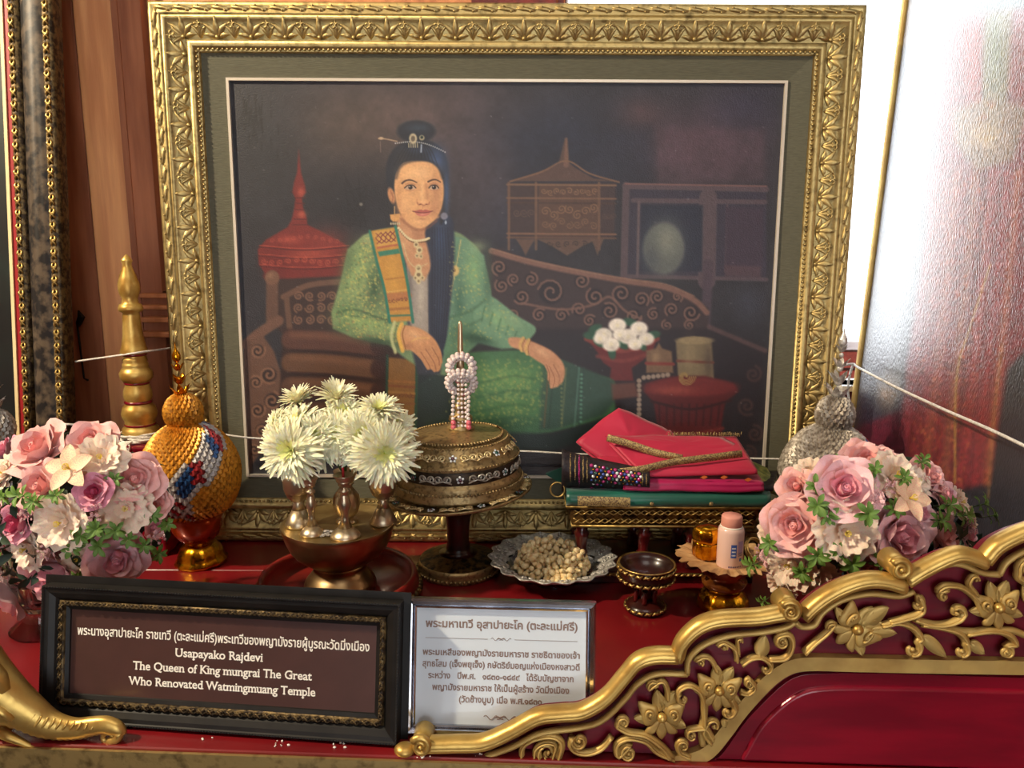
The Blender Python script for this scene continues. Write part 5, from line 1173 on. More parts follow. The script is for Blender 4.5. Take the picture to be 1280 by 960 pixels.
g3 = [(19.5, 0), (19.5, 2.5), (17, 7), (9, 15), (5, 28), (4.8, 34), (6, 41), (8.6, 50), (7, 57), (5.5, 64), (4.8, 68), (7.5, 70), (7.5, 73), (4.4, 75), (4.4, 79), (7.5, 80), (7, 83), (9.5, 86), (10, 90), (13.5, 95), (13, 96), (7, 90), (0, 89)]
stick(432, 671, [(r*.97, 671-h*.80) for r, h in g3], 'taller brass candlestick in front with a red incense stick in it', grp='brass candlesticks on the bowl', hollow=18)
stick(390.5, 668, [(r*.78, 668-h*.74) for r, h in g3], 'slimmer brass candlestick left of the incense holder', grp='brass candlesticks on the bowl', hollow=18)
p = ong(432, 671, zt); k = mpp(p)
part('incense_stick', MB().tube([(p.x, p.y, zt+76*k), (p.x-.002, p.y, zt+112*k)], .0022, 8), 'incense', None, label='short red incense stick standing in the front brass candlestick', cat='incense')
rng = random.Random(8); mb = MB(); pa = ong(407, 668, zt)
for k in range(60):
    a, d = rng.random()*6.3, rng.random()**.6; x, y = pa.x+.016*d*math.cos(a), pa.y+.013*d*math.sin(a)
    mb.ball((x, y, zt+.0015+.006*(1-d)*rng.random()), rng.uniform(.0014, .0034), n=5, q=4, sx=rng.uniform(.7, 1.8), sz=.6)
part('incense_ash', mb, 'ash', None, False, label='small heap of grey ash between the candlesticks on the bowl', cat='ash', kind='stuff')

# ================================================================ DOMED CONTAINER ON PEDESTAL TRAY
Yd = 1.345
cbse, pf = lpx(573, Yd, [(50, 712), (51, 709), (49, 706), (50, 702), (48, 697), (40, 694), (24, 690), (16, 687), (15, 683), (13.5, 676), (14, 660), (16, 645), (24, 632), (30, 628)])
dz = -pf[0][1]; ztp = pf[-1][1]; pf = [(r, z+dz*(1-i/(len(pf)-1))) for i, (r, z) in enumerate(pf)]
st_ = thing('pedestal_tray', (cbse[0], Yd, 0), 'gilded pedestal tray with maroon stem and jewelled wide rim under the domed box', 'stand')
part('stand_foot', MB().lathe(pf[:5], cbse, 56), 'dome_gold', st_); part('foot_top', MB().lathe(pf[4:7], cbse, 56, cap=False), 'dark_gold', st_); part('stand_stem', MB().lathe(pf[6:], cbse, 40), 'dark_lacquer', st_)
tl_ = math.radians(5.0); zc = at(577, 612, Yd).z; cT = Vector((cbse[0]+.003, Yd, zc))
MT = Matrix.Translation(cT) @ Matrix.Rotation(-tl_, 4, 'Y'); kd = mpp(cT)
MTP = MT.copy(); MTL = Matrix.Translation(cT) @ Matrix.Rotation(-math.radians(2.2), 4, 'Y') @ Matrix.Translation((0, 0, .004)); MTF = Matrix.Translation((at(576, 520, Yd).x, Yd, cT.z+.003))
def dpart(nm, mb, m, par, M_=None, **kw): return part(nm, mb.xf(M_ or (MTP if par is st_ else MTL)), m, par, **kw)
dpart('tray_plate', MB().lathe([(28*kd, -11*kd), (60*kd, -7*kd), (86*kd, -3*kd), (91*kd, 0), (91*kd, 2.5*kd), (88*kd, 2*kd), (80*kd, 0), (0, 0)], n=80, cap=False), 'dome_gold', st_)
lid = thing('domed_container', cT, 'round tiered gilded container with jewelled scrollwork bands and brass spike', 'container')
kz = kd/math.cos(math.radians(20))
def dp(y): return (611-y)*kz
dpf = [(80, 608.5), (81, 605), (78, 602), (79, 599), (77, 596), (78.5, 593), (76, 590), (74.5, 588), (74, 572), (75.5, 570), (74, 567), (71, 566), (69, 560), (63, 551), (62, 548.5), (58, 549), (56, 546), (52, 545), (48, 545.5), (30, 542), (16, 539)]
body_ = [(r*kd, dp(y)) for r, y in dpf]
dpart('lid_body', MB().lathe(body_, n=80), 'dome_gold', lid)
dpart('lid_finial', MB().lathe([(r*kd, dp(y)) for r, y in ((17, 541), (18, 536), (13, 533), (12, 530), (15, 528), (14, 524), (7, 521), (6, 517), (9, 514), (9, 511), (5, 508), (4.6, 500), (6, 494), (4, 488), (3.4, 470))], n=30), 'dome_gold', lid, MTF)
dpart('brass_spike', MB().lathe([(r*kd, dp(y)) for r, y in ((3.4, 470), (5, 466), (3.6, 455), (3, 430), (2.6, 418), (1.6, 415), (0, 414))], n=16), 'brass', lid, MTF)
mbf = MB()
for k in range(60): a = 2*PI*k/60; mbf.ball((cbse[0]+pf[1][0]*math.cos(a), Yd+pf[1][0]*math.sin(a), .5*(pf[1][1]+pf[2][1])), 2.2*kd, n=6, q=4, sz=.9)
part('foot_beading', mbf, 'dome_gold', st_, kind='stuff')
def ropering(r, z, n, s_, nm, par):
    mb = MB()
    for k in range(n): a = 2*PI*k/n; mb.ball((r*math.cos(a), r*math.sin(a), z), s_, n=6, q=4)
    return dpart(nm, mb, 'dome_gold', par, kind='stuff')
ropering(79.5*kd, dp(597), 110, 1.8*kd, 'bead_ring', lid); ropering(63*kd, dp(549), 100, 1.3*kd, 'bead_ring', lid); ropering(57*kd, dp(545.5), 90, 2*kd, 'bead_ring', lid); ropering(76*kd, dp(569), 110, 1.2*kd, 'bead_ring', lid)
# scrollwork: pairs of volutes as parts round each band
def scr(s_):
    mb = MB()
    for sg in (-1, 1): mb.tube([(sg*(4.5*s_-3.6*s_*(1-.75*u)*math.cos(u*8)), -1.0*s_*0-.0006, 3.6*s_*(1-.75*u)*math.sin(u*8)) for u in np.linspace(0, 1, 16)], .95*s_, 5)
    mb.tube([(-8*s_, 0, -3.5*s_), (0, -.001, -1*s_), (8*s_, 0, -3.5*s_)], .6*s_, 5)
    return mb
sm1 = scr(kd*1.25).mesh('scroll_ornament', 'dome_scroll'); sm2 = scr(kd*1.3).mesh('scroll_ornament', 'silvered')
def gem(s_):
    mb = MB()
    for k in range(5): a = 2*PI*k/5+PI/2; mb.ball((2.9*s_*math.cos(a), -.0006, 2.9*s_*math.sin(a)), 1.5*s_, 1, n=6, q=4, sy=.5)
    mb.ball((0, -.0012, 0), 2.1*s_, 0, n=8, q=5, sy=.6); return mb
gm = [gem(kd*1.15).mesh('jewel_flower', [a_, b_]) for a_, b_ in (('gem_purple', 'gem_white'), ('gem_teal', 'gem_white'), ('gem_purple', 'gem_teal'))]
def ring(par, r, z, n, tiltx, me_s, ph=0., jew=True):
    for k in range(n):
        a = 2*PI*k/n+ph; M = (MTP if par is st_ else MTL) @ Matrix.Translation((r*math.cos(a), r*math.sin(a), z)) @ Matrix.Rotation(a+PI/2, 4, 'Z') @ Matrix.Rotation(tiltx, 4, 'X')
        if k % 3 == 0 and jew: link('jewel_flower', gm[(k//3) % 3], par, M)
        else: link('scroll_ornament', me_s, par, M)
dpart('dark_band', MB().lathe([(74.6*kd, dp(587)), (75*kd, dp(586)), (75*kd, dp(573.5)), (74.4*kd, dp(572.5))], n=80, cap=False), 'dark_band', lid)
ring(lid, 76*kd, dp(579.8), 24, 0, sm2, .1); ring(lid, 70.2*kd, dp(557.5), 24, -.72, sm1, -PI/2)
ring(st_, 85*kd, 4*kd, 27, -1.5, sm1, .2)
# garlands hung on the spike
def garland(name, c, r, n, br, label, tassels, rot, mats=('pearl', 'pearl_pink')):
    t = thing(name, c, label, 'garland', group='bead garlands on the spike'); mb = MB(); R = Matrix.Rotation(rot, 3, 'X')
    bm1, bm2 = MB().ball((0, 0, 0), br, n=8, q=6).mesh('bead', mats[0]), MB().ball((0, 0, 0), br*.95, n=8, q=6).mesh('bead', mats[1])
    rng = random.Random(n)
    for k in range(n):
        a = 2*PI*k/n
        for o_ in (-1, 0, 1):
            v = R @ Vector(((r+o_*br*.8)*math.cos(a), (0 if o_ else -br*.8)+rng.uniform(-1, 1)*br*.3, (r+o_*br*.8)*math.sin(a)*1.05)); v = Vector(c)+v
            link('bead', bm2 if rng.random() < .06 else bm1, t, Matrix.Translation(v))
    for dx, y0_, L, s_ in tassels:
        for j in range(L): link('bead', bm2 if j >= L-2 else bm1, t, Matrix.Translation((c[0]+dx+.0006*math.sin(j), c[1]-br*2.2, c[2]-r+y0_-j*br*1.7)) @ Matrix.Scale(s_*(1.5 if j >= L-2 else 1), 4))
    return t
gc = at(577, 459, Yd); gc.y = Yd-.008
garland('bead_garland', gc, 14*kd, 17, 3.3*kd, 'upper ring garland of pale beads with a long tassel on the spike', [(-.005, 0, 18, .62), (.0015, 0, 20, .62), (.008, 0, 17, .62)], .12)
g2c = at(577, 477, Yd); g2c.y = Yd-.010
garland('bead_garland', g2c, 15.5*kd, 18, 3.1*kd, 'lower ring garland of pale beads with two red tipped tassels', [(-.014, .006, 9, .8), (.013, .006, 9, .8)], .5)

# ================================================================ SILVER PLATE WITH BUD GARLAND
cp = ong(690, 722, 0); kp = mpp(cp); cp = (cp.x, cp.y-.004, 0)
sp_ = thing('silver_plate', cp, 'scalloped silver filigree plate holding a garland of dried cream buds', 'plate')
part('plate_base', MB().lathe([(30*kp, 0), (32*kp, 6*kp), (50*kp, 12*kp), (56*kp, 18*kp), (58*kp, 21*kp), (55*kp, 19*kp), (48*kp, 14*kp), (0, 12*kp)], cp, 60, cap=False), 'chrome', sp_)
part('plate_rim', MB().lathe([(56*kp, 19*kp), (66*kp, 23*kp), (75*kp, 27*kp), (78*kp, 30*kp), (76*kp, 30*kp), (64*kp, 25*kp), (56*kp, 21*kp)], cp, 144, lobes=18, lamp_=.035, cap=False), 'filigree', sp_)
dm = MB()
for k in range(3): dm.tube([((k-1)*4*kp+2.5*kp*math.cos(t), 7*kp*(k == 1)+2.5*kp*math.sin(t), .001) for t in np.linspace(0, 5.5, 9)], .9*kp, 5)
dm.ball((0, 12*kp, .002), 2*kp, n=6, q=4); dm = dm.mesh('filigree_ornament', 'filigree')
for k in range(18):
    a = 2*PI*k/18; link('filigree_ornament', dm, sp_, Matrix.Translation((cp[0]+64*kp*math.cos(a), cp[1]+64*kp*math.sin(a), 25.5*kp)) @ Matrix.Rotation(a-PI/2, 4, 'Z') @ Matrix.Rotation(.35, 4, 'X'))
gl = thing('bud_garland', (cp[0], cp[1], 14*kp), 'coiled garland of dried cream jasmine buds on the silver plate', 'garland')
bd = [MB().ball((0, 0, 0), 4.1*kp*s_, n=8, q=6, sz=1.25).ball((0, 0, 5.2*kp*s_), 2.2*kp, n=6, q=4).mesh('flower_bud', 'bud') for s_ in (1, .85)]
rng = random.Random(5); n_ = 0
for r, n, z in ((16, 12, 22), (23, 17, 24), (30, 22, 24), (37, 27, 22), (44, 31, 19), (22, 15, 31), (29, 20, 33), (36, 24, 31), (42, 27, 27), (30, 18, 39), (36, 21, 38)):
    for k in range(n):
        a = 2*PI*(k+rng.random()*.4)/n; rr = r+rng.uniform(-1.6, 1.6)
        M = Matrix.Translation((cp[0]+rr*kp*math.cos(a), cp[1]+rr*kp*math.sin(a), (z+rng.uniform(-1.5, 1.5))*kp)) @ Euler((rng.uniform(0, 6), rng.uniform(0, 6), 0)).to_matrix().to_4x4()
        link('flower_bud', bd[n_ % 2], gl, M); n_ += 1
for k in range(9): link('flower_bud', bd[0], gl, Matrix.Translation((cp[0]+(4+(k % 3)*7)*kp, cp[1]-(38+(k//3)*6)*kp, (26-(k//3)*3)*kp)) @ Euler((1.2, 0, k)).to_matrix().to_4x4())

# ================================================================ SMALL GOLD CUP
Yc = 1.19; cc, pf = lpx(806, Yc, [(22, 764), (24, 763), (24.5, 757), (20, 754), (15, 751), (9, 747), (8, 738), (10, 733), (22, 729), (31, 724), (34.5, 716), (35, 708), (35.5, 705), (33, 704), (31, 711), (22, 721), (0, 724)])
cu = thing('pedestal_cup', (cc[0], Yc, 0), 'small gilt rimmed dark lacquer pedestal cup standing on red table', 'cup')
pf = [(r, max(0, z-pf[0][1]*(1-i/16))) for i, (r, z) in enumerate(pf)]
part('cup_foot', MB().lathe(pf[:6], cc, 40), 'dark_lacquer', cu); part('cup_stem', MB().lathe(pf[5:8], cc, 24), 'maroon', cu); part('cup_bowl', MB().lathe(pf[7:], cc, 56, cap=False), 'dark_lacquer', cu)
kc = mpp(at(806, 720, Yc))
for k in range(6): a = 2*PI*k/6+.3; part('column', MB().lathe([(4*kc, 0), (2.6*kc, 3*kc), (3.6*kc, 8*kc), (2.4*kc, 13*kc), (4*kc, 17*kc)], (cc[0]+13*kc*math.cos(a), cc[1]+13*kc*math.sin(a), pf[4][1]), 12), 'maroon', cu)
for r, z, n in ((34.6, pf[11][1]-.001, 22), (34, pf[9][1]+.004, 22), (24, pf[2][1]-.002, 16)):
    me = MB().tube([(-4.6*kc, 0, -2*kc), (-1.5*kc, -1*kc, .8*kc), (1.5*kc, -1*kc, -.8*kc), (4.6*kc, 0, 2*kc)], [.8*kc, 2*kc, 2*kc, .8*kc], 6).mesh('gilt_twist', 'old_gold')
    for k in range(n): a = 2*PI*k/n; link('gilt_twist', me, cu, Matrix.Translation((cc[0]+r*kc*math.cos(a), cc[1]+r*kc*math.sin(a), z)) @ Matrix.Rotation(a+PI/2, 4, 'Z'))
part('gilt_rim', MB().lathe([(34*kc, pf[12][1]-.001), (36*kc, pf[12][1]), (35.6*kc, pf[12][1]+.002), (33*kc, pf[12][1]+.001)], cc, 56, cap=False), 'old_gold', cu)

# ================================================================ AMBER STAND WITH PAPER-EDGED DISH AND WHAT IT HOLDS
Ya = 1.203; ca_, pf = lpx(903, Ya, [(31, 762), (32, 758), (30, 748), (25, 742), (21, 738), (27, 732), (28, 726), (22, 722), (27, 716), (31, 707), (32, 702), (0, 700)])
am = thing('amber_stand', (ca_[0], Ya, 0), 'amber and gold turned pedestal stand with a crinkled tan paper dish on top', 'stand')
zs = pf[0][1]; pf = [(r, z-zs*(1-i/11)) for i, (r, z) in enumerate(pf)]
part('gold_foot', MB().lathe(pf[:5], ca_, 40, lobes=14, lamp_=.03), 'bright_gold', am); part('amber_body', MB().lathe(pf[4:], ca_, 40), 'amber', am)
zd = pf[-1][1]; ka = mpp(at(903, 700, Ya)); rng = random.Random(2); rad = [rng.uniform(.92, 1.1) for _ in range(80)]
mb = MB(); vs = []
for j, (r, z) in enumerate(((0, .6), (26, .6), (34, 2), (46, 4), (57, 5.5), (57.5, 6.5), (46, 5), (34, 3), (26, 1.6), (0, 1.6))):
    for k in range(80): a = 2*PI*k/80; f = 1+(rad[k]-1)*max(0, (r-30)/27); vs.append((ca_[0]+r*ka*f*math.cos(a), ca_[1]+r*ka*f*math.sin(a), zd+(z+(1.5*math.sin(k*1.7) if r > 40 else 0))*ka))
mb.add(vs, [(j*80+k, j*80+(k+1) % 80, (j+1)*80+(k+1) % 80, (j+1)*80+k) for j in range(9) for k in range(80)]); part('paper_dish', mb, 'kraft', am, False)
zd2 = zd+1.8*ka
cj = at(883, 697, Ya+.004); kj = mpp(cj)
j_ = thing('gold_jar', (cj.x, cj.y, zd2), 'small embossed shiny gold jar behind the pink powder bottle', 'jar'); cjj = (cj.x, cj.y, zd2)
part('jar_body', MB().lathe([(12*kj, 0), (17*kj, 4*kj), (18*kj, 12*kj), (17*kj, 20*kj), (18*kj, 23*kj)], cjj, 48, lobes=12, lamp_=.04), 'bright_gold', j_)
part('jar_lid', MB().lathe([(18*kj, 23*kj), (18.5*kj, 27*kj), (18*kj, 36*kj), (16*kj, 40*kj), (9*kj, 43*kj), (0, 44*kj)], cjj, 48, lobes=8, lamp_=.03), 'bright_gold', j_)
cbt = at(911.5, 706, Ya-.026); kb = mpp(cbt); cbb = (cbt.x, cbt.y, zd2)
bt = thing('powder_bottle', cbb, 'pale pink powder bottle with salmon pink cap on the paper dish', 'bottle')
part('bottle_body', MB().lathe([(15.3*kb, 0), (16*kb, 1.5*kb), (16*kb, 46*kb), (15*kb, 50*kb), (12.5*kb, 52*kb)], cbb, 40), 'bottle_pink', bt)
part('cap', MB().lathe([(12.6*kb, 52*kb), (13*kb, 52.5*kb), (12.6*kb, 64*kb), (11.6*kb, 66*kb), (0, 66.4*kb)], cbb, 36), 'cap_pink', bt)
part('cap_collar', MB().lathe([(13.6*kb, 50.6*kb), (13.8*kb, 51.6*kb), (13.2*kb, 53*kb)], cbb, 36), 'letter_white', bt)
def decal(nm, a0, a1, z0, z1, m):
    mb = MB().grid(lambda u, v: (cbb[0]+16.12*kb*math.sin(a0+(a1-a0)*u), cbb[1]-16.12*kb*math.cos(a0+(a1-a0)*u), cbb[2]+(z0+(z1-z0)*v)*kb), 6, 1); return part(nm, mb, m, bt)
decal('label_panel', -.22, .22, 16, 33, 'print_blue'); decal('label_panel', .34, .85, 22, 37, 'print_mauve')
for k in range(3): decal('label_print', -.16, .16, 18.5+k*4.5, 20.2+k*4.5, 'letter_white')
for k in range(3): decal('label_print', .36, .8, 18+k*1.7, 18.8+k*1.7, 'print_dark')
for k in range(7): decal('label_print', -.35+k*.16, -.35+k*.16+.1, 3, 5, 'print_dark')
decal('label_print', .5, .72, 11, 15, 'print_blue')
for nm, cx, cy, rr_, tl2, lab in (('bangle', 943, 684, 15, .9, 'gold bangle leaning in the paper dish right of the powder bottle'),):
    cg = at(cx, cy, Ya+.0); kg = mpp(cg); R = Matrix.Rotation(tl2, 3, 'X') @ Matrix.Rotation(.5, 3, 'Y')
    bo = thing(nm, (cg.x, cg.y, zd2), lab, nm)
    for o_ in (-.0035, .0005, .0045): part('hoop', MB().tube([Vector((cg.x, cg.y, zd2+11*kg))+R @ Vector((rr_*kg*math.cos(t), rr_*kg*math.sin(t), o_)) for t in np.linspace(0, 2*PI, 33)[:-1]], .0022, 6, closed=True), 'bronze_trim' if o_ < 0 else 'old_gold', bo)

# ================================================================ CLOTH STAND AND FOLDED CLOTHS
Ys0, Ys1 = 1.285, 1.445; zs_ = at(820, 633, Ys0).z; X0, X1 = at(708, 640, Ys0).x, at(953, 645, Ys0).x
sd_ = thing('cloth_stand', ((X0+X1)/2, (Ys0+Ys1)/2, 0), 'gilded rectangular offering stand on turned legs under the folded cloths', 'stand')
zl = at(820, 662, Ys0).z
def taper(x0, x1, y0, y1, z0, z1, ins): 
    return MB().add([(x0+ins, y0+ins, z0), (x1-ins, y0+ins, z0), (x1-ins, y1-ins, z0), (x0+ins, y1-ins, z0), (x0, y0, z1), (x1, y0, z1), (x1, y1, z1), (x0, y1, z1)], [(0, 3, 2, 1), (4, 5, 6, 7), (0, 1, 5, 4), (1, 2, 6, 5), (2, 3, 7, 6), (3, 0, 4, 7)])
bevel(part('stand_top', taper(X0, X1, Ys0, Ys1, zl, zs_, .012), 'dark_gold', sd_, False), .002)
for z in (zs_-.002, zl+.002):
    ii = 0 if z > zl+.01 else .011; part('gilt_rail', MB().tube([(X0+ii, Ys0+ii, z), (X1-ii, Ys0+ii, z), (X1-ii, Ys1-ii, z), (X0+ii, Ys1-ii, z)], .0026, 6, closed=True), 'old_gold', sd_)
lat = MB()
for sg in (-1, 1): lat.tube([(-.0075, sg*.0045, 0), (-.003, sg*.002, .0008), (.003, -sg*.002, .0008), (.0075, -sg*.0045, 0)], .0011, 5)
lat.ball((0, 0, .001), .0015, n=6, q=4); lat = lat.mesh('lattice_ornament', 'old_gold'); ng = int((X1-X0-.024)/.0135)
for row in range(2):
    for k in range(ng):
        z = zl+(zs_-zl)*(.3+.4*row); x = X0+.014+(k+.5)*(X1-X0-.028)/ng; y = Ys0+.012*(zs_-z)/(zs_-zl)-.0006
        link('lattice_ornament', lat, sd_, Matrix.Translation((x, y, z)) @ Matrix.Rotation(.0, 4, 'X') @ UP)
lp_ = [(.010, 0), (.012, .02), (.008, .3), (.011, .34), (.007, .4), (.010, .7), (.0125, .8), (.008, .86), (.012, 1)]
zb_ = .022
for x in (X0+.03, (X0+X1)/2-.03, (X0+X1)/2+.055, X1-.03):
    for y in (Ys0+.028, Ys1-.028): part('leg', MB().lathe([(r*1.15, z*(zl-zb_)) for r, z in lp_], (x, y, zb_), 16), 'maroon', sd_)
bevel(part('stand_base', MB().box(X0+.008, X1-.008, Ys0+.004, Ys1-.004, 0, zb_-.0004), 'maroon', sd_, False), .002)
mb = MB().tube([(X0+.008, Ys0+.002, zb_-.004), (X1-.008, Ys0+.002, zb_-.004)], .003, 6)
me = MB().tube([(-.006, 0, -.002), (0, -.002, 0), (.006, 0, .002)], [.001, .0028, .001], 6).mesh('rope_twist', 'old_gold')
for k in range(30): link('rope_twist', me, sd_, Matrix.Translation((X0+.014+k*(X1-X0-.028)/29, Ys0+.001, zb_-.004)))
part('base_molding', mb, 'old_gold', sd_)
# folded cloth as a closed quilted slab through eight given corners
def slabcloth(name, TL, TR, BL, BR, th, m, label, puff=.003, wr=.0015, nu=36, nv=18, sd=0, folds=1, mats=None, edge=.0):
    TL, TR, BL, BR = map(Vector, (TL, TR, BL, BR)); mb = MB(); rs = sd*1.7
    def top_(u, v):
        p = (TL*(1-u)+TR*u)*(1-v)+(BL*(1-u)+BR*u)*v
        e = (4*u*(1-u))**.35*(4*v*(1-v))**.35
        p.z += puff*e+wr*(math.sin(u*9+rs+v*4)+.6*math.sin(u*21+v*13+rs)+.5*math.sin(v*17-u*5+rs*2))*e; return p
    def fn(u, v):                       # wraps round: top, front fold, bottom
        if v < .55: return top_(u, v/.55)
        if v < .8:
            a = (v-.55)/.25*PI; p = top_(u, 1); d = (p-top_(u, .97)).normalized(); b = p.copy(); b.z -= th/2
            sc_ = 1+.25*math.sin(a*folds*2)*(folds > 1)
            return b+Vector((0, 0, 1))*math.cos(a)*th/2+d*math.sin(a)*th*.5*sc_
        p = top_(u, 1-(v-.8)/.2); p.z -= th; return p
    mb.grid(fn, nu, nv*2+8)
    o = part(name, mb, m, None, label=label, cat='cloth', group='folded silk cloths on the stand')
    s = o.modifiers.new('solid', 'SOLIDIFY'); s.thickness = .0012; s.offset = -1
    return o
Yf_, Yb_ = Ys0+.006, Ys1-.01
def az(x, y, Y, z): p = at(x, y, Y); p.z = zs_+z; return p
g0 = slabcloth('folded_cloth', az(706, 602, Yb_, .0235), az(948, 604, Yb_-.01, .0235), az(708, 617, Yf_, .0235), az(962, 628, Yf_, .0235), .022, 'silk_green', 'folded emerald green silk with gold border, lowest of the cloth pile', .003, .001, sd=1)
part('woven_border', MB().grid(lambda u, v: at(722+66*u, 620+12*v+2*u, Yf_-.013-.003*math.sin(PI*v)), 14, 3), 'silk_gold', g0)
for px_ in (815, 889): part('gold_motif', MB().ball(at(px_, 630, Yf_-.013), .0038, n=8, q=5, sy=.25), 'silk_gold', g0)
part('hanging_corner', MB().add([at(682, 591, 1.40), at(705, 583, 1.42), at(710, 600, 1.40), at(700, 604, 1.39), at(682, 593, 1.395)], [(0, 1, 2, 3, 4)]), 'silk_green', g0, False)
slabcloth('folded_cloth', az(790, 588, 1.40, .044), az(938, 588, 1.39, .044), az(780, 600, Yf_+.003, .043), az(954, 601, Yf_, .043), .016, 'silk_magenta', 'folded magenta silk with orange motifs below the crimson cloth', .002, .001, sd=2, folds=2)
mg = bpy.data.objects[-1] if False else [o for o in COL.objects if o.get('label', '').startswith('folded magenta')][0]
for px_, py_ in ((905, 597), (935, 600), (898, 607), (925, 611), (880, 597), (945, 613)):
    c = at(px_, py_, Yf_-.004); part('orange_motif', MB().add([c+Vector((-.007, 0, 0)), c+Vector((0, 0, -.003)), c+Vector((.007, 0, .001)), c+Vector((0, 0, .004))], [(0, 1, 2, 3)]), 'silk_orange', mg, False)
cz_ = slabcloth('folded_cloth', at(726, 556, 1.41), at(838, 538, 1.43), at(762, 585, 1.325), at(878, 585, 1.32), .006, 'silk_crimson', 'crimson silk folded to a raised point, upper back of the pile', .001, .0012, sd=3)
# raised triangular flap of the crimson cloth
def flap(nm, pts, m, par, thk=.003, lift=.0):
    P = [Vector(p) for p in pts]; c = sum(P, Vector())/len(P); mb = MB(); n = len(P); vs = []
    Q = [Vector(p) for p in smooth([tuple(p) for p in P], 1, True)] if False else P
    dense = []
    for i in range(n):
        for k in range(6): dense.append(P[i].lerp(P[(i+1) % n], k/6))
    N = len(dense)
    for f in (1, .85, .6, .3): 
        for i, p in enumerate(dense): q_ = c.lerp(p, f); q_ = q_+Vector((0, -lift*(1-f*f), lift*(1-f*f)*.6+.001*math.sin(i*.9+f*7))); vs.append(q_)
    vs.append(c+Vector((0, -lift, lift*.6)))
    fs = [(j*N+i, j*N+(i+1) % N, (j+1)*N+(i+1) % N, (j+1)*N+i) for j in range(3) for i in range(N)]+[(3*N+i, 3*N+(i+1) % N, 4*N) for i in range(N)]
    o = part(nm, mb.add(vs, fs), m, par); s = o.modifiers.new('s', 'SOLIDIFY'); s.thickness = thk; s.offset = 0; return o
flap('raised_flap', [at(720, 553, 1.385), at(745, 531, 1.41), at(773, 510, 1.43), at(803, 523, 1.432), at(838, 540, 1.43), at(850, 560, 1.39), at(790, 585, 1.34), at(760, 582, 1.35)], 'silk_crimson', cz_, .004, .006)
cf_ = slabcloth('folded_cloth', at(757, 546, 1.385), at(920, 546, 1.40), at(800, 590, 1.30), at(946, 587, 1.295), .007, 'silk_crimson', 'crimson silk with two gold brocade bands on top of the pile', .003, .0016, sd=5)
def ribbon(nm, pts, w_, m, par, dY=-.0):
    P = smooth([(x, y, Y) for x, y, Y in pts], 6); mb = MB(); vs = []
    for i, (x, y, Y) in enumerate(P):
        t = P[min(i+1, len(P)-1)]-P[max(i-1, 0)]; L = math.hypot(t[0], t[1]); nx, ny = -t[1]/L, t[0]/L
        for s_, dz_ in ((-1, 0), (0, .0003), (1, 0)): v = at(x+nx*w_*s_, y+ny*w_*s_, Y); v.z += dz_; vs.append(v)
    mb.add(vs, [(3*i+k, 3*i+k+1, 3*i+k+4, 3*i+k+3) for i in range(len(P)-1) for k in (0, 1)])
    o = part(nm, mb, m, par); s = o.modifiers.new('s', 'SOLIDIFY'); s.thickness = .0004; return o
flap('folded_flap', [at(757, 546, 1.368), at(800, 545, 1.385), at(848, 545, 1.392), at(905, 547, 1.392), at(925, 560, 1.365), at(900, 571, 1.345), at(855, 574, 1.335), at(805, 562, 1.345)], 'silk_crimson', cf_, .003, .005)
ribbon('brocade_band', [(759, 547, 1.355), (790, 556, 1.342), (820, 566, 1.328), (853, 573, 1.318)], 4.5, 'silk_gold', cf_)
ribbon('brocade_band', [(775, 590, 1.29), (805, 586, 1.292), (840, 578, 1.30), (880, 573, 1.305), (928, 567, 1.315)], 4.5, 'silk_gold', cf_)
mb = MB(); rng = random.Random(9)
for k in range(60): x = 836+90*k/59; p = at(x, 545+rng.uniform(-1, 1), 1.39); mb.tube([p, p+Vector((rng.uniform(-.002, .002), .003, .006))], .0006, 4)
part('gold_fringe', mb, 'silk_gold', cf_, kind='stuff')
# black beaded collar at the left of the pile
Yk = Ys0+.012
bk = thing('beaded_collar', at(760, 612, Yk), 'black cloth collar covered in gold, magenta and blue jewels beside the crimson silk', 'collar')
def rollp(u, v): x = 702+110*u; yt = 563+26*u**.8; yb = 612+6*u; r = .5-.5*math.cos(PI*v); return at(x, yt+(yb-yt)*v, Yk+.03-.045*math.sin(PI*(.12+.88*v))-.0*u)
o = part('collar_cloth', MB().grid(rollp, 30, 12), 'black_cloth', bk); s = o.modifiers.new('s', 'SOLIDIFY'); s.thickness = .004
def onroll(u, v, d=.006): p = Vector(rollp(u, v)); return p+(Vector((0, 0, H_))-p).normalized()*d
for u_, m, n, br in ((.10, 'silk_gold', 26, .0014), (.155, 'silk_gold', 26, .0014), (.20, 'gem_magenta', 20, .0019), (.245, 'silk_gold', 26, .0014), (.29, 'silk_gold', 26, .0014), (.92, 'silk_gold', 20, .0013), (.965, 'silk_gold', 20, .0013)):
    mb = MB()
    for k in range(n): mb.ball(onroll(u_+.002*math.sin(k), k/(n-1)*.96), br, n=6, q=4)
    part('bead_row', mb, m, bk, kind='stuff')
js = [MB().ball((0, 0, 0), .0036*s_, n=8, q=6).mesh('jewel', m) for m, s_ in (('gem_magenta', 1.), ('gem_blue', .85), ('gem_teal', .9), ('gem_white', .8), ('bright_gold', .5), ('bright_gold', .5))]
for j in range(7):
    for k in range(13): link('jewel', js[(j*3+k*2+rng.randint(0, 1)) % 6], bk, Matrix.Translation(onroll(.34+.045*k+.02*(j % 2), .2+.11*j, .0055)))
part('gold_loop', MB().tube([at(697+9*math.cos(t), 612+9*math.sin(t), Yk+.01) for t in np.linspace(0, 2*PI, 20)[:-1]], .0016, 6, closed=True), 'old_gold', bk)
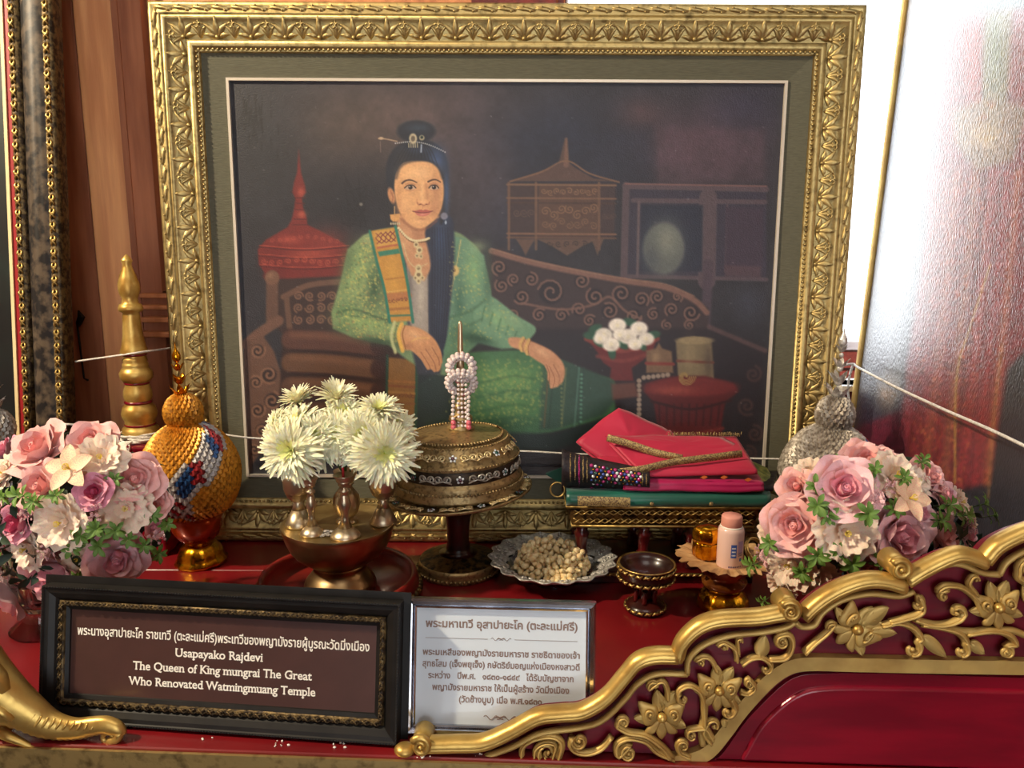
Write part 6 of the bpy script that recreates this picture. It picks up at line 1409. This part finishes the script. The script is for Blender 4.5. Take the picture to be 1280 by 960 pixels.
ol = slabcloth('folded_cloth', at(935, 575, 1.40), at(958, 585, 1.40), at(945, 596, 1.33), at(975, 612, 1.33), .012, 'silk_lime', 'olive green silk with gold lines at the right end of the pile', .003, .001, sd=7, nu=14, nv=8)
for k in range(11): ribbon('gold_line', [(938+k*3.2, 578+k*2.4, 1.385), (944+k*3.2, 592+k*2.0, 1.335)], 1.0, 'silk_gold', ol)
slabcloth('folded_cloth', az(868, 600, 1.39, .031), az(970, 606, 1.39, .031), az(870, 612, 1.30, .031), az(966, 618, 1.30, .031), .006, 'black_cloth', 'black lace cloth between green and magenta silks', .002, .002, sd=8)
# ================================================================ FLOWERS
def petal_fn(R, H, span, open_, curl, wav, seed, tip=0.):
    def fn(u, v):
        a = (u-.5)*span*(1-.25*(1-v)**2)*(1-.18*v**6); e = abs(2*u-1)
        r = R*(.18+.82*v**.7*open_)+R*curl*max(0, v-.62)**1.5*2.4; z = H*(v-.12*e*e*v)-H*curl*max(0, v-.7)**2*1.4+tip*(1-e)**2*v**6
        z += wav*math.sin(u*9+seed)*v*v; r += wav*.6*math.sin(u*7+seed*2)*v*v
        return (r*math.sin(a), -r*math.cos(a), z)
    return fn
ROSE = {}
def rose_meshes(kind):
    out = []; m, mi = kind, kind+'_in'
    for li, (n, R, H, span, op, curl, mm) in enumerate(((3, .22, .64, 2.6, .75, .0, mi), (3, .34, .68, 2.4, .85, .03, mi), (4, .48, .70, 2.1, .92, .08, mi), (4, .64, .68, 1.9, .97, .15, m), (5, .82, .58, 1.7, 1., .26, m), (5, 1.0, .42, 1.6, 1., .38, m))):
        mb = MB().grid(petal_fn(R, H, span, op, curl, .018*(1+li), li*1.7, .06), 8, 7)
        out.append((n, mb.mesh('petal', mm)))
    return out
PCOUNT = 0
def orient(nrm, roll):
    q_ = Vector(nrm).normalized().to_track_quat('Z', 'Y'); return q_.to_matrix().to_4x4() @ Matrix.Rotation(roll, 4, 'Z')
def rose(par, c, r, nrm, kind, roll, small=False):
    if kind not in ROSE: ROSE[kind] = rose_meshes(kind)
    M = Matrix.Translation(c) @ orient(nrm, roll) @ Matrix.Scale(r, 4)
    cone = CORE[kind]
    f = link('rose', cone, par, M)
    for li, (n, me) in enumerate(ROSE[kind]):
        if small and li in (1, 5): continue
        for k in range(n):
            tl = -.05+.10*((k*7+li*3) % 5-2)/2
            link('petal', me, f, M @ Matrix.Translation((0, 0, -.30-.035*li)) @ Matrix.Rotation(2*PI*k/n+li*.9, 4, 'Z') @ Matrix.Rotation(tl, 4, 'X'))
    return f
CORE = {k: MB().lathe([(.05, -.5), (.2, -.42), (.24, -.1), (.16, .2), (.06, .28)], n=12).tube([(.13*math.cos(t)*(1-t/14), .13*math.sin(t)*(1-t/14), .24+.008*t) for t in np.linspace(0, 11, 40)], .028, 5).mesh('rose_core', k+'_in') for k in ('rose_lilac', 'rose_peach', 'rose_deep')}
CARN = []
for li, (n, R, H, op, curl) in enumerate(((4, .45, .5, .8, .1), (5, .75, .42, 1, .2), (6, 1.0, .24, 1, .25))):
    def mk(R=R, H=H, op=op, curl=curl, li=li):
        b = petal_fn(R, H, 1.75, op, curl, 0, 1)
        def fn(u, v): x, y, z = b(u, v); w_ = .05*math.sin(u*26+li)*v**3+.06*math.sin(u*11+li*2)*v*v; s_ = 1+.07*math.sin(u*19)*v**4; return (x*s_, y*s_, z+w_)
        return fn
    CARN.append((n, MB().grid(mk(), 14, 6).mesh('petal', 'petal_cream')))
CC = MB().lathe([(.05, -.4), (.14, -.3), (.12, .0)], n=8).mesh('flower_base', 'petal_cream')
for k in range(1): pass
STM = MB()
for k in range(12): a = k*2.4; STM.tube([(0, 0, -.1), (.06*math.cos(a), .06*math.sin(a), .2), (.13*math.cos(a), .13*math.sin(a), .34)], .012, 4).ball((.13*math.cos(a), .13*math.sin(a), .35), .03, n=5, q=4)
STM = STM.mesh('stamens', 'stamen')
def carnation(par, c, r, nrm, roll):
    M = Matrix.Translation(c) @ orient(nrm, roll) @ Matrix.Scale(r, 4); f = link('carnation', CC, par, M)
    for li, (n, me) in enumerate(CARN):
        for k in range(n): link('petal', me, f, M @ Matrix.Translation((0, 0, -.25)) @ Matrix.Rotation(2*PI*k/n+li*.7, 4, 'Z') @ Matrix.Rotation(.08*((k*3+li) % 4-1.5), 4, 'X'))
    link('stamens', STM, f, M @ Matrix.Scale(.8, 4)); return f
LP = MB()
def lf_(u, v): w_ = .34*math.sin(PI*min(1, .12+v*.88))**.7*(1-.15*v); s_ = (2*u-1); return (s_*w_, -v*1.0, .42*v-.35*v*v+.12*(1-s_*s_)*-1*v*(1-v)+.03*s_*s_)
LP = LP.grid(lf_, 6, 8).mesh('petal', 'petal_lily')
def lily(par, c, r, nrm, roll):
    M = Matrix.Translation(c) @ orient(nrm, roll) @ Matrix.Scale(r, 4); f = link('lily', STM, par, M @ Matrix.Scale(.9, 4))
    for k in range(5): link('petal', LP, f, M @ Matrix.Rotation(2*PI*k/5, 4, 'Z') @ Matrix.Rotation(.06*(k % 3-1), 4, 'X'))
    return f
LF = MB()
def leaf_fn(u, v): w_ = .21*math.sin(PI*v**1.25)**.85; s_ = 2*u-1; return (s_*w_, -v, .16*math.sin(PI*v*.9)+.07*abs(s_)*math.sin(PI*v))
LFm = LF.grid(leaf_fn, 4, 6).mesh('leaflet', 'leaf')
SPM = MB().tube([(0, 0, -1.2), (0, 0, -.4), (0, 0, .04)], .05, 5).mesh('leaf_sprig', 'stem_green')
def sprig(par, c, r, nrm, roll):
    M = Matrix.Translation(c) @ orient(nrm, roll) @ Matrix.Scale(r, 4); f = link('leaf_sprig', SPM, par, M)
    for k in range(6): link('leaflet', LFm, f, M @ Matrix.Rotation(2*PI*k/6+.2*(k % 2), 4, 'Z') @ Matrix.Rotation(-.35+.35*((k*5) % 4)/3, 4, 'X') @ Matrix.Scale(.8+.3*((k*7) % 5)/4, 4))
    for k in range(5): link('leaflet', LFm, f, M @ Matrix.Translation((0, 0, -.35)) @ Matrix.Rotation(2*PI*k/5+.5, 4, 'Z') @ Matrix.Rotation(.1, 4, 'X') @ Matrix.Scale(.9, 4))
    return f
def filler(par, c, r, nrm, seed):
    rng = random.Random(seed); mb = MB(); M = Matrix.Translation(c) @ orient(nrm, 0) @ Matrix.Scale(r, 4)
    for k in range(16):
        a, d = rng.random()*6.3, rng.random()**.5; x, y, z = d*math.cos(a), d*math.sin(a), .3*(1-d)+rng.uniform(-.1, .15)
        mb.tube([(0, 0, -.8), (x, y, z)], .018, 4)
        for q_ in range(5): b = q_*1.26; mb.ball((x+.09*math.cos(b), y+.09*math.sin(b), z+.03), .07, n=5, q=4, sz=.5)
    return part('filler_blossom', mb.xf(M), 'filler', par, kind='stuff')
def bouquet(cpx, cpy, rx, ry, Yc, dep, label, vase_px, items, vmat, nb):
    cen = at(cpx, cpy, Yc); k0 = mpp(cen); vb = at(vase_px, 700, Yc+.02); vb = (vb.x, Yc+.02, 0)
    t = thing('flower_bouquet', vb, label, 'bouquet', group='pink and white rose bouquets')
    zc = cen.z
    part('vase', MB().lathe([(.045, 0), (.05, .004), (.03, .02), (.026, .035), (.045, .06), (.058, .09), (.052, .12), (.055, max(.13, zc-.05)), (.05, max(.128, zc-.052)), (.046, .12), (.05, .09), (.03, .05), (.0, .045)], vb, 24, cap=False), vmat, t, False)
    part('stem_bundle', MB().tube([(vb[0], vb[1], .05), (vb[0], vb[1], zc-.03), tuple(cen)], [.012, .02, .03], 8), 'leaf_dark', t)
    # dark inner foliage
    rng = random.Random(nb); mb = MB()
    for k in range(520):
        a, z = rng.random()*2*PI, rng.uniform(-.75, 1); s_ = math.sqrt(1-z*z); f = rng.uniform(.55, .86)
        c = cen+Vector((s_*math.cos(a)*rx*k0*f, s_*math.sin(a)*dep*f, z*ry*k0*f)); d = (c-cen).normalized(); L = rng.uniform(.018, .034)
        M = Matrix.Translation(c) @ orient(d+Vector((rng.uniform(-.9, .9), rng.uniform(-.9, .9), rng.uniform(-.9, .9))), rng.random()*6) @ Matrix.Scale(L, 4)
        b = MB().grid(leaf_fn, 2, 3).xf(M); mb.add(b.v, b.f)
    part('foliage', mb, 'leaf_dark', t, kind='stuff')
    for i, it in enumerate(items):
        ty, x, y, r = it[:4]; sh_ = it[4] if len(it) > 4 else 0.
        nx, ny = (x-cpx)/rx, (y-cpy)/ry; d2 = nx*nx+ny*ny; nz = math.sqrt(max(.04, 1-min(d2, .96)))
        p = at(x, y, Yc-dep*nz-sh_); k = mpp(p); n = Vector((nx*.95, -nz-.25, -ny*.8+.28))
        p = p-n.normalized()*k*r*.25
        roll = (i*1.7) % 6.28
        if ty in ('L', 'P', 'D'): rose(t, p, k*r*1.02, n, {'L': 'rose_lilac', 'P': 'rose_peach', 'D': 'rose_deep'}[ty], roll, r < 17)
        elif ty == 'C': carnation(t, p, k*r*1.05, n, roll)
        elif ty == 'Y': lily(t, p, k*r*1.1, n, roll)
        elif ty == 'S': sprig(t, p+n.normalized()*.012, k*r, n, roll)
        elif ty == 'F': filler(t, p+n.normalized()*.010, k*r, n, i)
    return t
bouquet(88, 645, 128, 118, 1.10, .135, 'artificial bouquet of pink roses and cream carnations at the left', 48, [
    ('P', 40, 556, 35), ('P', 112, 548, 28), ('P', 44, 607, 30), ('D', 115, 614, 20, .01), ('P', 168, 598, 31), ('D', 14, 655, 24), ('L', 55, 727, 40), ('L', 145, 702, 33), ('L', -2, 748, 30), ('D', -8, 563, 22), ('P', 196, 628, 18),
    ('C', 124, 571, 28, .012), ('C', 71, 655, 31, .012), ('C', 156, 636, 28), ('C', 27, 688, 26), ('C', -2, 590, 22), ('Y', 83, 584, 30, .02), ('C', 95, 700, 18, -.02), ('L', -20, 640, 26), ('L', 195, 660, 15, -.02),
    ('S', 30, 620, 17, .01), ('S', 48, 627, 15, .012), ('S', 104, 668, 15), ('S', 122, 660, 15, .01), ('S', 145, 662, 15, .01), ('S', 160, 672, 13), ('S', 188, 645, 14), ('S', 195, 690, 14), ('S', 95, 682, 15), ('S', 178, 680, 13), ('S', 75, 620, 13), ('S', 145, 600, 12), ('S', 12, 622, 14), ('S', 100, 720, 14), ('S', 6, 700, 14), ('S', 205, 655, 12), ('S', 125, 680, 15),
    ('F', 120, 640, 13, .01), ('F', 38, 645, 12, .01), ('F', 192, 672, 12), ('F', 62, 690, 12)], 'crystal', 1)
bouquet(1090, 660, 142, 104, 1.0, .115, 'artificial bouquet of lilac pink roses and cream carnations behind the carved rail', 1090, [
    ('P', 1086, 575, 30), ('L', 1058, 609, 38, .01), ('L', 1132, 673, 40, .01), ('P', 991, 657, 35), ('P', 994, 606, 22), ('P', 1166, 594, 24), ('L', 1188, 620, 19), ('L', 1154, 642, 19), ('P', 1112, 574, 19), ('P', 1186, 670, 24), ('L', 1086, 712, 19), ('L', 1216, 668, 18), ('L', 965, 700, 18, -.01),
    ('C', 1124, 592, 29, .01), ('C', 1060, 667, 33, .01), ('C', 984, 708, 30), ('C', 1016, 723, 26), ('C', 1012, 588, 18), ('C', 962, 665, 17), ('C', 1205, 627, 18), ('Y', 1142, 622, 28, .02), ('C', 1218, 645, 14), ('C', 972, 735, 20, -.02), ('C', 1150, 600, 18),
    ('S', 1044, 582, 14), ('S', 1022, 632, 17, .01), ('S', 1034, 645, 16), ('S', 1082, 642, 18, .012), ('S', 1022, 692, 18, .015), ('S', 1004, 712, 15, .015), ('S', 1063, 702, 18, .01), ('S', 945, 705, 15), ('S', 966, 678, 16, .01), ('S', 1098, 698, 16, .01), ('S', 1125, 600, 13, .015), ('S', 1180, 632, 17, .01), ('S', 1170, 650, 17, .01), ('S', 1200, 645, 16), ('S', 1222, 632, 17), ('S', 1232, 646, 14), ('S', 1112, 636, 15), ('S', 1090, 590, 12), ('S', 960, 748, 10), ('S', 1148, 580, 13), ('S', 1045, 685, 14), ('S', 1020, 610, 15),
    ('F', 1105, 612, 14, .01), ('F', 1094, 626, 12, .01), ('F', 1208, 660, 14), ('F', 956, 690, 13), ('F', 1044, 735, 12)], 'maroon', 2)
# ---------------------------------------------------------------- chrysanthemums in the brass vases
def mum_mesh(seed, up=False):
    rng = random.Random(seed); mb = MB()
    L_ = [(18, .34, 1.25, 1), (26, .52, 1.05, 1), (34, .70, .85, 0), (40, .84, .62, 0), (46, .96, .38, 0), (46, 1.04, .14, 0), (42, 1.04, -.12, 0), (34, .98, -.4, 0), (24, .85, -.7, 0)]
    if up: L_ = [(14, .4, 1.3, 1), (22, .75, 1.15, 0), (26, .95, .9, 0), (26, 1.05, .62, 0), (20, 1.0, .3, 0)]
    for n, R, el, m in L_:
        for k in range(n):
            a = 2*PI*(k+rng.uniform(-.35, .35))/n; e = el+rng.uniform(-.16, .16); l = R*rng.uniform(.74, 1.12); w_ = .056*rng.uniform(.8, 1.25)
            ca, sa = math.cos(a), math.sin(a); vs = []
            for t, ww in ((.05, .5), (.4, 1.), (.75, 1.05), (1., .35)):
                ee = e-.35*t*t+.25*t; r = l*t*math.cos(ee); z = l*t*math.sin(ee)
                for s_ in (-1, 0, 1): vs.append((ca*r-sa*s_*w_*ww, sa*r+ca*s_*w_*ww, z+(.022 if s_ else 0)))
            mb.add(vs, [(3*i+q_, 3*i+q_+1, 3*i+q_+4, 3*i+q_+3) for i in range(3) for q_ in (0, 1)], m)
    return mb.mesh('petals', ['mum_petal', 'mum_mid'])
MM = [mum_mesh(1), mum_mesh(2), mum_mesh(3), mum_mesh(4, True)]
MC = MB().ball((0, 0, .06), .15, n=10, q=6, sz=.5).mesh('flower_heart', 'mum_core')
MS = MB().tube([(0, 0, 0), (0, 0, -.5)], [.12, .04], 7).mesh('calyx', 'stem_green')
GZ = zt+.075
for x, y, r, Y, n, mi, vx, lab in (
    (366, 563, 40, 1.165, (-.25, -1, .25), 0, 374, 'largest white chrysanthemum at lower left, facing the camera'),
    (480, 566, 40, 1.165, (.25, -1, .15), 1, 479.5, 'large white chrysanthemum at lower right nearest the domed container'),
    (372, 534, 34, 1.21, (-.35, -.5, .85), 2, 374, 'white chrysanthemum tilted up above the lower left bloom'),
    (421, 545, 32, 1.20, (0, -1, .5), 0, 434, 'chrysanthemum with yellow heart above the red incense stick'),
    (454, 545, 34, 1.195, (.1, -.9, .4), 2, 479.5, 'chrysanthemum between the incense stick and the lower right bloom'),
    (374, 503, 24, 1.25, (-.2, -.25, 1), 3, 374, 'small chrysanthemum seen from the side, topmost at left'),
    (420, 500, 27, 1.25, (.25, -.35, 1), 3, 434, 'topmost white chrysanthemum in the middle, opening upwards'),
    (474, 515, 28, 1.225, (.15, -.45, 1), 1, 479.5, 'white chrysanthemum with yellow disc, topmost at right'),
    (430, 519, 28, 1.235, (0, -.7, .8), 1, 434, 'chrysanthemum just below the topmost middle bloom'),
    (492, 538, 30, 1.225, (.55, -.7, .5), 0, 479.5, 'chrysanthemum at far right below the yellow disc bloom'),
    (347, 528, 19, 1.22, (-.7, -.5, .6), 2, 374, 'small chrysanthemum at the far left edge of the bunch'),
    (403, 556, 30, 1.22, (-.1, -.9, .2), 1, 434, 'chrysanthemum tucked behind the slim candlestick'),
    (395, 545, 28, 1.19, (.1, -1, .35), 2, 374, 'chrysanthemum between the lower left bloom and the incense stick'),
    (350, 545, 24, 1.20, (-.6, -.8, .2), 1, 374, 'chrysanthemum at left edge just under the small leftmost bloom'),
    (452, 562, 28, 1.19, (0, -1, 0), 2, 434, 'low chrysanthemum right of the incense stick')):
    c = at(x, y, Y); k = mpp(c); M = Matrix.Translation(c) @ orient(n, x) @ Matrix.Scale(r*k*1.06, 4)
    t = thing('chrysanthemum', c, lab, 'flower', group='white chrysanthemums')
    link('petals', MM[mi], t, M); link('flower_heart', MC, t, M); link('calyx', MS, t, M)
    v = ong(vx, 655, zt); v = Vector((v.x, v.y, zt+.045)); p0 = M @ Vector((0, 0, -.45))
    if vx == 434: v = Vector((ong(434, 652, zt).x, ong(434, 652, zt).y, zt+.05))
    vt = Vector((v.x+(c.x-v.x)*.15, v.y+(c.y-v.y)*.1, v.z+.035))
    part('stem', MB().tube([tuple(q_) for q_ in smooth([tuple(v), tuple(vt), tuple(vt.lerp(p0, .6)+Vector((0, .004, 0))), tuple(p0)], 4)], .0015, 5), 'stem_green', t)

# ---------------------------------------------------------------- small details
hk = at(99, 400, YW-.03); kh = mpp(hk)
ht = thing('wall_hook', hk, 'small black iron hook latch on the dark board right of the marbled frame', 'hook')
part('hook_plate', MB().tube([hk+Vector((0, 0, 12*kh)), hk+Vector((3*kh, 0, 4*kh)), hk+Vector((-1*kh, 0, -4*kh)), hk+Vector((-3*kh, 0, -10*kh))], [1*kh, 5*kh, 4*kh, 1*kh], 6), 'iron', ht, False)
part('hook_rod', MB().tube([hk+Vector((-3*kh, 0, -6*kh)), hk+Vector((-2*kh, 0, -40*kh)), hk+Vector((-1*kh, 0, -74*kh)), hk+Vector((5*kh, -.004, -76*kh))], 1.4*kh, 6), 'iron', ht)
rng = random.Random(77); mb = MB()
for x, y, n in ((260, 924, 3), (352, 930, 9), (425, 931, 6), (530, 944, 8), (600, 945, 3)):
    for k in range(n):
        p = ong(x+rng.uniform(-9, 9), y+rng.uniform(-4, 4)); mb.ball((p.x, p.y, .0008), rng.uniform(.0005, .0016), n=5, q=4, sx=rng.uniform(.7, 1.8))
part('white_crumbs', mb, 'letter_white', None, False, kind='stuff', label='scattered white crumbs on the red front edge of the altar table', cat='crumbs')
